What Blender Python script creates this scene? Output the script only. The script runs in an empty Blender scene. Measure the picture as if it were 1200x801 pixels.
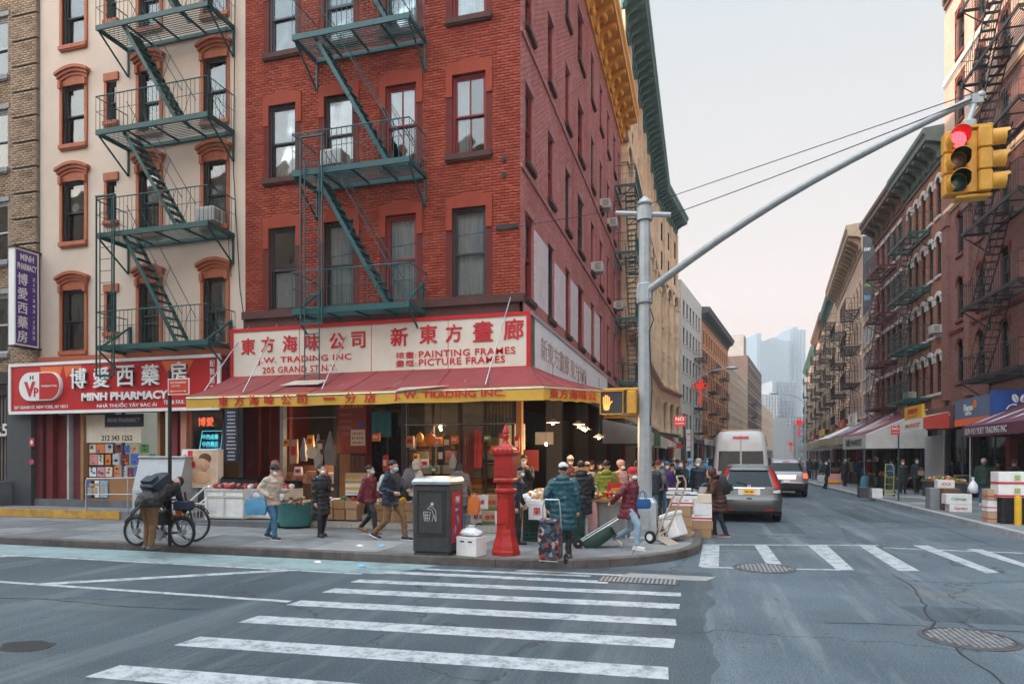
import bpy,math,random
import numpy as np
from mathutils import Vector,Matrix
random.seed(7)
PI=math.pi
R=math.radians
scene=bpy.context.scene
C=scene.collection
# ------------------------------------------------------------------ camera
CAM_H,F,CX,HY,YAW=1.9,780.0,600.0,535.0,R(15.9)
CA,SA=math.cos(YAW),math.sin(YAW)
cam_d=bpy.data.cameras.new("camera")
cam=bpy.data.objects.new("camera",cam_d)
C.objects.link(cam)
cam.location=(0,0,CAM_H)
cam.rotation_euler=(R(90),0,YAW)
cam_d.sensor_width=36.0
cam_d.lens=F/1200*36
cam_d.shift_y=(HY-400.5)/1200
cam_d.clip_start=0.1
cam_d.clip_end=6000
scene.camera=cam
def ratio(px):
 u=(px-CX)/F
 return(u*CA-SA)/(CA+u*SA)
def gp(px,py,z=0.0):
 """ground point at height z seen at a picture position"""
 u=(px-CX)/F
 d=(CAM_H-z)*F/(py-HY)
 return Vector((d*(u*CA-SA),d*(CA+u*SA),z))
def wx(px,Y):return ratio(px)*Y
def wyX(px,X):return X/ratio(px)
def dist(px,Y):return Y/(CA+(px-CX)/F*SA)
def wz(px,py,Y):return CAM_H+(HY-py)*dist(px,Y)/F
# ------------------------------------------------------------------ world, sun
SUN_EL,SUN_AZ=R(9),math.atan2(-0.75,-0.66) # azimuth measured from +Y towards +X
world=bpy.data.worlds.new("World")
scene.world=world
world.use_nodes=True
nt=world.node_tree
nt.nodes.clear()
wo=nt.nodes.new("ShaderNodeOutputWorld")
bg=nt.nodes.new("ShaderNodeBackground")
sky=nt.nodes.new("ShaderNodeTexSky")
sky.sky_type='NISHITA'
sky.sun_disc=False
sky.sun_elevation=SUN_EL
sky.sun_rotation=SUN_AZ
sky.air_density=1.4
sky.dust_density=3.0
sky.ozone_density=1.0
tc=nt.nodes.new("ShaderNodeTexCoord")
sep=nt.nodes.new("ShaderNodeSeparateXYZ")
nt.links.new(tc.outputs['Generated'],sep.inputs[0])
ramp=nt.nodes.new("ShaderNodeValToRGB")
e=ramp.color_ramp.elements
e[0].position=0.0;e[0].color=(8.9,7.1,6.6,1)
e[1].position=0.58;e[1].color=(5.5,6.15,6.55,1)
m_=ramp.color_ramp.elements.new(1.0);m_.color=(12.5,14.6,16.4,1)
m_=ramp.color_ramp.elements.new(0.22);m_.color=(8.2,7.0,6.6,1)
m_=ramp.color_ramp.elements.new(0.36);m_.color=(6.9,6.6,6.55,1)
nt.links.new(sep.outputs['Z'],ramp.inputs[0])
mx=nt.nodes.new("ShaderNodeMix");mx.data_type='RGBA'
mx.inputs[0].default_value=0.9
nt.links.new(sky.outputs[0],mx.inputs[6])
nt.links.new(ramp.outputs[0],mx.inputs[7])
# the thin veil of cloud is brighter towards the sun, behind and left of the camera
sdir=(math.sin(SUN_AZ)*math.cos(SUN_EL),math.cos(SUN_AZ)*math.cos(SUN_EL),math.sin(SUN_EL))
dp=nt.nodes.new("ShaderNodeVectorMath");dp.operation='DOT_PRODUCT';dp.inputs[1].default_value=sdir
nt.links.new(tc.outputs['Generated'],dp.inputs[0])
gr_=nt.nodes.new("ShaderNodeMapRange");gr_.inputs[1].default_value=-0.35;gr_.inputs[2].default_value=1.0;gr_.inputs[3].default_value=1.0;gr_.inputs[4].default_value=4.6
gr_.interpolation_type='SMOOTHSTEP'
nt.links.new(dp.outputs['Value'],gr_.inputs[0])
sc_=nt.nodes.new("ShaderNodeVectorMath");sc_.operation='SCALE'
nt.links.new(mx.outputs[2],sc_.inputs[0]);nt.links.new(gr_.outputs[0],sc_.inputs['Scale'])
nt.links.new(sc_.outputs[0],bg.inputs[0])
bg.inputs[1].default_value=0.1
nt.links.new(bg.outputs[0],wo.inputs[0])
sun_d=bpy.data.lights.new("sun",'SUN')
sun_d.energy=5.0
sun_d.angle=R(1.0)
sun_d.color=(1.0,0.80,0.62)
sun=bpy.data.objects.new("sun",sun_d)
C.objects.link(sun)
sd=Vector((math.sin(SUN_AZ)*math.cos(SUN_EL),math.cos(SUN_AZ)*math.cos(SUN_EL),math.sin(SUN_EL)))
sun.rotation_euler=(-sd).to_track_quat('-Z','Y').to_euler()
sun.location=sd*60
scene.view_settings.view_transform='Standard'
scene.view_settings.look='None'
scene.view_settings.gamma=1.0
scene.view_settings.exposure=0.3
scene.cycles.max_bounces=6
scene.cycles.diffuse_bounces=3
scene.cycles.transparent_max_bounces=10
scene.cycles.volume_bounces=0
scene.cycles.use_denoising=True
# ------------------------------------------------------------------ materials
MATS={}
def mat(name,col,rough=0.7,var=0.12,scale=3.0,bump=0.0,bscale=60.0,metal=0.0,emit=None,estr=0.0,
  stain=0.0,stain_col=None,spec=0.4):
 if name in MATS:return MATS[name]
 m=bpy.data.materials.new(name);m.use_nodes=True
 t=m.node_tree;N=t.nodes;L=t.links
 b=N['Principled BSDF']
 b.inputs['Roughness'].default_value=rough
 b.inputs['Metallic'].default_value=metal
 b.inputs['Specular IOR Level'].default_value=spec
 c=tuple(col)+(1,)
 b.inputs['Base Color'].default_value=c
 co=N.new("ShaderNodeTexCoord")
 last=None
 if var>0:
  n=N.new("ShaderNodeTexNoise");n.inputs['Scale'].default_value=scale
  n.inputs['Detail'].default_value=6;n.inputs['Roughness'].default_value=0.65
  L.new(co.outputs['Object'],n.inputs['Vector'])
  r=N.new("ShaderNodeValToRGB")
  r.color_ramp.elements[0].position=0.3;r.color_ramp.elements[1].position=0.7
  r.color_ramp.elements[0].color=tuple(max(0,v*(1-var))for v in col)+(1,)
  r.color_ramp.elements[1].color=tuple(min(1,v*(1+var))for v in col)+(1,)
  L.new(n.outputs['Fac'],r.inputs[0]);last=r.outputs[0]
 if stain>0:
  n2=N.new("ShaderNodeTexNoise");n2.inputs['Scale'].default_value=scale*0.35
  n2.inputs['Detail'].default_value=8;n2.inputs['Roughness'].default_value=0.75
  L.new(co.outputs['Object'],n2.inputs['Vector'])
  r2=N.new("ShaderNodeValToRGB");r2.color_ramp.elements[0].position=0.48;r2.color_ramp.elements[1].position=0.72
  L.new(n2.outputs['Fac'],r2.inputs[0])
  mu=N.new("ShaderNodeMath");mu.operation='MULTIPLY';mu.inputs[1].default_value=stain
  L.new(r2.outputs[0],mu.inputs[0])
  mm=N.new("ShaderNodeMix");mm.data_type='RGBA'
  L.new(mu.outputs[0],mm.inputs[0])
  if last:L.new(last,mm.inputs[6])
  else:mm.inputs[6].default_value=c
  mm.inputs[7].default_value=tuple(stain_col or[v*0.45 for v in col])+(1,)
  last=mm.outputs[2]
 if last:L.new(last,b.inputs['Base Color'])
 if bump>0:
  n3=N.new("ShaderNodeTexNoise");n3.inputs['Scale'].default_value=bscale;n3.inputs['Detail'].default_value=5
  L.new(co.outputs['Object'],n3.inputs['Vector'])
  bm_=N.new("ShaderNodeBump");bm_.inputs['Strength'].default_value=bump;bm_.inputs['Distance'].default_value=0.02
  L.new(n3.outputs['Fac'],bm_.inputs['Height']);L.new(bm_.outputs[0],b.inputs['Normal'])
 if emit:
  b.inputs['Emission Color'].default_value=tuple(emit)+(1,)
  b.inputs['Emission Strength'].default_value=estr
 MATS[name]=m
 return m
def brick_island_mat(name,cols,soil=0.35,soil_col=(0.03,0.015,0.012),rough=0.85,big=0.5):
 """bricks that are real islands of a mesh: a shade each, plus soot"""
 m=bpy.data.materials.new(name);m.use_nodes=True
 t=m.node_tree;N=t.nodes;L=t.links;b=N['Principled BSDF']
 b.inputs['Roughness'].default_value=rough
 b.inputs['Specular IOR Level'].default_value=0.25
 g=N.new("ShaderNodeNewGeometry")
 r=N.new("ShaderNodeValToRGB")
 el=r.color_ramp.elements
 el[0].color=tuple(cols[0])+(1,);el[1].color=tuple(cols[-1])+(1,)
 for i,cc in enumerate(cols[1:-1]):
  x=el.new((i+1)/(len(cols)-1));x.color=tuple(cc)+(1,)
 L.new(g.outputs['Random Per Island'],r.inputs[0])
 co=N.new("ShaderNodeTexCoord")
 n=N.new("ShaderNodeTexNoise");n.inputs['Scale'].default_value=big;n.inputs['Detail'].default_value=9;n.inputs['Roughness'].default_value=0.7
 mp=N.new("ShaderNodeMapping");mp.inputs['Scale'].default_value=(1.6,1.6,0.5)
 L.new(co.outputs['Object'],mp.inputs[0]);L.new(mp.outputs[0],n.inputs['Vector'])
 r2=N.new("ShaderNodeValToRGB");r2.color_ramp.elements[0].position=0.42;r2.color_ramp.elements[1].position=0.75
 L.new(n.outputs['Fac'],r2.inputs[0])
 mu=N.new("ShaderNodeMath");mu.operation='MULTIPLY';mu.inputs[1].default_value=soil
 L.new(r2.outputs[0],mu.inputs[0])
 mm=N.new("ShaderNodeMix");mm.data_type='RGBA'
 L.new(mu.outputs[0],mm.inputs[0]);L.new(r.outputs[0],mm.inputs[6]);mm.inputs[7].default_value=tuple(soil_col)+(1,)
 L.new(mm.outputs[2],b.inputs['Base Color'])
 n3=N.new("ShaderNodeTexNoise");n3.inputs['Scale'].default_value=90
 L.new(co.outputs['Object'],n3.inputs['Vector'])
 bm_=N.new("ShaderNodeBump");bm_.inputs['Strength'].default_value=0.3;bm_.inputs['Distance'].default_value=0.01
 L.new(n3.outputs['Fac'],bm_.inputs['Height']);L.new(bm_.outputs[0],b.inputs['Normal'])
 MATS[name]=m
 return m
def brick_tex_mat(name,c1,c2,mortar,soil=0.35,sc=1.0,soil_col=(0.03,0.02,0.018)):
 """brick courses too far away to be told apart; runs in the wall's own x / z"""
 m=bpy.data.materials.new(name);m.use_nodes=True
 t=m.node_tree;N=t.nodes;L=t.links;b=N['Principled BSDF']
 b.inputs['Roughness'].default_value=0.9;b.inputs['Specular IOR Level'].default_value=0.2
 co=N.new("ShaderNodeTexCoord")
 sp=N.new("ShaderNodeSeparateXYZ");L.new(co.outputs['Object'],sp.inputs[0])
 ad=N.new("ShaderNodeMath");ad.operation='ADD'
 L.new(sp.outputs['X'],ad.inputs[0]);L.new(sp.outputs['Y'],ad.inputs[1])
 cb=N.new("ShaderNodeCombineXYZ");L.new(ad.outputs[0],cb.inputs[0]);L.new(sp.outputs['Z'],cb.inputs[1])
 br=N.new("ShaderNodeTexBrick");br.inputs['Scale'].default_value=1.0/sc
 br.inputs['Brick Width'].default_value=0.22;br.inputs['Row Height'].default_value=0.075;br.inputs['Mortar Size'].default_value=0.008
 br.inputs['Color1'].default_value=tuple(c1)+(1,);br.inputs['Color2'].default_value=tuple(c2)+(1,);br.inputs['Mortar'].default_value=tuple(mortar)+(1,)
 L.new(cb.outputs[0],br.inputs['Vector'])
 n=N.new("ShaderNodeTexNoise");n.inputs['Scale'].default_value=0.5;n.inputs['Detail'].default_value=9;n.inputs['Roughness'].default_value=0.7
 L.new(co.outputs['Object'],n.inputs['Vector'])
 r2=N.new("ShaderNodeValToRGB");r2.color_ramp.elements[0].position=0.42;r2.color_ramp.elements[1].position=0.75
 L.new(n.outputs['Fac'],r2.inputs[0])
 mu=N.new("ShaderNodeMath");mu.operation='MULTIPLY';mu.inputs[1].default_value=soil
 L.new(r2.outputs[0],mu.inputs[0])
 mm=N.new("ShaderNodeMix");mm.data_type='RGBA'
 L.new(mu.outputs[0],mm.inputs[0]);L.new(br.outputs['Color'],mm.inputs[6]);mm.inputs[7].default_value=tuple(soil_col)+(1,)
 L.new(mm.outputs[2],b.inputs['Base Color'])
 MATS[name]=m
 return m
def glass_mat(name,tint=(0.55,0.62,0.66),refl=0.35,dark=0.16):
 """window glass: a mirror coat that gets stronger at grazing angles over see-through glass"""
 m=bpy.data.materials.new(name);m.use_nodes=True
 t=m.node_tree;N=t.nodes;L=t.links
 N.remove(N['Principled BSDF']);o=N['Material Output']
 tr=N.new("ShaderNodeBsdfTransparent");tr.inputs[0].default_value=tuple(tint)+(1,)
 gl=N.new("ShaderNodeBsdfGlossy");gl.inputs['Roughness'].default_value=0.03
 gl.inputs[0].default_value=(0.62,0.66,0.68,1)
 lw=N.new("ShaderNodeLayerWeight");lw.inputs[0].default_value=refl
 mp=N.new("ShaderNodeMapRange");mp.inputs[3].default_value=dark;mp.inputs[4].default_value=0.9
 L.new(lw.outputs['Fresnel'],mp.inputs[0])
 co=N.new("ShaderNodeTexCoord")
 n3=N.new("ShaderNodeTexNoise");n3.inputs['Scale'].default_value=1.3;n3.inputs['Detail'].default_value=1
 L.new(co.outputs['Object'],n3.inputs['Vector'])
 bm_=N.new("ShaderNodeBump");bm_.inputs['Strength'].default_value=0.12;bm_.inputs['Distance'].default_value=0.1
 L.new(n3.outputs['Fac'],bm_.inputs['Height']);L.new(bm_.outputs[0],gl.inputs['Normal'])
 mi=N.new("ShaderNodeMixShader")
 L.new(mp.outputs[0],mi.inputs[0]);L.new(tr.outputs[0],mi.inputs[1]);L.new(gl.outputs[0],mi.inputs[2])
 L.new(mi.outputs[0],o.inputs[0])
 MATS[name]=m
 return m
def emat(name,col,s):
 return mat(name,tuple(min(1,v)for v in col),0.5,var=0,emit=col,estr=s)
# ------------------------------------------------------------------ mesh builder
class MB:
 def __init__(self,M=None):
  self.v=[];self.f=[];self.mi=[];self.M=M
 def add(self,vs,fs,m=0):
  o=len(self.v)
  if self.M is not None:vs=[tuple(self.M @ Vector(p))for p in vs]
  self.v.extend(tuple(p)for p in vs)
  for f in fs:
   self.f.append(tuple(i+o for i in f));self.mi.append(m)
  return self
 def box(self,x0,x1,y0,y1,z0,z1,m=0):
  if x0>x1:x0,x1=x1,x0
  if y0>y1:y0,y1=y1,y0
  if z0>z1:z0,z1=z1,z0
  vs=[(x0,y0,z0),(x1,y0,z0),(x1,y1,z0),(x0,y1,z0),(x0,y0,z1),(x1,y0,z1),(x1,y1,z1),(x0,y1,z1)]
  return self.add(vs,[(0,3,2,1),(4,5,6,7),(0,1,5,4),(1,2,6,5),(2,3,7,6),(3,0,4,7)],m)
 def obox(self,c,s,rot=(0,0,0),m=0):
  from mathutils import Euler
  E=Euler(rot).to_matrix();c=Vector(c)
  vs=[]
  for z in(-.5,.5):
   for x,y in((-.5,-.5),(.5,-.5),(.5,.5),(-.5,.5)):
    vs.append(tuple(c+E @ Vector((x*s[0],y*s[1],z*s[2]))))
  return self.add(vs,[(0,3,2,1),(4,5,6,7),(0,1,5,4),(1,2,6,5),(2,3,7,6),(3,0,4,7)],m)
 def bbox(self,x0,x1,y0,y1,z0,z1,b=0.02,m=0):
  """box with chamfered edges"""
  rings=[]
  for z,i in((z0,b),(z0+b,0),(z1-b,0),(z1,b)):
   a0,a1,c0,c1=x0+i,x1-i,y0+i,y1-i
   rings.append([(a0+b,c0,z),(a1-b,c0,z),(a1,c0+b,z),(a1,c1-b,z),(a1-b,c1,z),(a0+b,c1,z),(a0,c1-b,z),(a0,c0+b,z)])
  return self.loft(rings,m)
 def loft(self,rings,m=0,caps=True,closed=True):
  n=len(rings[0]);vs=[p for r in rings for p in r];fs=[]
  for i in range(len(rings)-1):
   for j in range(n if closed else n-1):
    k=(j+1)% n
    fs.append((i*n+j,i*n+k,(i+1)*n+k,(i+1)*n+j))
  if caps and closed:
   fs.append(tuple(range(n-1,-1,-1)));b=(len(rings)-1)*n
   fs.append(tuple(range(b,b+n)))
  return self.add(vs,fs,m)
 def tube(self,pts,r,n=8,m=0,caps=True,flat=1.0):
  pts=[Vector(p)for p in pts]
  if not isinstance(r,(list,tuple)):r=[r]*len(pts)
  rings=[];up=None
  for i,p in enumerate(pts):
   d=(pts[min(i+1,len(pts)-1)]-pts[max(i-1,0)])
   if d.length<1e-9:d=Vector((0,0,1))
   d.normalize()
   if up is None:
    up=Vector((0,0,1))if abs(d.z)<0.95 else Vector((0,1,0))
   a=d.cross(up)
   if a.length<1e-6:a=d.orthogonal()
   a.normalize();b=a.cross(d).normalized();up=b
   rings.append([tuple(p+(a*math.cos(2*PI*k/n)+b*math.sin(2*PI*k/n)*flat)*r[i])for k in range(n)])
  return self.loft(rings,m,caps)
 def cap(self,p0,p1,r0,r1,n=10,m=0):
  """tapered capsule, closed"""
  p0=Vector(p0);p1=Vector(p1);d=(p1-p0)
  if d.length<1e-6:d=Vector((0,0,1))*1e-3
  u=d.normalized();P=[];Rr=[]
  for t in(-1,-.8,-.45):P.append(p0+u*r0*t);Rr.append(max(r0*math.sqrt(max(0,1-t*t)),1e-3))
  P.append(p0);Rr.append(r0);P.append(p1);Rr.append(r1)
  for t in(.45,.8,1):P.append(p1+u*r1*t);Rr.append(max(r1*math.sqrt(max(0,1-t*t)),1e-3))
  return self.tube(P,Rr,n,m)
 def cyl(self,p0,p1,r0,r1=None,n=16,m=0):
  return self.tube([p0,p1],[r0,r1 if r1 is not None else r0],n,m)
 def lathe(self,prof,n=16,c=(0,0,0),m=0,axis='Z'):
  rings=[]
  for r,z in prof:
   ring=[]
   for k in range(n):
    a=2*PI*k/n
    if axis=='Z':ring.append((c[0]+r*math.cos(a),c[1]+r*math.sin(a),c[2]+z))
    elif axis=='Y':ring.append((c[0]+r*math.cos(a),c[1]+z,c[2]-r*math.sin(a)))
    else:ring.append((c[0]+z,c[1]+r*math.cos(a),c[2]+r*math.sin(a)))
   rings.append(ring)
  return self.loft(rings,m)
 def ell(self,c,r,nu=12,nv=8,m=0,rot=None):
  rings=[]
  for i in range(nv+1):
   t=-PI/2+PI*i/nv
   rr=max(math.cos(t),0.02);z=math.sin(t)
   ring=[]
   for k in range(nu):
    p=Vector((r[0]*rr*math.cos(2*PI*k/nu),r[1]*rr*math.sin(2*PI*k/nu),r[2]*z))
    if rot is not None:p=rot @ p
    ring.append(tuple(p+Vector(c)))
   rings.append(ring)
  return self.loft(rings,m)
 def prism(self,poly,a,b,axis='Y',m=0):
  """polygon extruded: axis Y -> poly in (x,z); X -> (y,z); Z -> (x,y)"""
  def P(p,t):
   if axis=='Y':return(p[0],t,p[1])
   if axis=='X':return(t,p[0],p[1])
   return(p[0],p[1],t)
  return self.loft([[P(p,a)for p in poly],[P(p,b)for p in poly]],m)
 def quad(self,pts,m=0):
  return self.add(pts,[tuple(range(len(pts)))],m)
 def mesh(self,name,mats,smooth=None):
  me=bpy.data.meshes.new(name)
  me.from_pydata(self.v,[],self.f)
  for mm in(mats if isinstance(mats,(list,tuple))else[mats]):me.materials.append(mm)
  if any(self.mi):me.polygons.foreach_set("material_index",self.mi)
  # make normals consistent
  import bmesh
  bm=bmesh.new();bm.from_mesh(me)
  bmesh.ops.recalc_face_normals(bm,faces=bm.faces)
  bm.to_mesh(me);bm.free()
  if smooth is not None:
   me.polygons.foreach_set("use_smooth",[True]*len(me.polygons))
   me.set_sharp_from_angle(angle=R(smooth))
  me.update()
  return me
 def build(self,name,mats,parent=None,smooth=None,loc=None,rot=None,kind=None):
  o=bpy.data.objects.new(name,self.mesh(name,mats,smooth))
  C.objects.link(o)
  if parent is not None:o.parent=parent
  if loc is not None:o.location=loc
  if rot is not None:o.rotation_euler=rot
  if kind:o['kind']=kind
  return o
def inst(name,me,parent,loc=(0,0,0),rotz=0.0,scale=None):
 o=bpy.data.objects.new(name,me)
 C.objects.link(o);o.parent=parent;o.location=loc
 if rotz:o.rotation_euler=(0,0,rotz)
 if scale:o.scale=scale
 return o
def thing(name,label,cat,loc=(0,0,0),rotz=0.0,group=None,rot=None):
 o=bpy.data.objects.new(name,None);C.objects.link(o)
 o.location=loc;o.rotation_euler=rot or(0,0,rotz)
 o.empty_display_size=0.2
 o['label']=label;o['category']=cat
 if group:o['group']=group
 return o
def tag(o,label,cat,group=None):
 o['label']=label;o['category']=cat
 if group:o['group']=group
 return o
def copy_tree(root,loc,rotz=None,label=None,group=None):
 def cp(o,par):
  c=o.copy();C.objects.link(c)
  if par is not None:
   c.parent=par
  for ch in KIDS.get(o.name,[]):cp(ch,c)
  return c
 KIDS={}
 def walk(o):
  ks=list(o.children);KIDS[o.name]=ks
  for k in ks:walk(k)
 walk(root)
 r=cp(root,None)
 r.location=loc
 if rotz is not None:r.rotation_euler=(0,0,rotz)
 if label:r['label']=label
 if group:r['group']=group
 return r
_txt={}
def text_mesh(body,mats,extrude=0.004,bold=0.0,shear=0.0,vertical=False,spacing=1.0):
 key=(body,mats.name,extrude,bold,shear,vertical,spacing)
 if key in _txt:return _txt[key]
 cu=bpy.data.curves.new("lettering",'FONT')
 cu.body="\n".join(body)if vertical else body
 cjk=bold>0 and any(ord(q)>0x2e80 for q in ''.join(body));cu.extrude=extrude;cu.offset=0 if cjk else bold;cu.shear=shear;cu.space_character=spacing
 cu.space_line=1.12 if vertical else 1.0
 cu.align_x='CENTER' if vertical else 'LEFT'
 cu.resolution_u=2
 o=bpy.data.objects.new("lettering",cu)
 me=bpy.data.meshes.new_from_object(o)
 bpy.data.objects.remove(o);bpy.data.curves.remove(cu)
 if cjk: # heavier strokes: the same glyph laid down again, a hair aside each time
  vs=[tuple(v.co)for v in me.vertices];fs=[tuple(p.vertices)for p in me.polygons];V2=[];F2=[]
  for i,(ax,ay)in enumerate(((-1,-.5),(1,-.5),(-1,.6),(1,.6),(0,0))):
   o_=len(V2);V2+=[(x+ax*bold,y+ay*bold,z+.0007*i)for x,y,z in vs];F2+=[tuple(k+o_ for k in f)for f in fs]
  me=bpy.data.meshes.new("lettering");me.from_pydata(V2,[],F2)
 me.materials.clear();me.materials.append(mats)
 n=len(me.vertices);a=np.empty(n*3,'f');me.vertices.foreach_get('co',a);a=a.reshape(-1,3)
 lo=a.min(0);hi=a.max(0)
 a[:,0]-=(lo[0]+hi[0])/2;a[:,1]-=(lo[1]+hi[1])/2
 # stand it up: x right, z up, front to -y
 b=np.empty_like(a);b[:,0]=a[:,0];b[:,2]=a[:,1];b[:,1]=-a[:,2]
 me.vertices.foreach_set('co',b.ravel());me.update()
 _txt[key]=(me,hi[0]-lo[0],hi[1]-lo[1])
 return _txt[key]
def text(body,m,parent,c,w=None,h=None,rotz=0.0,name='lettering',bold=0.0,shear=0.0,vertical=False,extrude=0.004,spacing=1.0,proud=0.0):
 me,tw,th=text_mesh(body,m,extrude,bold,shear,vertical,spacing)
 sx=w/tw if w else h/th
 sz=h/th if h else sx
 o=bpy.data.objects.new(name,me);C.objects.link(o);o.parent=parent
 o.location=c;o.rotation_euler=(0,0,rotz);o.scale=(sx,1.0,sz)
 return o
# palette
M={}
M['asphalt']=None
for k,c in dict(red=(0.42,0.045,0.03),darkred=(0.16,0.02,0.02),maroon=(0.13,0.025,0.03),white=(0.72,0.71,0.69),cream=(0.66,0.58,0.46),
     black=(0.018,0.019,0.021),grey=(0.22,0.23,0.24),ltgrey=(0.45,0.46,0.47),dkgrey=(0.06,0.065,0.07),navy=(0.02,0.03,0.06),
     blue=(0.03,0.11,0.4),sky=(0.2,0.42,0.62),teal=(0.03,0.16,0.17),green=(0.06,0.2,0.05),lime=(0.3,0.42,0.06),
     yellow=(0.7,0.42,0.06),orange=(0.65,0.17,0.03),brown=(0.13,0.07,0.04),tan=(0.42,0.3,0.19),card=(0.36,0.22,0.12),
     pink=(0.6,0.25,0.27),purple=(0.1,0.05,0.22),khaki=(0.2,0.14,0.08),wood=(0.3,0.15,0.06)).items():
 M[k]=mat(k,c,0.65,0.12,4.0)
M['chrome']=mat('chrome',(0.6,0.61,0.62),0.25,0.05,metal=0.9)
M['steel']=mat('steel',(0.4,0.42,0.43),0.4,0.15,5,metal=0.6,stain=0.4)
M['galv']=mat('galvanised',(0.36,0.39,0.40),0.5,0.14,6,metal=0.25,stain=0.35,stain_col=(0.22,0.22,0.21))
M['rubber']=mat('rubber',(0.015,0.015,0.016),0.8,0.1)
M['glass']=glass_mat('window_glass',(0.86,0.9,0.92),0.35,0.05)
M['glass_dark']=glass_mat('dark_glass',(0.12,0.14,0.15),0.3,0.12)
M['glass_shop']=glass_mat('shop_glass',(0.8,0.85,0.85),0.25,0.06)
M['void']=mat('dark_interior',(0.012,0.012,0.014),0.9,0.1)
M['bag']=mat('plastic_bag',(0.7,0.72,0.74),0.35,0.1,10,bump=0.6,bscale=9)
# ================================================================== GROUND, ROAD, PAVEMENTS
def Lc(Y):return max(0.0,Y-67)*0.155 # left kerb line of the side street
def Rc(Y):return 7.1+max(0.0,Y-51)*0.10 # right kerb line
def Lw(Y):return-4.34+max(0.0,Y-67)*0.155 # left house line
def Rw(Y):return 11.4+max(0.0,Y-51)*0.10 # right house line
def asphalt_mat(name='asphalt',k=(1,1,1),wear=1.0):
 m=bpy.data.materials.new(name);m.use_nodes=True
 t=m.node_tree;N=t.nodes;L=t.links;b=N['Principled BSDF']
 b.inputs['Specular IOR Level'].default_value=0.35
 co=N.new("ShaderNodeTexCoord")
 def noise(s,d=4,r=0.6,scale=None):
  n=N.new("ShaderNodeTexNoise");n.inputs['Scale'].default_value=s;n.inputs['Detail'].default_value=d;n.inputs['Roughness'].default_value=r
  if scale:
   mp=N.new("ShaderNodeMapping");mp.inputs['Scale'].default_value=scale
   L.new(co.outputs['Object'],mp.inputs[0]);L.new(mp.outputs[0],n.inputs['Vector'])
  else:L.new(co.outputs['Object'],n.inputs['Vector'])
  return n
 def ramp(src,p0,c0,p1,c1):
  r=N.new("ShaderNodeValToRGB");r.color_ramp.elements[0].position=p0;r.color_ramp.elements[1].position=p1
  r.color_ramp.elements[0].color=c0;r.color_ramp.elements[1].color=c1
  L.new(src,r.inputs[0]);return r
 def mixc(f,a,bcol,mode='MIX'):
  x=N.new("ShaderNodeMix");x.data_type='RGBA';x.blend_type=mode
  if isinstance(f,float):x.inputs[0].default_value=f
  else:L.new(f,x.inputs[0])
  for s,v in((6,a),(7,bcol)):
   if isinstance(v,tuple):x.inputs[s].default_value=v
   else:L.new(v,x.inputs[s])
  return x.outputs[2]
 grain=noise(48,4,0.8)
 kc=lambda a:tuple(x*y for x,y in zip(a,k))+(1,)
 g=ramp(grain.outputs['Fac'],0.38,kc((0.035,0.052,0.064)),0.64,kc((0.125,0.160,0.182)))
 big=noise(0.28,8,0.7)
 bb=ramp(big.outputs['Fac'],0.35,(0.60,0.64,0.68,1),0.68,(1.32,1.28,1.25,1))
 c1=mixc(1.0,g.outputs[0],bb.outputs[0],'MULTIPLY')
 # long worn streaks along the side street
 st=noise(1.0,6,0.75,(1.1,0.09,1))
 s2=ramp(st.outputs['Fac'],0.5,(0,0,0,1),0.75,(1,1,1,1))
 c2=mixc(s2.outputs[0],c1,kc((0.17,0.195,0.21)))
 # sandy dusty patches
 du=noise(0.42,5,0.6,(0.5,1.3,1))
 d2=ramp(du.outputs['Fac'],0.58,(0,0,0,1),0.80,(0.6*wear,0.6*wear,0.6*wear,1))
 c3=mixc(d2.outputs[0],c2,(0.26,0.21,0.17,1))
 # tar cracks
 vo=N.new("ShaderNodeTexVoronoi");vo.feature='DISTANCE_TO_EDGE';vo.inputs['Scale'].default_value=0.22
 wn=noise(1.4,4,0.6)
 ad=N.new("ShaderNodeVectorMath");ad.operation='ADD'
 L.new(co.outputs['Object'],ad.inputs[0]);L.new(wn.outputs['Color'],ad.inputs[1]);L.new(ad.outputs[0],vo.inputs['Vector'])
 cr=ramp(vo.outputs['Distance'],0.0,(0.9,0.9,0.9,1),0.006,(0,0,0,1))
 c4=mixc(cr.outputs[0],c3,(0.028,0.03,0.032,1))
 sp=noise(9,2,0.5)
 s3=ramp(sp.outputs['Fac'],0.66,(0,0,0,1),0.72,(0.7,0.7,0.7,1))
 c5=mixc(s3.outputs[0],c4,(0.05,0.055,0.06,1))
 L.new(c5,b.inputs['Base Color'])
 rr=ramp(big.outputs['Fac'],0.3,(0.62,0.62,0.62,1),0.7,(0.85,0.85,0.85,1));L.new(rr.outputs[0],b.inputs['Roughness'])
 bu=N.new("ShaderNodeBump");bu.inputs['Strength'].default_value=0.55;bu.inputs['Distance'].default_value=0.012
 L.new(grain.outputs['Fac'],bu.inputs['Height']);L.new(bu.outputs[0],b.inputs['Normal'])
 return m
M['asphalt']=asphalt_mat(k=(1.22,1.2,1.2),wear=1.0)
M['asphalt_new']=asphalt_mat('newer_asphalt',(.80,.82,.83),.5)
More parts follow.
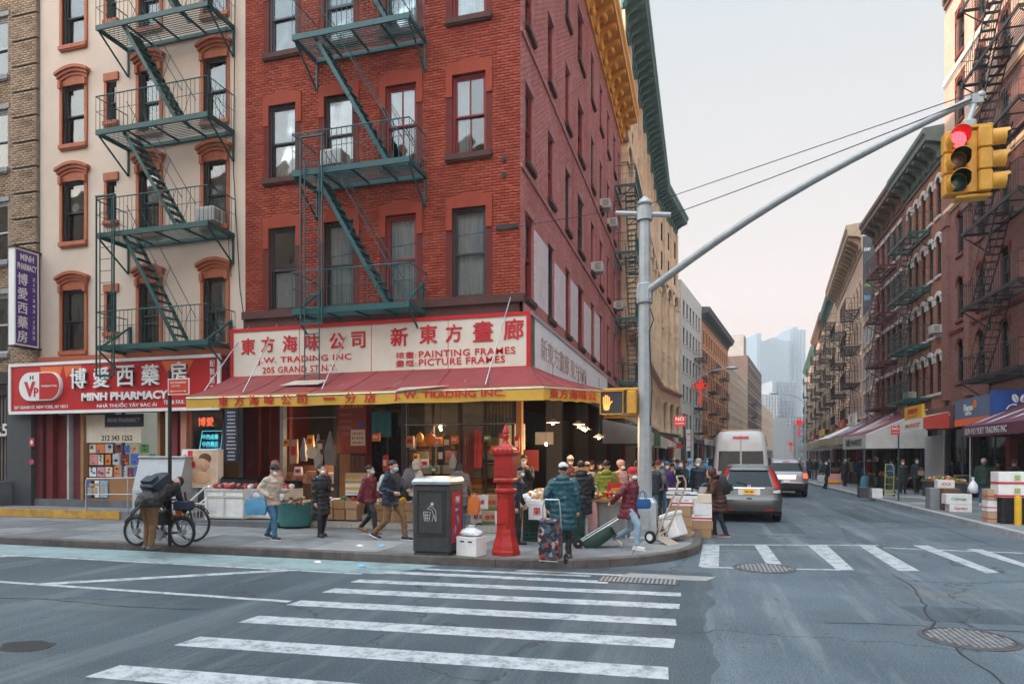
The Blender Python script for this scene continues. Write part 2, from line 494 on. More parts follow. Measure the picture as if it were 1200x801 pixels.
def paint_mat(name,col,wear=0.5,under=(0.11,0.135,0.15),sc=5.0):
 m=bpy.data.materials.new(name);m.use_nodes=True
 t=m.node_tree;N=t.nodes;L=t.links;b=N['Principled BSDF'];b.inputs['Roughness'].default_value=0.7
 co=N.new("ShaderNodeTexCoord")
 n=N.new("ShaderNodeTexNoise");n.inputs['Scale'].default_value=sc;n.inputs['Detail'].default_value=10;n.inputs['Roughness'].default_value=0.8
 L.new(co.outputs['Object'],n.inputs['Vector'])
 r=N.new("ShaderNodeValToRGB");r.color_ramp.elements[0].position=0.47;r.color_ramp.elements[1].position=0.47+0.14
 r.color_ramp.elements[1].color=(wear,wear,wear,1)
 L.new(n.outputs['Fac'],r.inputs[0])
 n2=N.new("ShaderNodeTexNoise");n2.inputs['Scale'].default_value=60;n2.inputs['Detail'].default_value=3
 L.new(co.outputs['Object'],n2.inputs['Vector'])
 r2=N.new("ShaderNodeValToRGB");r2.color_ramp.elements[0].position=0.3;r2.color_ramp.elements[1].position=0.7
 r2.color_ramp.elements[0].color=tuple(v*.82 for v in col)+(1,);r2.color_ramp.elements[1].color=tuple(min(1,v*1.08)for v in col)+(1,)
 L.new(n2.outputs['Fac'],r2.inputs[0])
 x=N.new("ShaderNodeMix");x.data_type='RGBA'
 L.new(r.outputs[0],x.inputs[0]);L.new(r2.outputs[0],x.inputs[6]);x.inputs[7].default_value=under+(1,)
 L.new(x.outputs[2],b.inputs['Base Color'])
 bu=N.new("ShaderNodeBump");bu.inputs['Strength'].default_value=0.4;bu.inputs['Distance'].default_value=0.01
 L.new(n2.outputs['Fac'],bu.inputs['Height']);L.new(bu.outputs[0],b.inputs['Normal'])
 return m
M['roadpaint']=paint_mat('road_paint',(0.43,0.455,0.475),0.85)
M['bikelane']=paint_mat('bike_lane_paint',(0.25,0.34,0.345),0.7,sc=1.6)
M['concrete']=mat('pavement_concrete',(0.20,0.205,0.21),0.8,0.25,2.2,bump=0.35,bscale=50,stain=0.8,stain_col=(0.07,0.07,0.075))
M['concrete2']=mat('pavement_concrete_pale',(0.27,0.27,0.265),0.8,0.2,2.6,bump=0.35,bscale=50,stain=0.5,stain_col=(0.12,0.12,0.12))
M['concrete3']=mat('pavement_concrete_dark',(0.14,0.145,0.15),0.8,0.25,2.0,bump=0.35,bscale=50,stain=0.5,stain_col=(0.07,0.07,0.07))
M['kerb']=mat('kerb_granite',(0.11,0.095,0.085),0.8,0.3,3.5,bump=0.5,bscale=30,stain=0.9,stain_col=(0.04,0.033,0.03))
M['kerb_pale']=mat('kerb_steel_faced',(0.34,0.35,0.36),0.55,0.2,3.5,stain=0.5,stain_col=(0.12,0.12,0.12))
g=MB();g.quad([(-3000,-3000,-0.12),(3000,-3000,-0.12),(3000,3000,-0.12),(-3000,3000,-0.12)])
g.build('ground',M['asphalt'],kind='structure')
re_=random.Random(2);edge=[(.1+re_.uniform(-.09,.09),-60 if i==0 else-2+13.4*i/40)for i in range(41)]
g=MB();g.quad([(x,y,0)for x,y in edge]+[(.1,320,0),(160,320,0),(160,-60,0)],0);g.quad([(-160,11.4,0),(edge[-1][0],11.4,0),(.1,320,0),(-160,320,0)],0);g.quad([(x,y,0)for x,y in edge]+[(-160,11.4,0),(-160,-60,0)],1)
road=g.build('road',[M['asphalt'],M['asphalt_new']],kind='structure')
def clip_poly(poly,region):
 """polygon cut to a convex region (counter-clockwise)"""
 out=list(poly)
 for i in range(len(region)):
  a=region[i];b=region[(i+1)% len(region)]
  inp=out;out=[]
  if not inp:break
  def side(p):return(b[0]-a[0])*(p[1]-a[1])-(b[1]-a[1])*(p[0]-a[0])
  for j in range(len(inp)):
   p,q=inp[j],inp[(j+1)% len(inp)]
   sp_,sq=side(p),side(q)
   if sp_>=0:out.append(p)
   if(sp_>=0)!=(sq>=0):
    t=sp_/(sp_-sq);out.append((p[0]+(q[0]-p[0])*t,p[1]+(q[1]-p[1])*t))
 return out
KY=10.9;KR=3.4
def corner_arc(cx,cy,r,a0,a1,n):
 return[(cx+r*math.cos(a0+(a1-a0)*i/n),cy+r*math.sin(a0+(a1-a0)*i/n))for i in range(n+1)]
def pavement(name,region,slab_rect,step=1.5,kerb_path=None,kmat=None,seed=1):
 """raised pavement: a bed, one slab object per flag, one stone object per kerb piece"""
 rnd=random.Random(seed)
 b=MB();b.prism(region,-0.05,0.135,'Z')
 base=b.build(name,M['concrete3'],kind='structure')
 x0,x1,y0,y1=slab_rect
 nx=int(math.ceil((x1-x0)/step));ny=int(math.ceil((y1-y0)/step))
 for i in range(nx):
  for j in range(ny):
   g_=0.007
   sx0,sx1=x0+i*step+g_,min(x0+(i+1)*step,x1)-g_
   sy0,sy1=y0+j*step+g_,min(y0+(j+1)*step,y1)-g_
   if sx1-sx0<0.1 or sy1-sy0<.1:continue
   p=clip_poly([(sx0,sy0),(sx1,sy0),(sx1,sy1),(sx0,sy1)],region)
   if len(p)<3:continue
   top=0.15+rnd.uniform(-0.003,0.002)
   s=MB();s.prism(p,0.12,top,'Z')
   s.build('paving_slab',M[rnd.choice(['concrete','concrete','concrete2','concrete3','concrete'])],base)
 if kerb_path:
  w=0.17
  for k in range(len(kerb_path)-1):
   a=Vector(kerb_path[k]);c=Vector(kerb_path[k+1]);d=(c-a);L_=d.length;d.normalize();nrm=Vector((-d.y,d.x))
   a2=a+d*0.004;c2=c-d*0.004
   q=[a2,c2,c2+nrm*w,a2+nrm*w]
   s=MB()
   s.loft([[(p.x,p.y,-0.05)for p in q],[(p.x,p.y,0.14)for p in q],
     [((p+nrm*0.015 if i<2 else p).x,(p+nrm*0.015 if i<2 else p).y,0.157)for i,p in enumerate(q)]])
   s.build('kerb_stone',kmat or M['kerb'],base)
 return base
# north-west block (shops), corner rounded
arc_out=corner_arc(-KR,KY+KR,KR,-PI/2,0,8)
arc_in=corner_arc(-KR,KY+KR,KR-0.165,-PI/2,0,10)
regionA=[(-70,KY+.165)]+arc_in+[(-0.165,67),(-0.165,69),(-70,69)]
path=[(-46+1.8*i,KY)for i in range(int((46-KR)/1.8))]
path=path+[(path[-1][0]+(-KR-path[-1][0])/1,KY)]+arc_out[1:]
yy=arc_out[-1][1]
while yy<66:yy=min(66,yy+1.8);path.append((0.0,yy))
paveA=pavement('pavement',regionA,(-24.0,-0.165,KY+.165,16.2),1.52,path,seed=3)
# flags of the side street footway
rnd=random.Random(5)
for i in range(3):
 for j in range(20):
  sx0=-4.3+i*1.38;sy0=16.22+j*1.5
  s=MB();s.box(sx0+.007,sx0+1.373,sy0+.007,sy0+1.493,.12,.15+rnd.uniform(-.003,.002))
  s.build('paving_slab',M[rnd.choice(['concrete','concrete2','concrete3'])],paveA)
# north-east block
arcR_out=corner_arc(7.1+KR,12.6+KR-1.5,KR,PI,PI*1.5,8)
arcR_in=corner_arc(7.1+KR,12.6+KR-1.5,KR-0.165,PI,PI*1.5,8)
regionB=[(7.265,56)]+arcR_in+[(60,arcR_in[-1][1]),(60,56)]
pathB=[(7.1,55.0)]
yy=55.0
while yy>arcR_out[0][1]+1.8:yy-=1.8;pathB.append((7.1,yy))
pathB+=arcR_out+[(7.1+KR+1.8*i,arcR_out[-1][1])for i in range(1,8)]
paveB=pavement('pavement',regionB,(7.265,11.9,14.0,52),1.52,pathB,M['kerb_pale'],seed=8)
# far pavements that follow the bend
for nm,f0,f1,ya,yb in(('pavement',lambda y:Lw(y)-1,Lc,78,240),('pavement',Rc,lambda y:Rw(y)+1,56,240),('pavement',lambda y:Lw(y)-1,Lc,66,72)):
 b=MB();n=12
 ys=[ya+(yb-ya)*i/n for i in range(n+1)]
 poly=[(f0(y),y)for y in ys]+[(f1(y),y)for y in reversed(ys)]
 b.prism(poly,-0.05,0.15 if ya !=66 else 0.146,'Z');b.build(nm,M['concrete'],kind='structure')
# painted markings, each bar a piece of the road
def bar(name,pts,mt,z=0.004):
 b=MB();b.prism([(p[0],p[1])for p in pts],0.0+0.001,z,'Z');return b.build(name,mt,road)
ys_=[5.0,6.0,6.97,7.87,8.71,9.47,10.1,10.55]
for k,y in enumerate(ys_):
 xl=-5.12 if k<7 else-4.6
 xr=[-.27,-.27,-.27,-.27,-.27,-.27,-1.35,-1.7][k]
 w=[.17,.17,.17,.15,.15,.12,.11,.07][k]
 dy=.31 if k<6 else .12
 bar('crosswalk_bar',[(xl,y-dy-w),(xr,y-w),(xr+random.uniform(-.03,.03),y+w),(xl+.02,y-dy+w)],M['roadpaint'])
bar('crosswalk_bar',[(-3.0,10.66),(-.3,10.72),(-.3,10.84),(-2.9,10.8)],M['roadpaint'])
tops=[823.5,884,946,1006,1070];tr=[843,899,969,1024,1087]
b0=[819,898.5,981,1053,1155];b1=[842.5,916,1001,1077.5,1172]
for k in range(5):
 yb=[663.5,661,667.5,668.5,671][k]
 P4=[gp(b0[k],yb),gp(b1[k],yb),gp(tr[k],638.6),gp(tops[k],638.6)]
 bar('crosswalk_bar',[(p.x,p.y)for p in P4],M['roadpaint'])
P4=[gp(1200,664),gp(1212,664),gp(1150,643),gp(1132,643)]
bar('crosswalk_bar',[(p.x,p.y)for p in P4],M['roadpaint'])
for a,b_ in(((824,638.0),(1030,638.6)),((822,664.4),(985,667.6)),((1035,641.6),(1200,648))):
 p,q=gp(*a),gp(*b_)
 bar('crosswalk_line',[(p.x,p.y-.05),(q.x,q.y-.05),(q.x,q.y+.05),(p.x,p.y+.05)],M['roadpaint'],0.0075)
bar('lane_line',[(-46,7.53),(-5.2,7.55),(-5.2,7.66),(-46,7.64)],M['roadpaint'])
bar('lane_line',[(-46,9.68),(-5.3,9.68),(-5.3,9.77),(-46,9.77)],M['roadpaint'])
bar('hatch_line',[(-9.6,7.67),(-9.25,7.67),(-6.55,9.67),(-6.9,9.67)],M['roadpaint'])
bar('hatch_line',[(-15.6,7.67),(-15.25,7.67),(-12.55,9.67),(-12.9,9.67)],M['roadpaint'])
bar('bike_lane',[(-46,9.79),(-5.0,9.79),(-4.4,10.86),(-46,10.88)],M['bikelane'],0.003)
# cast covers in the carriageway
def manhole(p,r,label,seed):
 t=thing('manhole_cover',label,'manhole cover',(p.x,p.y,0.0))
 b=MB();b.lathe([(r,0.001),(r,.008),(r*.9,.012),(r*.9,.002),(.0001,.002)],32);b.build('rim',M['castiron'],t)
 b=MB();b.lathe([(r*.87,0.001),(r*.87,.009),(.0001,.009)],32);b.build('lid',M['castiron'],t)
 b=MB();n=13;s=r*1.7/n
 for i in range(n):
  for j in range(n):
   x=(i-(n-1)/2)*s;y=(j-(n-1)/2)*s
   if x*x+y*y<(r*.8)**2:b.box(x-s*.3,x+s*.3,y-s*.3,y+s*.3,.009,.017)
 b.build('stud_pattern',M['castiron_worn'],t)
M['castiron']=mat('cast_iron',(0.07,0.072,0.075),0.6,0.3,8,stain=0.4)
M['castiron_worn']=mat('cast_iron_worn',(0.24,0.245,0.25),0.45,0.3,8)
manhole(gp(895,665.5),0.52,'round iron manhole cover at the foot of the side street crosswalk',1)
manhole(gp(1135,748),0.46,'round iron manhole cover alone in the asphalt at lower right',2)
# catch basin grate with its pale stone
cb=thing('storm_drain','iron gully grate with a pale stone edge beside the long crosswalk bars','drain',(gp(760,681).x,gp(760,681).y,0))
b=MB();b.box(-.75,.45,-.22,.22,.001,.010);b.build('frame',M['castiron'],cb)
b=MB()
for i in range(18):b.box(-.72+i*.064,-.69+i*.064,-.2,.2,.010,.016)
b.build('bars',M['castiron_worn'],cb)
b=MB();b.prism([(-.5,.24),(.85,.24),(1.0,.62),(-.35,.62)],.001,.012,'Z');b.build('stone_edge',M['concrete2'],cb)
b=MB();q=gp(32,757);b.prism([(q.x+.32*math.cos(a)*random.uniform(.8,1.1),q.y+.2*math.sin(a)*random.uniform(.8,1.1))for a in[2*PI*i/14 for i in range(14)]],.0005,.003,'Z')
b.build('tar_patch',M['black'],road)
# utility cuts and tar seams
M['asphalt_cut']=asphalt_mat('patched_asphalt',(.80,.82,.83),.1)
for x,y,w,d,a in((3.1,9.2,1.3,.8,.1),(6.4,9.6,1.1,1.0,-.15),(2.1,19.5,.8,3.4,.0),(5.0,24,1.0,5,.02),(-1.9,3.6,1.1,.6,.2)):
 b=MB();b.prism([(x+(u*math.cos(a)-v*math.sin(a)),y+(u*math.sin(a)+v*math.cos(a)))for u,v in((-w/2,-d/2),(0,-d/2-.03),(w/2,-d/2+.02),(w/2+.03,0),(w/2,d/2),(-w/2+.02,d/2))],.0004,.0024,'Z');b.build('asphalt_patch',M['asphalt_cut'],road)
ts_=mat('tar_seam',(.025,.028,.032),.45,.2,20)
for k,(x0,y0,x1,y1)in enumerate(((2.2,3.2,2.9,12.0),(6.2,4.5,5.6,16),(1.2,8.3,6.8,8.9),(3.6,14,3.9,40),(-12,6.6,-6,6.9),(5.9,13,6.3,34))):
 n=34;q=random.Random(k);P_=[]
 for i in range(n+1):
  f=i/n;P_.append((x0+(x1-x0)*f+.12*math.sin(f*9+k)+q.uniform(-.04,.04),y0+(y1-y0)*f+.06*math.sin(f*13)+q.uniform(-.02,.02)))
 A=[];B_=[]
 for i,(x,y)in enumerate(P_):
  w=q.uniform(.004,.014);dx,dy=(x1-x0),(y1-y0);L_=math.hypot(dx,dy);A.append((x-dy/L_*w,y+dx/L_*w,.0032));B_.append((x+dy/L_*w,y-dx/L_*w,.0032))
 b=MB();b.loft([A,B_],closed=False);b.build('tar_seam',ts_,road)
# ================================================================== BUILDING KIT
def wall_sheet(parent,W,z0,z1,holes,mt,name='wall',loc=(0,0,0),rotz=0.0,reveal=0.22,x0=0.0):
 """flat wall in local x / z facing -y, with real openings and reveals"""
 xs=sorted(set([x0,x0+W]+[v for h in holes for v in h[:2]]));zs=sorted(set([z0,z1]+[v for h in holes for v in h[2:]]))
 xs=[x for x in xs if x0-1e-6<=x<=x0+W+1e-6];zs=[z for z in zs if z0-1e-6<=z<=z1+1e-6]
 b=MB()
 for i in range(len(xs)-1):
  run=None
  for j in range(len(zs)-1):
   cx,cz=(xs[i]+xs[i+1])/2,(zs[j]+zs[j+1])/2
   solid=not any(h[0]<cx<h[1]and h[2]<cz<h[3]for h in holes)
   if solid:
    run=[zs[j],zs[j+1]]if run is None else[run[0],zs[j+1]]
   if(not solid or j==len(zs)-2)and run is not None:
    b.quad([(xs[i],0,run[0]),(xs[i+1],0,run[0]),(xs[i+1],0,run[1]),(xs[i],0,run[1])]);run=None
 for h in holes:
  a,c,d,e_=h[:4];r=reveal
  b.quad([(a,0,d),(a,0,e_),(a,r,e_),(a,r,d)]);b.quad([(c,0,d),(c,r,d),(c,r,e_),(c,0,e_)])
  b.quad([(a,0,e_),(c,0,e_),(c,r,e_),(a,r,e_)]);b.quad([(a,0,d),(a,r,d),(c,r,d),(c,0,d)])
 me=bpy.data.meshes.new(name);me.from_pydata(b.v,[],b.f);me.materials.append(mt);me.update()
 return inst(name,me,parent,loc,rotz)
def brick_field(parent,x0,x1,z0,z1,holes,mt,loc=(0,0,0),rotz=0.0,bl=0.215,bh=0.073,gap=0.010,proud=0.010,seed=1,name='brickwork'):
 rnd=np.random.RandomState(seed)
 xs0=[];xs1=[];zs0=[];zs1=[]
 row=0;z=z0
 while z<z1-bh*.6:
  zt=min(z+bh-gap,z1);zc=(z+zt)/2
  segs=[(x0,x1)]
  for h in holes:
   if h[2]<zc<h[3]:
    ns=[]
    for s in segs:
     if h[1]<=s[0]or h[0]>=s[1]:ns.append(s)
     else:
      if h[0]>s[0]:ns.append((s[0],h[0]))
      if h[1]<s[1]:ns.append((h[1],s[1]))
    segs=ns
  off=(row % 2)*bl/2
  for s in segs:
   k=math.floor((s[0]-x0+off)/bl)
   x=x0-off+k*bl
   while x<s[1]:
    a=max(x,s[0]);c=min(x+bl-gap,s[1])
    if c-a>0.02:xs0.append(a);xs1.append(c);zs0.append(z);zs1.append(zt)
    x+=bl
  z+=bh;row+=1
 n=len(xs0)
 xs0,xs1,zs0,zs1=map(np.array,(xs0,xs1,zs0,zs1))
 d=-(proud+rnd.uniform(-.003,.003,n));
 V=np.zeros((n,8,3),'f')
 for k,(X,Zz,Yy)in enumerate(((xs0,zs0,0),(xs1,zs0,0),(xs1,zs1,0),(xs0,zs1,0),(xs0+.003,zs0+.003,1),(xs1-.003,zs0+.003,1),(xs1-.003,zs1-.003,1),(xs0+.003,zs1-.003,1))):
  V[:,k,0]=X;V[:,k,2]=Zz;V[:,k,1]=d if Yy else 0.002
 Fq=np.array([[4,5,6,7],[0,1,5,4],[1,2,6,5],[2,3,7,6],[3,0,4,7]])
 FF=(Fq[None]+(np.arange(n)*8)[:,None,None]).reshape(-1)
 me=bpy.data.meshes.new(name)
 me.vertices.add(n*8);me.vertices.foreach_set('co',V.ravel())
 nf=n*5
 me.loops.add(nf*4);me.loops.foreach_set('vertex_index',FF.astype('i'))
 me.polygons.add(nf);me.polygons.foreach_set('loop_start',(np.arange(nf)*4).astype('i'));me.polygons.foreach_set('loop_total',np.full(nf,4,'i'))
 me.update();me.validate()
 me.materials.append(mt)
 o=inst(name,me,parent,loc,rotz);o['kind']='stuff'
 return o
M['curtain']=mat('curtain',(0.66,0.65,0.62),0.9,0.12,5)
M['curtain2']=mat('curtain_warm',(0.45,0.38,0.28),0.9,0.12,5)
M['blind']=mat('blind',(0.72,0.70,0.66),0.8,0.08,5)
M['stone']=mat('limestone',(0.68,0.49,0.33),0.85,0.15,1.5,bump=0.2,bscale=20,stain=0.4,stain_col=(0.22,0.17,0.12))
M['brownstone']=mat('brownstone',(0.20,0.055,0.035),0.85,0.2,2,bump=0.2,bscale=20,stain=0.5,stain_col=(0.06,0.03,0.025))
M['sillstone']=mat('sill_stone',(0.085,0.035,0.03),0.85,0.2,4,stain=0.4)
_win={}
def win_meshes(w,h,style,fmat):
 key=(round(w,3),round(h,3),style,fmat.name)
 if key in _win:return _win[key]
 r={};t=0.055;b=MB()
 y0,y1=0.06,0.2
 # outer frame in the reveal
 b.box(0,t,y0,y1,0,h);b.box(w-t,w,y0,y1,0,h);b.box(t,w-t,y0,y1,h-t*1.3,h);b.box(t,w-t,y0,y1,0,t)
 mid=h*(0.49 if 'low' not in style else .42)
 s=0.045
 # upper sash (outer), lower sash (inner)
 for(za,zb,ya)in((mid-.02,h-t*1.3,0.09),(t,mid+.03,0.135)):
  b.box(t,t+s,ya,ya+.04,za,zb);b.box(w-t-s,w-t,ya,ya+.04,za,zb)
  b.box(t+s,w-t-s,ya,ya+.04,za,za+s);b.box(t+s,w-t-s,ya,ya+.04,zb-s,zb)
  if 'mullion' in style:b.box(w/2-.016,w/2+.016,ya+.003,ya+.037,za+s,zb-s)
 r['frame']=b.mesh('window',[fmat])
 for nm,za,zb,ya in(('hi',mid-.02+s,h-t*1.3-s,0.11),('lo',t+s,mid+.03-s,0.155)):
  b=MB();b.box(t+s-.005,w-t-s+.005,ya,ya+.006,za-.005,zb+.005);r['pane_'+nm]=b.mesh('pane',[M['glass']])
 # curtains: gathered cloth
 for nm,x0c,x1c,z0c,z1c,amp in(('full',.06,w-.06,.06,h-.08,.02),('left',.06,w*.42,.06,h-.08,.03),('half',.06,w-.06,h*.5,h-.08,0.004),('low',.06,w-.06,.06,h*.48,.02)):
  b=MB();n=22;A=[];B2=[]
  for i in range(n+1):
   x=x0c+(x1c-x0c)*i/n;y=.25+amp*math.sin(i*1.9)+amp*.5*math.sin(i*.7)
   A.append((x,y,z0c));B2.append((x,y,z1c))
  b.loft([A,B2],closed=False)
  me=bpy.data.meshes.new('curtain');me.from_pydata(b.v,[],b.f);me.materials.append(M['blind']if nm=='half' else M['curtain']);r['cur_'+nm]=me
 _win[key]=r
 return r
def window(parent,x,z,w,h,style='sash',fmat=None,sill=None,lintel=None,loc0=(0,0,0),rotz=0.0,curtain='rand',rnd=random,label=None,extras=()):
 """x,z = lower left corner in the plane of the wall; loc0/rotz carry the wall plane"""
 ms=win_meshes(w,h,style,fmat)
 Rm=Matrix.Rotation(rotz,4,'Z');p=Vector(loc0)+Rm @ Vector((x,0,z))
 o=inst('window',ms['frame'],parent,p,rotz)
 if label:o['label']=label
 inst('pane',ms['pane_hi'],o);inst('pane',ms['pane_lo'],o)
 if curtain=='rand':
  curtain=rnd.choice(['full','half','half','left','low','full',None])
 if curtain:inst('curtain',ms['cur_'+curtain],o)
 if sill:inst('sill',sill,o)
 if lintel:inst('lintel',lintel,o)
 for nm,me in extras:inst(nm,me,o)
 return o
def sill_mesh(w,mt,ov=0.1,t=0.12,d=0.12):
 b=MB();b.box(-ov,w+ov,-d,.055,-t,0.0);b.box(-ov+.03,w+ov-.03,-d+.03,-.012,-t-.04,-t);return b.mesh('sill',[mt])
def lintel_flat(w,h,mt,ov=0.18,t=0.42,peak=0.14):
 """brownstone pediment slab standing a little proud round the window head"""
 b=MB();y0,y1=-.035,0.0
 b.prism([(-ov,h),(w+ov,h),(w+ov,h+t*.6),(w/2,h+t*.6+peak),(-ov,h+t*.6)],y0,y1)
 b.box(-ov,0,y0+.002,y1,h-.55,h);b.box(w,w+ov,y0+.002,y1,h-.55,h)
 return b.mesh('lintel',[mt])
def arc_pts(x0,x1,z,rise,n=10):
 return[(x0+(x1-x0)*i/n,z+rise*(1-(2*i/n-1)**2))for i in range(n+1)]
def hood_mesh(w,h,mt,ov=.2,rise=.16,t=.09,proj=.16,steps=3):
 """segmental moulded hood: stacked arched bands, each further out, with corbels under the ends"""
 b=MB();z=h+.10
 for k in range(steps):
  a=-ov*(.55+.225*k);c=w-a;pr=proj*(.35+.32*k)
  lo=arc_pts(a,c,z+k*t,rise);hi=arc_pts(a,c,z+(k+1)*t+.004,rise)
  b.prism(lo+hi[::-1],-pr,0.0)
 b.box(-.10,0,-.05,.055,0,z);b.box(w,w+.10,-.05,.055,0,z) # side mouldings
 lo=[(x,h-.02)for x,_ in arc_pts(0,w,0,0)];hi=arc_pts(0,w,z+.01,rise)
 b.prism(lo+hi[::-1],-.02,.055)
 for s in(-.10,w-.02):b.obox((s+.06,-.07,z-.1),(.1,.1,.22))
 return b.mesh('lintel',[mt])
def lintel_arch(w,h,mt,ov=.16,rise=.22,t=.2):
 b=MB();n=10
 lo=arc_pts(0,w,h-.12,rise);hi=arc_pts(-ov,w+ov,h+t-.1,rise*1.1)
 b.prism(lo+hi[::-1],-.06,0.0)
 b.box(-ov,0,-.062,0,h-.35,h-.08);b.box(w,w+ov,-.062,0,h-.35,h-.08)
 top=[(x,h)for x,_ in lo]
 b.prism(lo+top[::-1],0.02,.06)
 return b.mesh('lintel',[mt])
def cornice(parent,W,z,mt,depth=0.9,h=1.3,spacing=0.9,loc=(0,0,0),rotz=0.0,name='cornice',ornate=False,x0=0.0):
 Rm=Matrix.Rotation(rotz,4,'Z')
 b=MB()
 prof=[(0,z),(-.08,z),(-.08,z+h*.12),(-.14,z+h*.16),(-.14,z+h*.5),(-.3,z+h*.55),(-depth*.9,z+h*.62),(-depth*.9,z+h*.78),(-depth,z+h*.86),(-depth,z+h),(0,z+h+.1)]
 b.prism(prof,x0-.0,x0+W+.0,'X')
 o=b.build(name,mt,parent,loc=loc,rot=(0,0,rotz))
 n=max(2,int(W/spacing));bw=spacing*.32
 bm_=MB();d=depth*.82
 pr=[(-.1,z+h*.12),(-.22,z+h*.14),(-.26,z+h*.3),(-d*.7,z+h*.46),(-d,z+h*.5),(-d,z+h*.62),(-.1,z+h*.62)]
 bm_.prism(pr,-bw/2,bw/2,'X')
 if ornate:
  bm_.ell((0,-d*.6,z+h*.36),(bw*.6,.12,.14),8,5);bm_.ell((0,-.2,z+h*.1),(bw*.45,.1,.16),8,5)
  bm_.box(-bw*.8,bw*.8,-d*.98,-.1,z+h*.6,z+h*.66)
 bmesh_=bm_.mesh('bracket',[mt])
 for i in range(n):
  inst('bracket',bmesh_,o,(x0+(i+.5)*W/n,0,0))
 if ornate:
  dm=MB();dm.ell((0,-.15,z+h*.3),(.16,.06,.18),10,6);dm.ell((0,-.2,z+h*.3),(.07,.07,.08),8,5);dme=dm.mesh('rosette',[mt])
  for i in range(n-1):inst('rosette',dme,o,(x0+(i+1)*W/n,0,0))
  dn=MB();k=int(W/.3)
  for i in range(k):dn.box(x0+i*.3,x0+i*.3+.16,-.3,-.14,z+h*.5,z+h*.58)
  dn.build('dentils',mt,o)
 return o
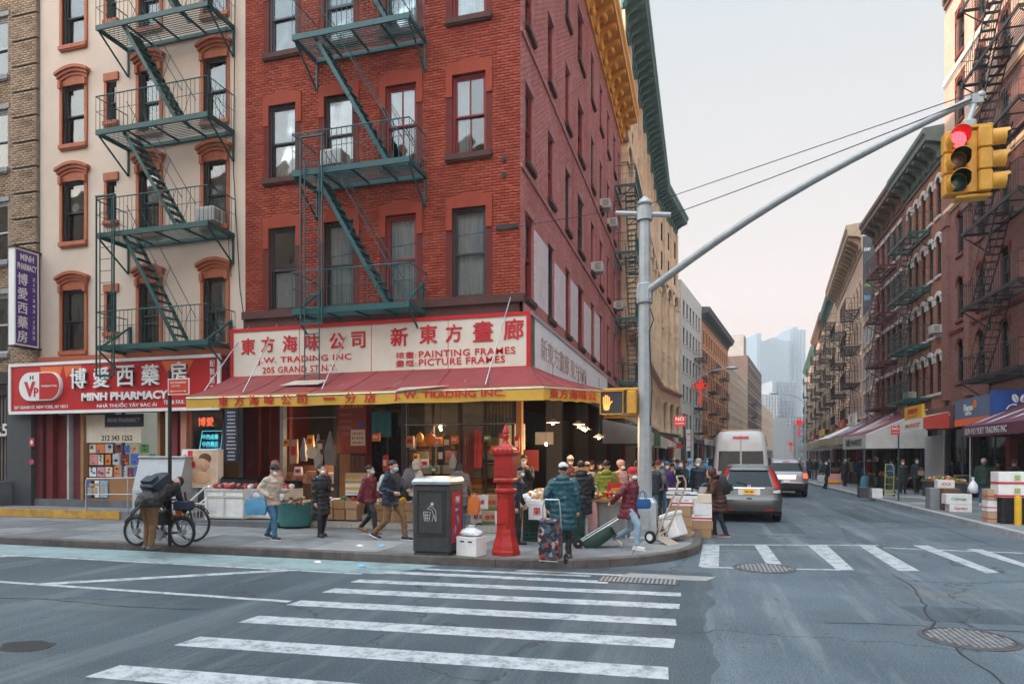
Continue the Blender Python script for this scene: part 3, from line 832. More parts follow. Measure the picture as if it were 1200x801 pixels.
# ------------------------------------------------------------------ fire escape
def fire_escape(label,x0,x1,levels,depth,mt,loc,rotz=0.0,stair=(0.5,2.6),ladder=None,group='fire escapes on the tenement fronts',rail_h=0.95,top_open=True,braces=True,bal=0.14,detail=True,flip=False,down=None,goose=False,stair_mt=None,rake=True):
 """platform balconies one above the other joined by steep stairs; local x along the wall, -y outwards"""
 t=thing('fire_escape',label,'fire escape',loc,rotz,group)
 W=x1-x0;hw=.025
 def platform_mesh(hole):
  b=MB()
  b.box(x0,x1,-depth,-depth+.05,-.11,.03) # outer channel
  b.box(x0,x1,-.06,-.01,-.10,.02)
  b.box(x0,x0+.05,-depth+.05,-.06,-.10,.02);b.box(x1-.05,x1,-depth+.05,-.06,-.10,.02)
  nb=4
  for i in range(1,nb):
   x=x0+W*i/nb
   b.box(x-.02,x+.02,-depth+.05,-.06,-.07,-.02)
  return b.mesh('platform',[mt])
 gr=MB();n=int((depth-.12)/.078)
 for i in range(n):
  y=-depth+.07+i*.078
  gr.box(x0+.05,x1-.05,y,y+.024,-.008,.006)
 grm=gr.mesh('grating',[mt])
 br=MB()
 for x in((x0+.03),(x1-.07)):
  br.box(x,x+.05,-.05,-.003,-.85,-.1)
  br.tube([(x+.025,-.03,-.85),(x+.025,-depth*.93,-.12)],.028,5)
 brm=br.mesh('bracket',[mt])
 rl=MB();r=.014
 z=rail_h
 rl.tube([(x0,-.02,z),(x0,-depth+.02,z),(x1,-depth+.02,z),(x1,-.02,z)],.018,5)
 rl.tube([(x0,-.02,z*.55),(x0,-depth+.02,z*.55),(x1,-depth+.02,z*.55),(x1,-.02,z*.55)],.009,4)
 k=int(W/bal)
 for i in range(k+1):
  x=x0+W*i/k;rl.tube([(x,-depth+.02,0),(x,-depth+.02,z)],.009 if detail else .013,4)
 kk=int(depth/bal)
 for i in range(kk):
  y=-depth*i/kk
  rl.tube([(x0,y,0),(x0,y,z)],.008,4);rl.tube([(x1,y,0),(x1,y,z)],.008,4)
 rlm=rl.mesh('railing',[mt])
 pm=platform_mesh(None)
 for lv in levels:
  o=inst('platform',pm,t,(0,0,lv));g_=inst('grating',grm,o)
  if not detail:pass
  inst('railing',rlm,t,(0,0,lv+.03))
  if braces:inst('bracket',brm,o)
 sa,sb=stair
 if flip:sa,sb=sb,sa
 for i in range(len(levels)-1):
  H=levels[i+1]-levels[i]
  s=MB();ya,yb=-depth+.12,-depth+.12+.5
  for y in(ya,yb):
   dx=.07 if sb>sa else-.07
   s.prism([(sa,H),(sa+dx*1.6,H),(sb+dx*1.6,0),(sb,0)],y,y+.03,'Y')
  # hand rail
  for y in(ya,yb+.03):
   s.tube([(sa+dx*3,y,H+.75),(sb+dx*3.4,y,.78)],.012,4)
   for q in(.12,.5,.88):
    px_=sa+(sb-sa)*q;s.tube([(px_,y,H*(1-q)),(px_+dx*4.2,y,H*(1-q)+.72)],.009,4)
  so=s.build('stair',stair_mt or mt,t,loc=(0,0,levels[i]))
  tm=MB();tm.box(-.03,.15 if sb>sa else-.15,ya+.03,yb,-.01,.012)
  if sb<=sa:tm=MB().box(-.15,.03,ya+.03,yb,-.01,.012)
  tme=tm.mesh('tread',[stair_mt or mt]);nt_=int(H/.235)
  for q in range(1,nt_):
   f=q/nt_;inst('tread',tme,so,(sa+(sb-sa)*f,0,H*(1-f)))
 if ladder:
  lx,zt,zb,guide=ladder
  b=MB()
  for x in(lx,lx+.42):b.tube([(x,-depth-.05,zb),(x,-depth-.05,zt)],.018,5)
  lo_=b.build('drop_ladder',mt,t)
  rm=MB();rm.tube([(lx,-depth-.05,0),(lx+.42,-depth-.05,0)],.011,5);rme=rm.mesh('rung',[mt])
  q=zb+.05
  while q<zt:inst('rung',rme,lo_,(0,0,q));q+=.33
  if guide:
   b=MB()
   for x in(lx-.12,lx+.5):b.box(x,x+.03,-depth-.09,-depth-.05,guide[0],guide[1])
   b.box(lx-.12,lx+.53,-depth-.1,-depth-.04,guide[0]-.04,guide[0])
   b.box(lx-.12,lx+.55,-depth-.1,-depth-.03,guide[1],guide[1]+.04)
   b.build('ladder_guide',mt,t)
 if down:
  # struts that carry the lowest platform from below or above
  b=MB()
  for x in(x0+.1,x1-.15):
   b.box(x,x+.07,-.07,-.01,levels[0],levels[0]+.75);b.tube([(x+.03,-.04,levels[0]+.72),(x+.03,-depth*.9,levels[0]+.02)],.035,5)
  b.build('strut',mt,t)
 return t
# ================================================================== CORNER BUILDINGS ON THE MAIN STREET
FY=16.0
XR,XL=-4.34,-12.37
M['mortar_red']=mat('mortar_red',(0.13,0.022,0.016),0.9,0.2)
M['brick_red']=brick_island_mat('painted_red_brick',[(0.26,0.042,0.022),(0.33,0.060,0.032),(0.39,0.088,0.048),(0.29,0.048,0.026)],soil=0.75,soil_col=(0.17,0.032,0.022),big=.8)
M['brick_pink']=brick_island_mat('faded_pink_painted_brick',[(0.44,0.16,0.15),(0.50,0.20,0.185),(0.55,0.24,0.225),(0.47,0.18,0.17)],soil=0.85,soil_col=(0.27,0.075,0.065),big=0.3)
M['mortar_pink']=mat('mortar_pink',(0.40,0.17,0.165),0.9,0.2)
M['brick_tan']=brick_island_mat('tan_brick',[(0.22,0.14,0.09),(0.34,0.23,0.15),(0.42,0.30,0.20),(0.28,0.18,0.11)],soil=0.4)
M['mortar_tan']=mat('mortar_tan',(0.24,0.2,0.16),0.9,0.2)
M['stucco']=mat('cream_stucco',(0.62,0.50,0.40),0.85,0.06,1.2,bump=0.12,bscale=40,stain=0.30,stain_col=(0.42,0.33,0.27))
M['terracotta']=mat('terracotta_paint',(0.40,0.115,0.05),0.7,0.15,4,stain=0.35,stain_col=(0.2,0.05,0.03))
M['red_trim']=mat('red_window_paint',(0.22,0.02,0.02),0.6,0.15)
M['grey_trim']=mat('grey_window_paint',(0.08,0.08,0.085),0.6,0.15)
M['dark_trim']=mat('dark_window_paint',(0.035,0.03,0.03),0.6,0.15)
M['teal_iron']=mat('teal_green_ironwork',(0.018,0.090,0.094),0.5,0.2,6,stain=0.3,stain_col=(0.02,0.04,0.04))
M['green_iron']=mat('dark_green_ironwork',(0.012,0.066,0.064),0.5,0.2,6,stain=0.3,stain_col=(0.01,0.03,0.025))
M['black_iron']=mat('black_ironwork',(0.015,0.017,0.02),0.5,0.2,6)
M['redbrown_iron']=mat('red_brown_ironwork',(0.09,0.02,0.018),0.55,0.2,6)
M['gold_cornice']=mat('yellow_painted_cornice',(0.70,0.34,0.05),0.65,0.12,3,stain=0.35,stain_col=(0.4,0.17,0.03))
M['green_cornice']=mat('green_copper_cornice',(0.07,0.15,0.135),0.65,0.15,3,stain=0.4,stain_col=(0.12,0.2,0.17))
M['pale_patch']=mat('pale_lavender_paint',(0.62,0.55,0.57),0.85,0.12,3,bump=.3,bscale=30,stain=0.5,stain_col=(0.45,0.33,0.33))
# ---------------- red brick corner building
red=thing('brick_tenement','red brick corner tenement with teal fire escape above the seafood and picture frame shop','building',(XL,FY,0))
W=XR-XL;D=21.6;ZT=19.4;ZB=5.45
cols=[(-11.61,-10.74),(-9.86,-8.97),(-8.03,-7.14),(-6.15,-5.24)]
flo=[(5.96,8.25),(9.61,11.66),(13.09,15.15),(16.6,18.6)]
holesF=[(a-XL,b-XL,z0,z1)for a,b in cols for z0,z1 in flo]
wall_sheet(red,W,ZB,ZT,holesF,M['mortar_red'])
lint={z:lintel_flat(cols[0][1]-cols[0][0]if False else .89,z1-z0,M['brownstone_red']if 'brownstone_red' in M else mat('red_brown_stone',(0.30,0.045,0.02),0.85,0.15,3,stain=0.4,stain_col=(0.14,0.03,0.02)))for z,z1 in flo for z0 in(z,)}
bh_holes=[(a-.17,b+.17,z0-.17,z1+.26)for a,b,z0,z1 in holesF]
brick_field(red,0,W,5.95,ZT,bh_holes+[(0,W,8.45,8.45)],M['brick_red'],seed=4)
sm={}
rr=random.Random(11)
frames=[['dark_trim','dark_trim','red_trim','dark_trim'],['dark_trim','dark_trim','red_trim','red_trim'],['grey_trim','grey_trim','grey_trim','red_trim'],['grey_trim']*4]
curt=[['low','full','full','full'],['full','full','half','left'],['full','low','full','full'],['half']*4]
for j,(z0,z1)in enumerate(flo):
 for i,(a,b)in enumerate(cols):
  w=b-a;key=(round(w,2))
  if key not in sm:sm[key]=sill_mesh(w,M['sillstone'],.17,.14,.11)
  lt=lintel_flat(w,z1-z0,MATS['red_brown_stone'],.17,.42)
  window(red,a-XL,z0,w,z1-z0,'sash mullion' if(frames[j][i]=='red_trim' and j==1)else 'sash',M[frames[j][i]],sm[key]if j>0 else None,lt,curtain=curt[j][i])
# stone courses below the first row and at its sills
b=MB();b.box(-.02,W+.12,-.16,0,5.74,5.95);b.box(-.02,W+.07,-.07,0,5.45,5.735);b.build('stone_course',M['sillstone'],red)
# old tie anchors
for z in(9.35,8.95,7.65):
 b=MB();b.lathe([(.07,-.05),(.07,.0),(.0001,.0)],8,axis='Y',c=(W-.42,0,z))if z>8 else b.box(W-.62,W-.05,-.06,0,z-.05,z+.05)
 b.build('wall_tie',M['black'],red)
# side wall on the side street
syc=[16.9,19.5,22.1,24.6,27.4,29.8,32.2,34.6,36.6]
sw=[.85,.8,.8,1.2,.8,.8,.8,.8,.7]
holesS=[(c-w/2-FY,c+w/2-FY,z0,z1)for c,w in zip(syc,sw)for z0,z1 in[(6.0,8.2)]+[(z0-.1,z1-.15)for z0,z1 in flo[1:]]]
SIDE=dict(loc=(W,0,0),rotz=PI/2)
wall_sheet(red,D,ZB,ZT,holesS,M['mortar_pink'],**SIDE)
brick_field(red,0.0,D,ZB,ZT,[(a-.06,b+.06,z0-.12,z1+.2)for a,b,z0,z1 in holesS],M['brick_pink'],seed=9,proud=.006,**SIDE)
rr=random.Random(3)
for(a,b_,z0,z1)in holesS:
 w=b_-a
 k2=('s',round(w,2))
 if k2 not in sm:sm[k2]=sill_mesh(w,M['sillstone'],.08,.12,.1)
 wb=MB();wb.box(-.06,w+.06,-.015,0.0,z1-z0,z1-z0+.2);lm=wb.mesh('lintel',[M['mortar_pink']])
 window(red,a,z0,w,z1-z0,'sash',M['red_trim']if rr.random()<.6 else M['dark_trim'],sm[k2],lm,(W,0,0),PI/2,rnd=rr)
for i in range(5):
 a=syc[i]+sw[i]/2-FY+.07;c=syc[i+1]-sw[i+1]/2-FY-.07
 b=MB();b.box(a,c,-.022,0,6.05,8.0-(.15 if i % 2 else 0));b.build('painted_patch',M['pale_patch'],red,loc=(W,0,0),rot=(0,0,PI/2))
b=MB();b.box(-.07,D,-.07,0,5.45,5.75);b.box(0,D,-.05,0,9.12,9.22);b.box(0,D,-.05,0,12.5,12.6);b.build('stone_course',M['mortar_pink'],red,loc=(W,0,0),rot=(0,0,PI/2))
cornice(red,D+.9,ZT,M['gold_cornice'],1.0,1.75,1.15,(W,0,0),PI/2,ornate=True,x0=-.9)
cornice(red,W,ZT,M['gold_cornice'],1.0,1.75,1.15,(0,0,0),0,ornate=True)
# roof, back, party wall
b=MB();b.box(.0,W-.002,.30,D,ZT-.2,ZT-.05);b.build('roof',M['dkgrey'],red)
b=MB();b.box(.0,.15,.25,D,0,ZT-.21);b.box(.15,W-.25,D-.2,D,0,ZT-.21);b.build('rear_wall',M['mortar_red'],red)
for z in(5.2,8.9,12.4,15.9):
 b=MB();b.box(.16,W-.26,.3,D-.21,z-.1,z+.1);b.build('floor_slab',M['void'],red)
# ---------------- cream building
CXL=-19.92
cream=thing('stucco_tenement','cream stucco tenement with orange window hoods above the pharmacy','building',(CXL,FY,0))
Wc=XL-CXL-.01
ccol=[(-19.0,-18.12,0),(-17.28,-16.93,1),(-16.07,-15.32,0),(-13.77,-13.0,0)]
cfl=[(5.15,7.05),(8.5,10.4),(11.5,13.35),(14.55,16.4),(17.6,19.3)]
hc=[]
for a,b_,small in ccol:
 for z0,z1 in cfl:
  if small:hc.append((a-CXL,b_-CXL,z0+.5,z0+1.72))
  else:hc.append((a-CXL,b_-CXL,z0,z1))
wall_sheet(cream,Wc,4.75,20.6,hc,M['stucco'])
rr=random.Random(21)
for a,b_,small in ccol:
 w=b_-a
 sl=sill_mesh(w,M['terracotta'],.1,.12,.1)
 for z0,z1 in cfl:
  if small:
   lb=MB();lb.box(-.1,w+.1,-.06,0,1.22,1.45);lb.box(-.1,0,-.03,.055,0,1.22)
   window(cream,a-CXL,z0+.5,w,1.22,'sash',M['dark_trim'],sl,lb.mesh('lintel',[M['terracotta']]),curtain=None)
  else:
   window(cream,a-CXL,z0,w,z1-z0,'sash',M['dark_trim'],sl,hood_mesh(w,z1-z0,M['terracotta']),curtain=rr.choice(['full','half','low',None]))
b=MB();b.box(0,Wc,.3,15,20.3,20.45);b.build('roof',M['dkgrey'],cream)
b=MB();b.box(0,.15,.25,15,0,20.3);b.box(.15,Wc,14.8,15,0,20.3);b.build('rear_wall',M['stucco'],cream)
for z in(4.7,8.0,11.1,14.2,17.3):
 b=MB();b.box(.16,Wc-.16,.3,14.7,z-.1,z+.1);b.build('floor_slab',M['void'],cream)
b=MB();b.box(0.02,Wc-.3,-.12,0,4.78,4.98);b.build('stone_course',M['terracotta'],cream)
cornice(cream,Wc,19.6,M['terracotta'],.8,1.2,.9)
# ---------------- tan brick building at far left (runs on out of frame)
TX0=-62.0
tanb=thing('brick_apartment_house','tan brick apartment house with banded corner piers at the left edge of the photo','building',(TX0,FY,0))
Wt=CXL-TX0-.01
th=[]
for x in[CXL-TX0-2.35-2.6*i for i in range(10)]:
 for z0 in(5.2,8.15,11.1,14.05,17.0):th.append((x,x+1.0,z0,z0+1.9))
wall_sheet(tanb,Wt,0.15,20,th,M['mortar_tan'])
brick_field(tanb,Wt-8,Wt-1.06,4.6,19.9,[(a-.05,b_+.05,z0-.15,z1+.16)for a,b_,z0,z1 in th],M['brick_tan'],seed=12)
rr=random.Random(31)
slt=sill_mesh(1.0,M['concrete2'],.08,.14,.09)
lt=MB();lt.box(-.08,1.08,-.03,0,1.9,2.05);lt=lt.mesh('lintel',[M['concrete2']])
for h in th:window(tanb,h[0],h[2],1.0,1.9,'sash',M['ltgrey'],slt,lt,rnd=rr)
# banded pier: recessed joints every few courses
z=4.6;q=0
while z<19.8:
 brick_field(tanb,Wt-1.05,Wt-.02,z,min(z+.73,19.9),[],M['brick_tan'],loc=(0,-.10,0),seed=40+q,name='pier_brickwork')
 b=MB();b.box(Wt-1.05,Wt-.02,-.10,0,z,z+.74);b.build('pier_block',M['mortar_tan'],tanb)
 z+=.80;q+=1
b=MB();b.box(0,Wt,.3,15,19.8,20.0);b.build('roof',M['dkgrey'],tanb)
b=MB();b.box(Wt-1.05,Wt-.05,-.25,0,.15,4.55);b.build('shop_pier',M['dkgrey'],tanb)
b=MB();b.box(0,Wt,-.28,-.03,4.2,4.55);b.build('shop_lintel',M['black'],tanb)
b=MB();b.box(0,.2,.3,15,0,19.8);b.box(.2,Wt,14.8,15,0,19.8);b.build('rear_wall',M['mortar_tan'],tanb)
# ---------------- fire escapes on these fronts
fire_escape('teal fire escape zigzagging down the red brick front',-10.13,-6.85,[5.66,9.2,12.7,16.2],1.1,M['teal_iron'],(0,FY,0),stair=(-9.62,-7.55),
   ladder=(-9.72,9.4,3.65,(5.3,10.0)),down=True)
fire_escape('teal fire escape with long platforms on the cream stucco front',-16.52,-12.72,[5.02,8.2,11.12,14.08,17.0],1.1,M['green_iron'],(0,FY,0),stair=(-15.75,-13.9),
   ladder=(-16.3,9.1,4.1,(4.2,9.2)),down=True)
def aircon(loc,rotz,label,w=.6,parent=None):
 t=thing('air_conditioner',label,'air conditioner',loc,rotz,'window air conditioners')
 b=MB();b.bbox(0,w,-.42,.1,0,.4,.015);b.build('case',mat('aircon_cream',(0.5,0.48,0.43),0.6,0.1,stain=.3),t)
 b=MB()
 for i in range(8):b.box(.03,w-.03,-.432,-.42,.05+i*.04,.07+i*.04)
 b.build('grille',M['ltgrey'],t)
 for s in(0,1):
  b=MB()
  x=-.006 if s==0 else w
  for i in range(6):b.box(x,x+.006,-.36,-.1,.07+i*.05,.09+i*.05)
  b.build('vent',M['dkgrey'],t)
 return t
aircon((-13.7,FY-.02,8.51),0,'cream window air conditioner behind the fire escape railing on the cream front')
aircon((-9.72,FY-.02,9.62),0,'window air conditioner in the red brick front, behind the middle fire escape platform')
for(yy,zz,lb)in((27.2,9.5,'white air conditioner in the pink side wall of the corner building, nearest the corner'),(32.0,12.95,'highest air conditioner on the pink side wall'),(29.5,12.95,'air conditioner in the pink side wall below the yellow cornice'),(34.4,9.5,'farthest air conditioner on the pink side wall')):
 aircon((XR+.02,yy,zz),PI/2,lb)
# ================================================================== SIDE STREET BUILDINGS
def row_building(name,label,p0,p1,H,wallm,ncol,floors,wsz,style='sash',fm='dark_trim',lint='arch',lintm=None,sillm=None,corn=None,depth=12,
     zshop=4.2,cat='building',seed=1,corn_h=1.2,corn_d=.8,corn_sp=.9,margin=.8,shop_cols=None,bands=(),detail=True,sidewall=None):
 rnd=random.Random(seed)
 p0=Vector(p0);p1=Vector(p1);W=(p1-p0).length;rz=math.atan2(p1.y-p0.y,p1.x-p0.x)
 t=thing(name,label,cat,(p0.x,p0.y,0),rz)
 w,h=wsz;holes=[]
 for i in range(ncol):
  xc=margin+(W-2*margin)*(i+.5)/ncol
  for z in floors:holes.append((xc-w/2,xc+w/2,z,z+h))
 wall_sheet(t,W,zshop,H,holes,wallm)
 lm={'arch':lambda:lintel_arch(w,h,lintm,.12,.2,.16),'flat':lambda:(MB().box(-.1,w+.1,-.05,0,h,h+.22)).mesh('lintel',[lintm]),'hood':lambda:hood_mesh(w,h,lintm,.14,.1,.07,.12),None:lambda:None}[lint]()
 sl=sill_mesh(w,sillm or lintm,.07,.11,.09)
 for hh in holes:
  window(t,hh[0],hh[2],w,h,style,M[fm],sl,lm,rnd=rnd)
 b=MB();b.box(.16,W-.16,.26,depth,H-.3,H-.1);b.build('roof',M['dkgrey'],t)
 b=MB();b.box(0.0,.15,.01,depth,0,H-.02);b.box(W-.15,W,.01,depth,0,H-.02);b.box(.15,W-.15,depth-.2,depth,0,H-.3)
 b.build('party_wall',sidewall or wallm,t)
 for z in floors:
  b=MB();b.box(.16,W-.16,.34,depth-.21,z-.75,z-.6);b.build('floor_slab',M['void'],t)
 for z,hh,pr,bm_ in bands:
  b=MB();b.box(0,W,-pr,0,z,z+hh);b.box(.0,W,-pr*.6,0,z-.08,z);b.build('stone_course',bm_,t)
 if corn:cornice(t,W,H-corn_h*.55,corn,corn_d,corn_h,corn_sp)
 # shop fronts
 b=MB();b.box(0,W,-.10,.25,zshop-.55,zshop);b.build('shop_lintel',M['dkgrey'],t)
 n=max(2,int(W/3.2));
 for i in range(n+1):
  x=min(max(W*i/n,.18),W-.18);b=MB();b.box(x-.17,x+.17,-.12,.2,.15,zshop-.55);b.box(x-.2,x+.2,-.16,.2,.15,.5);b.build('shop_pier',rnd.choice([M['dkgrey'],M['darkred'],M['grey'],M['black']]),t)
 gl=MB();
 for i in range(n):
  a,c=W*i/n+.2,W*(i+1)/n-.2
  f=MB();f.box(a,c,.1,.16,.15,.55);f.box(a,c,.1,.16,zshop-.95,zshop-.9)
  f.box((a+c)/2-.03,(a+c)/2+.03,.1,.16,.55,zshop-.55);fo=f.build('shop_window',rnd.choice([M['dkgrey'],M['darkred'],M['black'],M['steel']]),t)
  g_=MB();g_.box(a,c,.12,.13,.56,zshop-.56);g_.build('pane',M['glass_shop'],fo)
  # shelves with goods behind the glass
  for z in(.9,1.4,1.9,2.4):
   s=MB();s.box(a,c,.9,1.2,z-.03,z);x=a
   so=s.build('shelf',M['wood'],fo)
   s=MB()
   while x<c-.3:
    ww=rnd.uniform(.12,.35);s.box(x,x+ww,.92,1.15,z,z+rnd.uniform(.15,.38),rnd.randrange(5));x+=ww+.03
   if s.v:g2=s.build('goods',[M['card'],M['orange'],M['white'],M['darkred'],M['yellow']],fo);g2['kind']='stuff'
  s=MB();s.box(a,c,2.2,2.25,.15,zshop-.6);s.build('back_wall',M['tan']if rnd.random()<.4 else M['dkgrey'],fo)
 b=MB();b.box(.2,W-.2,.3,5,zshop-.6,zshop-.5);b.build('shop_ceiling',M['grey'],t)
 t['_W']=W
 return t,W
M['tex_brown']=brick_tex_mat('brown_brick_wall',(0.30,0.13,0.105),(0.22,0.095,0.08),(0.14,0.1,0.09))
M['tex_red2']=brick_tex_mat('orange_red_brick_wall',(0.40,0.15,0.095),(0.31,0.11,0.07),(0.2,0.14,0.11))
M['tex_red3']=brick_tex_mat('dull_red_brick_wall',(0.30,0.12,0.10),(0.23,0.09,0.075),(0.14,0.09,0.08))
M['tex_buff']=brick_tex_mat('buff_brick_wall',(0.66,0.48,0.34),(0.58,0.41,0.28),(0.35,0.27,0.2),soil=.25)
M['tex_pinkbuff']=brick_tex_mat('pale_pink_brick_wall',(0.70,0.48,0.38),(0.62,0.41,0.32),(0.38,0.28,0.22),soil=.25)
M['tex_orange']=brick_tex_mat('orange_brick_wall',(0.62,0.27,0.14),(0.55,0.23,0.115),(0.36,0.2,0.12),soil=.2)
M['tex_dark']=brick_tex_mat('dark_brick_wall',(0.16,0.11,0.09),(0.12,0.08,0.07),(0.1,0.08,0.07))
M['render_grey']=mat('grey_render',(0.30,0.28,0.27),0.85,0.1,1.5,stain=.4)
M['render_dark']=mat('dark_tarred_wall',(0.07,0.075,0.08),0.85,0.25,1.5,stain=.4)
M['offwhite']=mat('offwhite_stone',(0.55,0.53,0.50),0.8,0.1,2,stain=.3)
M['slate_cornice']=mat('grey_green_cornice',(0.10,0.13,0.12),0.7,0.2,3,stain=.4)
M['brown_cornice']=mat('brown_cornice',(0.14,0.09,0.07),0.7,0.2,3)
M['tan_cornice']=mat('tan_cornice',(0.38,0.28,0.19),0.7,0.2,3)
# right side, near to far (origin at the far end so that the fronts face the street)
r1,W1=row_building('brick_tenement','brown brick tenement above the blue cafe sign at the right edge of the photo',(11.4,36.9),(11.4,19.0),24.4,M['tex_brown'],7,
    [5.35,8.2,11.2,14.25,17.3,20.4],(.85,1.9),lint='arch',lintm=M['brownstone'],corn=M['brown_cornice'],seed=51,corn_h=1.5,
    bands=[(7.75,.16,.09,M['brownstone']),(13.6,.2,.12,M['stone']),(16.7,.25,.12,M['stone']),(19.8,.25,.12,M['offwhite'])])
for x in(.35,3.1,10.2,14.6):
 b=MB();b.box(x-.3,x+.3,-.16,0,4.6,13.6);b.box(x-.38,x+.38,-.22,0,12.9,13.3);b.box(x-.36,x+.36,-.2,0,4.6,5.0);b.build('pilaster',M['tex_brown'],r1)
for z0_,z1_ in((16.96,19.8),(20.06,23.3)):  # upper floors in paler brick, low sunlight painted into its colour
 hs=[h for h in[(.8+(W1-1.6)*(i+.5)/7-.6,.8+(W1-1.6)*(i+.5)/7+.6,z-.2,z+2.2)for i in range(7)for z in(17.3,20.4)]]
 wall_sheet(r1,W1,z0_,z1_,hs,M['tex_pinkbuff'],'sunlit_tone_facing',(0,-.035,0),reveal=.036)
r2,W2=row_building('brick_tenement','orange brick tenement with white window arches and green fire escape',(11.4,43.6),(11.4,36.92),17.3,M['tex_red2'],5,
    [5.1,8.0,10.95,13.9],(.72,1.9),lint='arch',lintm=M['offwhite'],corn=M['slate_cornice'],seed=52,corn_h=1.6,corn_d=.95,corn_sp=.95,margin=.35)
r3,W3=row_building('brick_tenement','dull red brick tenement with brown cornice and red fire escape',(11.45,51.0),(11.4,43.62),17.2,M['tex_red3'],5,
    [5.1,8.0,10.95,13.9],(.8,1.9),lint='flat',lintm=M['offwhite'],corn=M['brown_cornice'],seed=53,corn_h=1.6,corn_d=.95,corn_sp=1.1,margin=.35)
r4,W4=row_building('low_building','lower grey rendered building beneath the graffiti wall',(12.2,58.0),(11.47,51.02),12.8,M['render_grey'],3,
    [5.0,7.9,10.3],(1.2,1.7),lint='flat',lintm=M['stone'],fm='ltgrey',seed=54,margin=.3)
r5,W5=row_building('brick_tenement','pale pink tenement with bracketed tan cornice and a graffiti side wall',(14.4,80.5),(12.22,58.02),19.3,M['tex_pinkbuff'],10,
    [5.1,8.1,11.1,14.1],(.95,1.95),lint='arch',lintm=M['stone'],corn=M['tan_cornice'],seed=55,corn_h=2.2,corn_d=1.2,corn_sp=1.3,margin=.4,sidewall=M['render_dark'])
r6,W6=row_building('brick_tenement','buff tenement crowded with black fire escapes, next beyond the graffiti wall building',(16.4,100),(14.42,80.52),20.6,M['tex_buff'],9,
    [5.2,8.3,11.4,14.5,17.4],(.95,1.95),lint='arch',lintm=M['stone'],corn=M['green_cornice'],seed=56,corn_h=1.5,margin=.4)
r7,W7=row_building('brick_tenement','tall buff tenement in the far part of the right row',(18.9,125),(16.42,100.02),21.2,M['tex_pinkbuff'],11,
    [5.2,8.3,11.4,14.5,17.4],(.95,1.95),lint='flat',lintm=M['stone'],corn=M['brown_cornice'],seed=57,corn_h=1.5,margin=.4)
r8,W8=row_building('brick_tenement','farthest tenement of the right row, under the pale sky',(22.5,161),(18.92,125.02),20.4,M['tex_buff'],14,
    [5.2,8.3,11.4,14.5,17.2],(.95,1.95),lint='flat',lintm=M['stone'],corn=M['green_cornice'],seed=58,corn_h=1.5,margin=.4)
# painted lettering on the dark flank of r5 (faces the camera, above the low grey building)
gz=thing('graffiti','white and yellow spray lettering on the dark side wall above the low grey building','graffiti',(12.22,58.0,0))
text('DEVN',M['white'],gz,(.5,-.03,18.2),w=.8,bold=.03,extrude=.002,rotz=0)
text('Neck',M['lime'],gz,(.5,-.03,15.4),w=.8,bold=.02,extrude=.002,shear=.3)
text('BRZ',M['sky'],gz,(.55,-.03,14.4),w=.9,bold=.01,extrude=.002)
text('IO',M['sky'],gz,(.65,-.03,16.5),w=.4,bold=.01,extrude=.002)
# fire escapes of the right side
def on(bld,label,x0,x1,levels,m,**k):
 o=bld
 return fire_escape(label,x0,x1,levels,k.pop('depth',1.05),m,tuple(o.location),o.rotation_euler[2],group='fire escapes of the right row',**k)
on(r1,'black fire escape on the brown brick front above the blue cafe sign',5.2,10.4,[5.0,8.0,11.1,14.2,17.3,20.4],M['black_iron'],stair=(6.0,8.4),flip=True,bal=.2)
on(r2,'green fire escape on the orange brick front with white arches',.5,4.6,[4.95,7.75,10.7,13.6],M['green_iron'],stair=(1.2,3.4),flip=True,bal=.25,ladder=(4.1,7.7,3.9,None))
on(r3,'red fire escape on the dull red brick front',2.2,5.8,[4.95,7.75,10.7,13.6],M['redbrown_iron'],stair=(2.8,4.9),flip=True,bal=.25,ladder=(3.0,8,3.9,None))
on(r5,'black fire escape on the nearer half of the pale pink front',15.5,20.5,[4.95,7.95,10.95,13.95],M['black_iron'],stair=(16.5,18.8),flip=True,bal=.35,detail=False)
on(r5,'black fire escape on the farther half of the pale pink front',5.0,10.0,[4.95,7.95,10.95,13.95],M['black_iron'],stair=(6,8.3),flip=True,bal=.35,detail=False)
for b_,W_,tag_ in((r6,W6,'first buff tenement beyond it'),(r7,W7,'tall buff tenement'),(r8,W8,'farthest right tenement')):
 for q,nm in((.3,'farther'),(.75,'nearer')):
  on(b_,f'black fire escape on the {nm} half of the {tag_}',W_*q-2.2,W_*q+2.6,[5.0,8.1,11.2,14.3,17.2],M['black_iron'],stair=(W_*q-1,W_*q+1.2),flip=True,bal=.5,detail=False)
aircon((11.38,37.9,8.02),-PI/2,'air conditioner in the white arched window of the orange brick front, upper one')
aircon((11.38,42.3,5.12),-PI/2,'air conditioner low in the orange brick front behind the green fire escape')
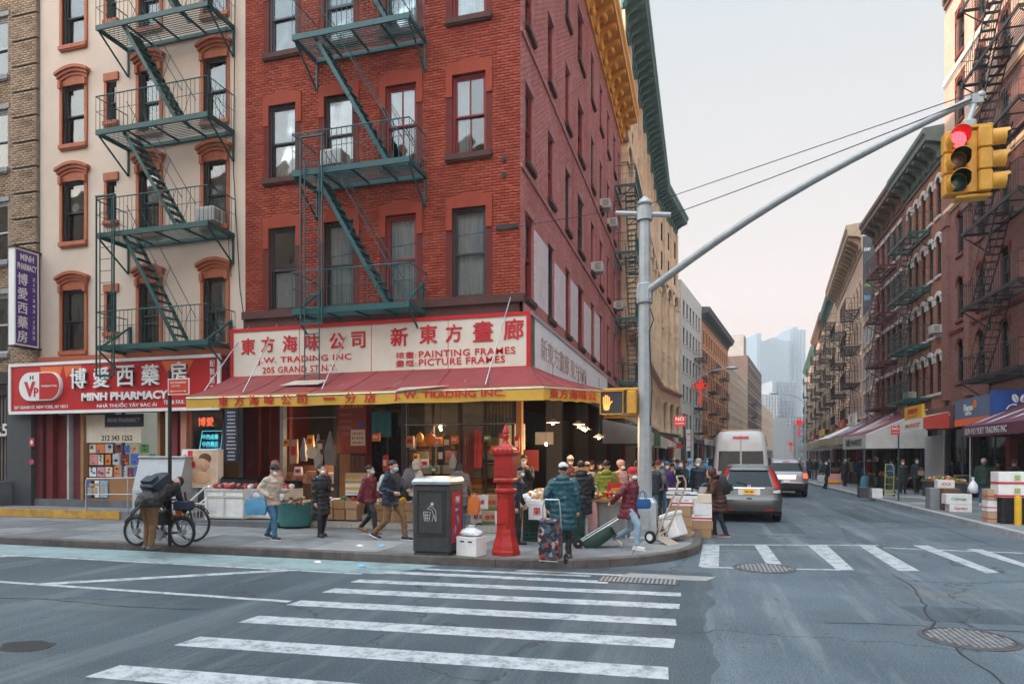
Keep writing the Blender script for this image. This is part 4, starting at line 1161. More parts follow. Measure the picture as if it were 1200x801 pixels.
# ---------------- left side beyond the corner house
tan=thing('stone_building','large ornate tan building with tall arches and a green copper cornice','building',(XR,37.62,0),PI/2)
WT=30.4;LTZ=27.6
def arcade(parent,W,nb,seed,zs=0):
 rnd=random.Random(seed)
 bw=W/nb;holes=[]
 for i in range(nb):
  for k in(0,1):
   xc=bw*(i+.28+.44*k)
   for z in(9.6,12.8,16.0):holes.append((xc-.55,xc+.55,z,z+2.3))
   for z in(21.2,24.2):holes.append((xc-.5,xc+.5,z,z+1.9))
 wall_sheet(parent,W,4.4,LTZ,holes,M['stone'],reveal=.3)
 sl=sill_mesh(1.1,M['stone'],.05,.12,.1);
 for h in holes:
  window(parent,h[0],h[2],h[1]-h[0],h[3]-h[2],'sash',M['dark_trim'],sl if h[2]<20 else None,None,rnd=rnd)
 for i in range(nb+1):
  x=min(max(i*bw,.35),W-.35)
  b=MB();b.box(x-.34,x+.34,-.32,0,9.1,18.9);b.box(x-.42,x+.42,-.42,0,9.1,9.6);b.box(x-.42,x+.42,-.42,0,18.4,18.9);b.build('pilaster',M['stone'],parent)
  b=MB();b.box(x-.3,x+.3,-.2,0,20.6,LTZ-.6);b.build('pilaster',M['stone'],parent)
  b=MB();b.lathe([(.38,4.4),(.38,4.7),(.3,4.75),(.28,7.1),(.36,7.2),(.4,7.5)],12,(x,-.35,0));b.build('column',M['stone'],parent,smooth=40)
 for i in range(nb):
  x0,x1=i*bw+.34,(i+1)*bw-.34;xm=(x0+x1)/2
  # round arch over each pair of windows
  n=10;r_=(x1-x0)/2
  inner=[(xm-r_*math.cos(PI*k/n),18.5+r_*.9*math.sin(PI*k/n))for k in range(n+1)]
  outer=[(xm-(r_+.3)*math.cos(PI*k/n),18.5+(r_*.9+.34)*math.sin(PI*k/n))for k in range(n+1)]
  b=MB();b.prism(inner+outer[::-1],-.36,0);b.build('arch',M['stone'],parent)
  b=MB();b.box(xm-.12,xm+.12,-.2,0,9.2,18.6);b.build('mullion_pier',M['tex_buff'],parent)
  fan=MB();fan.prism(inner,-.04,-.01);fan.build('fanlight',M['glass_dark'],parent)
  for z in(12.1,15.3):
   b=MB();b.box(x0,x1,-.12,0,z,z+.35);b.build('spandrel',M['stone'],parent)
  b=MB();b.box(x0+.1,x1-.1,-.02,-.01,4.6,7.2);b.build('mezzanine_window',M['glass_dark'],parent)
 b=MB()
 b.prism([(0,7.5),(-.5,7.5),(-.5,7.75),(-.42,7.8),(-.42,8.55),(-.62,8.7),(-.75,8.85),(-.75,9.0),(0,9.08)],0,W,'X');b.build('entablature',mat('terracotta_frieze',(0.52,0.29,0.18),.8,.15,2),parent)
 b=MB();b.box(0,W,-.38,0,19.9,20.5);b.build('stone_course',M['stone'],parent)
 b=MB();b.box(0,W,-.3,0,4.1,4.4);b.build('shop_lintel',M['dkgrey'],parent)
 cornice(parent,W,LTZ-.5,M['green_cornice'],1.35,1.9,1.0)
arcade(tan,WT,8,61)
b=MB();b.box(0.02,WT-.02,.35,14,LTZ-.2,LTZ);b.build('roof',M['dkgrey'],tan)
b=MB();b.box(0.0,.3,.31,14,0,LTZ-.2);b.build('party_wall',M['render_grey'],tan)
# its far wing follows the bend of the street
wing_r=math.atan2(1,.155);
wing=thing('stone_building','far wing of the ornate tan building where the street bends','building',(XR+.004,37.62+WT+.01,0),wing_r)
WW=10.4
arcade(wing,WW,3,62)
b=MB();b.box(0.02,WW-.02,.35,14,LTZ-.2,LTZ);b.build('roof',M['dkgrey'],wing)
b=MB();b.box(WW-.3,WW,.31,14,0,LTZ-.2);b.build('party_wall',M['render_grey'],wing)
def pier_row(parent,W,seed):
 rnd=random.Random(seed);n=int(W/3)
 for i in range(n+1):
  x=min(max(W*i/n,.2),W-.2)
  b=MB();b.box(x-.2,x+.2,-.2,.3,.15,4.1);b.build('shop_pier',rnd.choice([M['darkred'],M['dkgrey'],M['stone']]),parent)
 for i in range(n):
  a,c=W*i/n+.2,W*(i+1)/n-.2
  f=MB();f.box(a,c,.2,.26,.15,.7);f.box(a,c,.2,.26,3.2,3.26);f.box((a+c)/2-.03,(a+c)/2+.03,.2,.26,.7,4.1);fo=f.build('shop_window',M['black'],parent)
  g_=MB();g_.box(a,c,.22,.23,.7,4.1);g_.build('pane',M['glass_shop'],fo)
  s=MB()
  for z in(.8,1.35,1.9,2.5):
   x=a
   while x<c-.3:
    ww=rnd.uniform(.12,.35);s.box(x,x+ww,.92,1.15,z,z+rnd.uniform(.15,.4),rnd.randrange(5));x+=ww+.03
  g2=s.build('goods',[M['card'],M['orange'],M['white'],M['darkred'],M['tan']],fo);g2['kind']='stuff'
  s=MB();s.box(a,c,2.4,2.45,.15,4.1);s.build('back_wall',M['dkgrey'],fo)
pier_row(tan,WT,3);pier_row(wing,WW,4)
fire_escape('teal fire escape at the far end of the pink side wall, behind the traffic pole',18.5,22.8,[5.75,9.05,12.45,15.9],1.1,M['teal_iron'],(XR,FY,0),PI/2,stair=(19.3,21.5),bal=.2)
def lp(Y):return(Lw(Y),Y)
l2,_=row_building('plain_building','plain pale grey building before the orange brick house on the left',lp(80),lp(94.9),22.6,M['offwhite'],6,[5.2,8.6,12,15.4,18.6],(1.1,1.9),lint='flat',lintm=M['offwhite'],fm='grey_trim',seed=71)
l3,W3l=row_building('brick_tenement','orange brick house with a dark bracketed cornice on the left row',lp(95),lp(124),21.6,M['tex_orange'],11,[5.2,8.4,11.6,14.8,17.6],(1.0,2.0),lint='flat',lintm=M['stone'],corn=M['dkgrey'],seed=72,corn_h=1.8,corn_d=1.1)
l4,W4l=row_building('plain_building','cream building with rows of square windows beyond the orange house',lp(124.2),lp(160),19.2,M['tex_buff'],12,[5.0,8.0,11.0,14.0,16.6],(1.5,1.6),lint='flat',lintm=M['offwhite'],fm='ltgrey',seed=73,sidewall=M['tex_dark'])
l5,W5l=row_building('brick_tenement','dark brick house with a square roof tank room at the end of the left row',lp(160.2),lp(200),25,M['tex_dark'],12,[5.2,8.4,11.6,14.8,18,21.2],(1.0,2.0),lint='flat',lintm=M['stone'],seed=74)
b=MB();b.box(1,7,1,7,25,30);b.build('roof_house',M['render_grey'],l5)
l6,W6l=row_building('brick_tenement','low tan house far down the street left of the pale towers',lp(200.2),lp(250),17,M['tex_buff'],14,[5.2,8.4,11.6],(1.0,2.0),lint='flat',lintm=M['stone'],seed=75,sidewall=M['tex_dark'])
for(bb,q,nm)in((l3,6,'nearer part of the orange brick house'),(l3,18,'farther part of the orange brick house'),(l2,9,'plain pale grey building'),(l5,8,'dark brick house at the end of the left row')):
 fire_escape(f'black fire escape on the {nm}',q,q+4.5,[5.0,8.2,11.4,14.6],1.1,M['black_iron'],tuple(bb.location),bb.rotation_euler[2],stair=(q+1,q+3.2),bal=.4,detail=False,group='fire escapes of the left row')
# blocks that close the view far behind
def far_tower(name,label,px0,px1,pyt,d,depth,wallm,bandm,floors,fins,steps=()):
 def wp(px):u=(px-CX)/F;return Vector((d*(u*CA-SA),d*(CA+u*SA)))
 a,c=wp(px0),wp(px1);W=(c-a).length;H=CAM_H+(HY-pyt)*d/F
 t=thing(name,label,'tower',(a.x,a.y,0),YAW)
 b=MB();b.box(0,W,0,depth,0,H)
 for s0,s1,hh in steps:b.box(W*s0+.01,W*s1-.01,.3,depth-1,H,H+hh)
 b.build('wall',wallm,t)
 fh=H/floors
 b=MB();b.box(.0,W,-.5,0,0,fh*.42);bme=b.mesh('floor_band',[bandm])
 for k in range(1,floors):inst('floor_band',bme,t,(0,0,k*fh))
 if fins:
  b=MB();b.box(-.3,.3,-.9,0,0,H-.5);fme=b.mesh('fin',[bandm])
  for k in range(1,fins):inst('fin',fme,t,(W*k/fins,0,.1))
 return t
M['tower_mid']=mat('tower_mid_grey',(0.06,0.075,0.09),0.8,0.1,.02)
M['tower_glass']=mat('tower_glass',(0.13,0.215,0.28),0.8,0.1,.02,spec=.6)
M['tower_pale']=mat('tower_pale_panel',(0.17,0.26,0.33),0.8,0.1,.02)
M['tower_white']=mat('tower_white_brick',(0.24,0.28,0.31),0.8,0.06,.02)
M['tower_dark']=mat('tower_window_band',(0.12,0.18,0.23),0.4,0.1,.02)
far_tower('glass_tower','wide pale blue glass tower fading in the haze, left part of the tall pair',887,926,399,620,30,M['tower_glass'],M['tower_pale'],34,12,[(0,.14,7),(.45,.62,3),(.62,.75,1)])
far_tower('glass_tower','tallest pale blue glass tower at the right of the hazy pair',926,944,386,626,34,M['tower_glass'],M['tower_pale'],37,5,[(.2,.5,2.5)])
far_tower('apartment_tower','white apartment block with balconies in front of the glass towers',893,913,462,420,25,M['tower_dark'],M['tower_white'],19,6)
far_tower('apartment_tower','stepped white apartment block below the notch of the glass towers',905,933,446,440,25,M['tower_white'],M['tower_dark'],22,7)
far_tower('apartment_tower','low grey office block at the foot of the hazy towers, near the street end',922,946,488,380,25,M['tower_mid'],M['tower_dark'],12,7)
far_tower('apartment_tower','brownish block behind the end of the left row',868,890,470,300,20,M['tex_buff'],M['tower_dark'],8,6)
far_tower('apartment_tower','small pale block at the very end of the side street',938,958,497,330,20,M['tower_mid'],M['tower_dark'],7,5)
# the blocks across the main street, behind the camera: they shade the fronts and show in the window panes
s1,_=row_building('brick_tenement','row of tenements across the main street, seen only in window reflections, west part',(-4.3,-9),(-80,-9),22.5,M['tex_buff'],22,[5.2,8.4,11.6,14.8],(1.1,2.0),lint='flat',lintm=M['stone'],seed=81)
s2,_=row_building('brick_tenement','row of tenements across the main street, seen only in window reflections, east part',(60,-9),(11.4,-9),18.5,M['tex_red2'],14,[5.2,8.4,11.6,14.8],(1.1,2.0),lint='flat',lintm=M['stone'],seed=82)
hz=MB();hz.box(-330,330,-25,760,-1.3,175)
hm=bpy.data.materials.new('haze');hm.use_nodes=True;N_=hm.node_tree.nodes;N_.remove(N_['Principled BSDF'])
pv=N_.new('ShaderNodeVolumePrincipled');pv.inputs['Color'].default_value=(0.93,0.96,1.0,1);pv.inputs['Density'].default_value=0.0007;pv.inputs['Anisotropy'].default_value=0.2
hm.node_tree.links.new(pv.outputs[0],N_['Material Output'].inputs['Volume'])
hz.build('haze',hm,kind='stuff')
# ================================================================== SIGNS, AWNINGS, SHOP FRONTS
M['sign_red']=mat('sign_red_plastic',(0.50,0.02,0.025),0.35,0.06,1.5)
M['sign_orange']=mat('sign_orange_glow_print',(0.75,0.16,0.05),0.35,0.1,2)
M['sign_cream']=mat('sign_cream_panel',(0.66,0.60,0.50),0.5,0.05,2,stain=.25,stain_col=(0.5,0.42,0.33))
M['sign_white']=mat('sign_white',(0.78,0.78,0.76),0.4,0.04,2)
M['letter_red']=mat('letter_red',(0.55,0.02,0.03),0.45,0.05)
M['letter_dark']=mat('letter_dark',(0.03,0.03,0.035),0.5,0.05)
M['awning_red']=mat('awning_red_canvas',(0.23,0.034,0.036),0.75,0.2,1.6,bump=.25,bscale=5,stain=0.7,stain_col=(0.13,0.045,0.045))
M['awning_yellow']=mat('awning_yellow_canvas',(0.60,0.34,0.045),0.6,0.1,2,bump=.1,bscale=6,stain=.35,stain_col=(0.36,0.2,0.05))
M['awning_dirty']=mat('awning_dirty_canvas',(0.42,0.36,0.28),0.8,0.2,2,stain=.6,stain_col=(0.16,0.13,0.1))
M['purple_sign']=mat('sign_purple',(0.09,0.035,0.22),0.45,0.08,2)
# pharmacy board
SY=15.6
ps=thing('shop_sign','long red pharmacy board with white Chinese characters and MINH PHARMACY','sign',(wx(12,SY),SY,3.28))
PX=wx(12,SY);PW=wx(257,SY)-PX;PH=1.42
b=MB();b.box(0,PW,0,.35,0,PH);b.build('cabinet',M['sign_red'],ps)
b=MB();t_=.09
b.box(-.03,PW+.03,-.03,.03,PH-.02,PH+t_-.02);b.box(-.03,PW+.03,-.03,.03,-t_+.02,.02);b.box(-.05,t_-.04,-.028,.03,.02,PH-.02);b.box(PW-t_+.04,PW+.05,-.028,.03,.02,PH-.02)
b.build('frame',M['sign_white'],ps)
def sgn(px,py):return(wx(px,SY)-PX,-.004,wz(px,py,SY)-3.28)
for ch,px,py in(('博',94,445),('愛',121,444),('西',149,442),('藥',178,441),('房',211,438)):
 x,y,z=sgn(px,py);text(ch,M['sign_white'],ps,(x,-.05,z+.04),h=.60,bold=.022,extrude=.03)
# flame print behind the first and last characters
for px,w in((60,.9),(85,.7),(208,1.1)):
 x,_,z=sgn(px,440-(px-100)*.06);b=MB();b.prism([(x-w/2,PH-.06),(x-w/3,z-.05),(x-w/8,z+.15),(x,z-.25),(x+w/6,z+.1),(x+w/3,z-.1),(x+w/2,PH-.06)],-.004,-.001);b.build('flame_print',M['sign_orange'],ps)
x0,_,z0=sgn(97,464);x1,_,z1=sgn(198,462)
text('MINH PHARMACY',M['sign_white'],ps,((x0+x1)/2,-.03,.40),w=x1-x0,h=.24,bold=.035,extrude=.02)
x0,_,z0=sgn(114,475);x1,_,z1=sgn(184,474)
text('NHÀ THUỐC TÂY BÁC ÁI',M['sign_white'],ps,((x0+x1)/2,-.012,.15),w=x1-x0,h=.15,bold=.02)
x0=sgn(192,475)[0];x1=sgn(226,474)[0]
text('TEL & FAX: 212',M['sign_white'],ps,((x0+x1)/2,-.012,.18),w=x1-x0,h=.12,bold=.015)
x0=sgn(17,475)[0];x1=sgn(80,474)[0]
text('207 GRAND ST. NEW YORK, NY 10013',M['sign_white'],ps,((x0+x1)/2,-.012,.13),w=x1-x0,h=.11,bold=.012)
text('配製補方',M['sign_white'],ps,(sgn(249,438)[0],-.012,.88),h=.88,w=.17,vertical=True,bold=.01)
# capsule emblem
xl,xr_,zt,zb=sgn(26,440)[0],sgn(74,440)[0],1.19,.33
zc=(zt+zb)/2;rr_=(zt-zb)/2
def capsule(x0,x1,r,zc,left=True,right=True):
 P=[]
 for k in range(13):a=PI/2+PI*k/12;P.append((x0+r+r*math.cos(a),zc+r*math.sin(a))if left else None)
 P=[p for p in P if p]or[(x0,zc+r),(x0,zc-r)]
 Q=[(x1-r+r*math.cos(-PI/2+PI*k/12),zc+r*math.sin(-PI/2+PI*k/12))for k in range(13)]if right else[(x1,zc-r),(x1,zc+r)]
 return P+Q
lg=MB();lg.prism(capsule(xl,xr_,rr_,zc),-.10,.0);lo_=lg.build('capsule_emblem',M['sign_white'],ps)
xm=(xl+xr_)/2
b=MB();b.prism(capsule(xm,xr_-.03,rr_-.03,zc,left=False),-.105,-.101);b.build('emblem_half',M['sign_red'],lo_)
text('V',M['letter_red'],lo_,(xm-.38,-.105,zc-.08),h=.46,bold=.05);text('P',M['letter_red'],lo_,(xm-.12,-.106,zc-.18),h=.28,bold=.03)
text('PHARMACY INC.',M['sign_white'],lo_,((xm+xr_)/2,-.11,zc),w=.62,bold=.01)
for s in(-.05,.05):
 b=MB();b.ell((xm-.30+s,-.103,zc+.27),(.03,.004,.07),8,6);b.build('emblem_drop',M['letter_dark'],lo_)
# purple blade sign on the tan house
bl=thing('blade_sign','tall purple pharmacy sign with white characters sticking out from the tan brick house','sign',(-19.88,15.92,5.27),PI/2)
b=MB();b.box(-.76,0,0,.24,0,2.95);b.build('cabinet',M['sign_white'],bl)
b=MB();b.box(-.72,-.05,-.006,-.001,.06,2.89);b.build('face',M['purple_sign'],bl)
text('MINH',M['sign_white'],bl,(-.38,-.01,2.70),w=.42,h=.2,bold=.02,extrude=.002);text('PHARMACY',M['sign_white'],bl,(-.38,-.01,2.42),w=.6,h=.2,bold=.02,extrude=.002)
text('博愛西藥房',M['sign_white'],bl,(-.52,-.01,1.16),h=2.1,w=.32,vertical=True,bold=.015,extrude=.002)
text('212-343-1252',M['sign_white'],bl,(-.17,-.01,1.2),h=1.9,w=.10,vertical=True,extrude=.002)
for z in(-.02,2.97):
 b=MB();b.box(-.8,.08,-.03,.27,z-.02,z+.02);b.tube([(-.6,.27,z),(.1,.55,z),(.1,.55,z+.15)],.012,5);b.build('bracket',M['black_iron'],bl)
# fruit and seafood shop board on two fronts
JY=15.5;JX0,JX1=-12.42,-3.95;JZ0,JZ1=4.04,5.37
js=thing('shop_sign','long cream board framed red with red characters above the corner awning','sign',(JX0,JY,JZ0))
JW=JX1-JX0;JH=JZ1-JZ0
b=MB();b.box(0,JW-.01,0,.45,0,JH);b.build('cabinet',M['sign_cream'],js)
b=MB();b.box(-.04,JW,-.025,.02,JH-.06,JH+.03);b.box(-.04,JW,-.025,.02,-.03,.05);b.box(-.04,.05,-.024,.02,.05,JH-.06);b.box(JW-.1,JW,-.024,.02,.05,JH-.06)
for k in(1,2,3):b.box(JW*k/4-.006,JW*k/4+.006,-.006,0,.05,JH-.06)
b.build('frame',M['sign_red'],js)
def jg(px,py):return(wx(px,JY)-JX0,-.012,wz(px,py,JY)-JZ0)
for ch,px,py,hh in(('東',291,406,.44),('方',314,403.5,.42),('海',340,402.5,.44),('味',366,401,.44),('公',395,399.5,.42),('司',420,398,.42),('新',468,394.5,.47),('東',502,391.5,.47),('方',532,390,.44),('畫',566,388,.5),('廊',602,385.5,.5)):
 text(ch,M['letter_red'],js,jg(px,py),h=hh,bold=.018,extrude=.008)
for s_,pa,pb,py,hh,bd in(('J.W. TRADING INC',302,412,421,.21,.012),('205 GRAND ST.N.Y.',308,395,432,.17,.008),('裱畫:',464,488,416,.17,.0),('PAINTING FRAMES',491,604,412.5,.17,.012),('畫框:',464,488,425.5,.17,.0),('PICTURE FRAMES',491,592,422.5,.17,.012)):
 a,c=jg(pa,py),jg(pb,py);zz_=jg((pa+pb)/2,py)[2];text(s_,M['letter_red'],js,((a[0]+c[0])/2,-.01,zz_),w=c[0]-a[0],h=hh,bold=bd,extrude=.004,spacing=1.08)
js2=thing('shop_sign','white weathered side board turning the corner above the awning on the side street','sign',(JX1,JY+.005,JZ0),PI/2)
b=MB();b.box(0,13.6,.01,.38,0,JH);b.build('cabinet',mat('white_weathered_panel',(0.74,0.76,0.78),.5,.08,1.2,stain=.35,stain_col=(0.42,0.36,0.36)),js2)
b=MB();b.box(-.03,13.6,-.02,.01,JH-.05,JH+.02);b.build('frame',M['steel'],js2)
text('新東方畫廊 東方海味',mat('faded_letter',(0.48,0.36,0.33),.6,.3,8),js2,(4.6,.006,.66),h=.6,w=7.0,bold=.01,extrude=.003)
# corner awning
AY,AZ0,AZ1=13.8,3.10,3.40
aw=thing('awning','faded red corner awning with yellow valance and dark red characters','awning',(-12.42,JY,AZ1))
ox,oy,oz=aw.location
inner=[(-12.42,15.5,4.10),(-10,15.5,4.10),(-7,15.5,4.1),(-3.95,15.5,4.08),(-3.95,15.5,4.08),(-3.95,22,4.08),(-3.95,29.5,4.08)]
outer=[(-12.42,13.8,3.41),(-10,13.8,3.40),(-7,13.8,3.41),(-3.23,13.8,3.42),(-2.19,15.0,3.42),(-2.19,22,3.40),(-2.19,29.5,3.40)]
def subdiv(P,n):
 out=[]
 for i in range(len(P)-1):
  for k in range(n):out.append(tuple(P[i][j]+(P[i+1][j]-P[i][j])*k/n for j in range(3)))
 return out+[P[-1]]
I2,O2=subdiv(inner,6),subdiv(outer,6)
rings=[]
for f in(0,.25,.5,.75,1.0):
 ring=[]
 for i,(p,q)in enumerate(zip(I2,O2)):
  sag=-.05*math.sin(PI*f)*(1+.6*math.sin(i*1.7))+(.012*math.sin(i*2.1)if f==1 else 0)
  ring.append((p[0]+(q[0]-p[0])*f-ox,p[1]+(q[1]-p[1])*f-oy,p[2]+(q[2]-p[2])*f-oz+sag))
 rings.append(ring)
b=MB();b.loft(rings,closed=False);b.loft([[(x,y,z-.012)for x,y,z in r]for r in rings],closed=False);b.build('canvas',M['awning_red'],aw,smooth=50)
for q in range(0,len(O2),2):
 b=MB();b.tube([(r[q][0],r[q][1],r[q][2]+.004)for r in rings],.009,4);b.build('seam',M['maroon'],aw)
va=MB()
def valance(b,p,q,zt,zb):
 n=14;A=[];B2=[]
 for i in range(n+1):
  x=p[0]+(q[0]-p[0])*i/n;y=p[1]+(q[1]-p[1])*i/n
  w_=.012*math.sin(i*1.3)
  A.append((x-ox,y-oy+0,zt-oz));B2.append((x-ox,y-oy+w_,zb-oz+.012*math.sin(i*2.2)))
 b.loft([A,B2],closed=False)
valance(va,(-12.42,13.8),(-3.23,13.8),3.415,3.11);valance(va,(-3.23,13.8),(-2.19,15.0),3.415,3.11);va.build('valance',M['awning_yellow'],aw)
va=MB();valance(va,(-2.19,15.0),(-2.19,29.5),3.41,3.05);va.build('side_valance',M['awning_dirty'],aw)
va=MB();valance(va,(-12.42,13.8),(-12.42,15.5),3.41,3.2);va.build('end_flap',M['awning_red'],aw)
for ch,px in(('東',262),('方',281),('海',298),('味',316),('公',336),('司',354),('一',386),('分',411),('店',434)):
 text(ch,M['letter_red'],aw,(wx(px,AY)-ox,AY-oy-.02,3.265-oz),h=(.05 if ch=='一' else .235),w=(.28 if ch !='一' else .3),bold=.01)
a,c=wx(462,AY),wx(592,AY);text('J. W. TRADING INC.',M['letter_red'],aw,((a+c)/2-ox,AY-oy-.02,3.27-oz),w=c-a,h=.2,bold=.014)
ang=math.atan2(1.2,1.04);n_=Vector((math.sin(ang),-math.cos(ang),0))*.02;mid=Vector(((-3.23-2.19)/2-ox,(13.8+15)/2-oy,3.265-oz))+n_
text('東方海味公',M['letter_red'],aw,tuple(mid),w=1.3,h=.21,bold=.008,rotz=ang)
for(x1,y1,z1,x2,y2,z2)in((-3.95-.6,15.97,6.0,-4.6,14.0,3.5),(-9.0,15.97,5.5,-8.7,14.0,3.5),(-11.3,15.97,5.6,-10.9,14.0,3.5),(-12.2,15.97,5.6,-12.3,14.3,3.6)):
 b=MB();b.tube([(x1-ox,y1-oy,z1-oz),(x2-ox,y2-oy,z2-oz)],.014,6);b.build('stay_rod',M['steel'],aw)
b=MB()
for q in range(0,len(O2),3):
 p1,p2=I2[q],O2[q];b.tube([(p1[0]-ox,p1[1]-oy,p1[2]-oz-.1),(p2[0]-ox,p2[1]-oy,p2[2]-oz-.05)],.018,5)
b.tube([(p[0]-ox,p[1]-oy,p[2]-oz-.05)for p in O2],.02,5)
b.build('frame',M['steel'],aw)
# torn strip of canvas over the valance lettering
b=MB();a0=wx(463,AY);b.add([(a0-ox,AY-oy-.05,3.38-oz),(a0+1.15-ox,AY-oy-.05,3.46-oz),(a0+1.3-ox,AY-oy+.12,3.5-oz),(a0+.1-ox,AY-oy+.1,3.48-oz)],[(0,1,2,3)]);b.build('torn_strip',M['awning_dirty'],aw)
b=MB();a0=wx(333,14.6);b.add([(a0-ox,14.4-oy,3.68-oz),(a0+1.1-ox,14.4-oy,3.68-oz),(a0+1.15-ox,14.75-oy,3.83-oz),(a0+.2-ox,14.75-oy,3.83-oz)],[(0,1,2,3)]);b.build('canvas_patch',M['awning_dirty'],aw)
# ---------------- shop front below: floor, posts, back wall
b=MB();b.box(-2.0,2.35,-1.85,-1.36,.15,.298);b.build('shop_step',M['concrete3'],red)
b=MB();b.box(0.2,W-.1,-1.35,5.5,.15,.30);st=b.build('shop_step',M['concrete2'],red)
M['tile']=mat('pale_step_tile',(0.38,0.34,0.29),0.5,0.15,6,stain=.5,stain_col=(0.2,0.17,0.14))
tl=MB();tl.box(.004,.296,-.022,.0,.0,.135);tlm=tl.mesh('tile',[M['tile']])
for i in range(18):inst('tile',tlm,red,(2.6+i*.3,-1.35,.158))
b=MB();b.box(2.4,W-.6,-.95,5.4,.301,.46);b.build('shop_step',M['concrete2'],red)
for i in range(16):inst('tile',tlm,red,(2.6+i*.3,-.95,.312))
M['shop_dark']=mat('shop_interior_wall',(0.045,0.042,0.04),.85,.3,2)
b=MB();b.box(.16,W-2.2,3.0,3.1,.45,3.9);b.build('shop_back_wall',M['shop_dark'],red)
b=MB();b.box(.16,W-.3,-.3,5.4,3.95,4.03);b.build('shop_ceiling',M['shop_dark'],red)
b=MB();b.box(0,W,-.02,.2,4.04,5.44);b.build('sign_backing',M['dkgrey'],red)
b=MB();b.box(0,D,-.02,.2,4.04,5.44);b.build('sign_backing',M['dkgrey'],red,loc=(W,0,0),rot=(0,0,PI/2))
def X_(px,Y=15.95):return wx(px,Y)-XL
for px,w,mt_ in((283,.12,'dkgrey'),(330,.1,'steel'),(394,.14,'dkgrey'),(431,.16,'darkred'),(473,.14,'dkgrey'),(538,.08,'dkgrey'),(608,.14,'wood')):
 b=MB();b.box(X_(px)-w/2,X_(px)+w/2,-.06,.12,.3,4.02);b.build('shop_post',M[mt_],red)
for yy in(21.2,26.2,31.5,37.0):
 b=MB();b.box(W-.5,W,yy-16-.15,yy-16+.15,.15,4.02);b.build('shop_post',M['dkgrey'],red)
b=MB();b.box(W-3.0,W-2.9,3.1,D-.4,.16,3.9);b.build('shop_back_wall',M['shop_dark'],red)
# glazed middle section
b=MB();xa,xb=X_(433),X_(472);b.box(xa,xb,0.02,.08,.46,1.1);b.box(xa,xb,.02,.08,3.2,3.28);b.box((xa+xb)/2-.03,(xa+xb)/2+.03,.02,.08,1.1,3.95);sd_=b.build('shop_door',M['dark_trim'],red)
b=MB();b.box(xa,xb,.045,.055,1.1,3.95);b.build('pane',M['glass_dark'],sd_)
xa,xb=X_(476),X_(600)
b=MB();b.box(xa,xb,.02,.08,2.7,2.76)
for q in range(5):b.box(xa+(xb-xa)*q/4-.03,xa+(xb-xa)*q/4+.03,.02,.08,.46,3.95)
sd_=b.build('shop_window',M['dark_trim'],red)
b=MB();b.box(xa,xb,.045,.055,1.2,3.95);b.build('pane',M['glass_shop'],sd_)
# roller shutters in red at the left
b=MB();xa,xb=X_(284),X_(301);n=16
P_=[]
for i in range(n*2+1):P_.append((xa+(xb-xa)*i/(n*2),-.02 if i % 2 else .02))
b.prism([(x,y)for x,y in P_]+[(xb,.06),(xa,.06)],.45,3.9,'Z');b.build('red_shutter',M['maroon'],red)
b=MB();xa,xb=X_(302),X_(327);P_=[(xa+(xb-xa)*i/24,.5+(-.03 if i % 2 else .03))for i in range(25)]
b.prism(P_+[(xb,.6),(xa,.6)],.45,3.9,'Z');b.build('red_shutter',M['darkred'],red)
# cream building ground floor: platform with a yellow edge, door, pharmacy window, neon window
def XC(px,Y=15.95):return wx(px,Y)-CXL
b=MB();b.box(-6,Wc-1.1,-1.2,.3,.15,.385);pf=b.build('raised_walk',M['concrete'],cream)
M['yellow_edge']=mat('worn_yellow_paint',(0.55,0.30,0.05),.7,.2,5,stain=.8,stain_col=(0.12,0.09,0.06))
b=MB();b.box(-6,XC(141,14.8),-1.24,-1.2,.16,.392);b.build('yellow_edge',M['yellow_edge'],cream)
b=MB();b.box(-6,Wc,-.15,.3,.386,.60);b.build('door_step',M['concrete3'],cream)
b=MB();b.box(0.05,Wc,-.05,.2,3.3,4.74);b.build('sign_backing',M['dkgrey'],cream)
for px,w,mt_,pr in((46,.38,'maroon',.1),(58,.25,'darkred',.05),(82,.07,'ltgrey',.12),(89,.25,'maroon',.02),(97,.12,'wood',.08),(186,.1,'wood',.05),(203,.3,'darkred',.06),(217,.2,'pinkpost',.12)):
 if mt_=='pinkpost':m_=mat('salmon_post',(0.45,0.2,0.13),.6,.1)
 else:m_=M[mt_]
 b=MB();b.box(XC(px)-w/2,XC(px)+w/2,-pr,.15,.6,3.3);b.build('shop_post',m_,cream)
dr=MB();xa,xb=XC(62),XC(80);dr.box(xa,xb,.1,.15,.6,3.2);dr.box(xa+.1,xb-.1,.085,.1,.8,1.5);dr.box(xa+.1,xb-.1,.085,.1,1.7,3.0)
dd=dr.build('door',M['darkred'],cream);b=MB();b.box(xa+.45,xa+.5,.05,.085,1.65,1.95);b.build('handle',M['chrome'],dd)
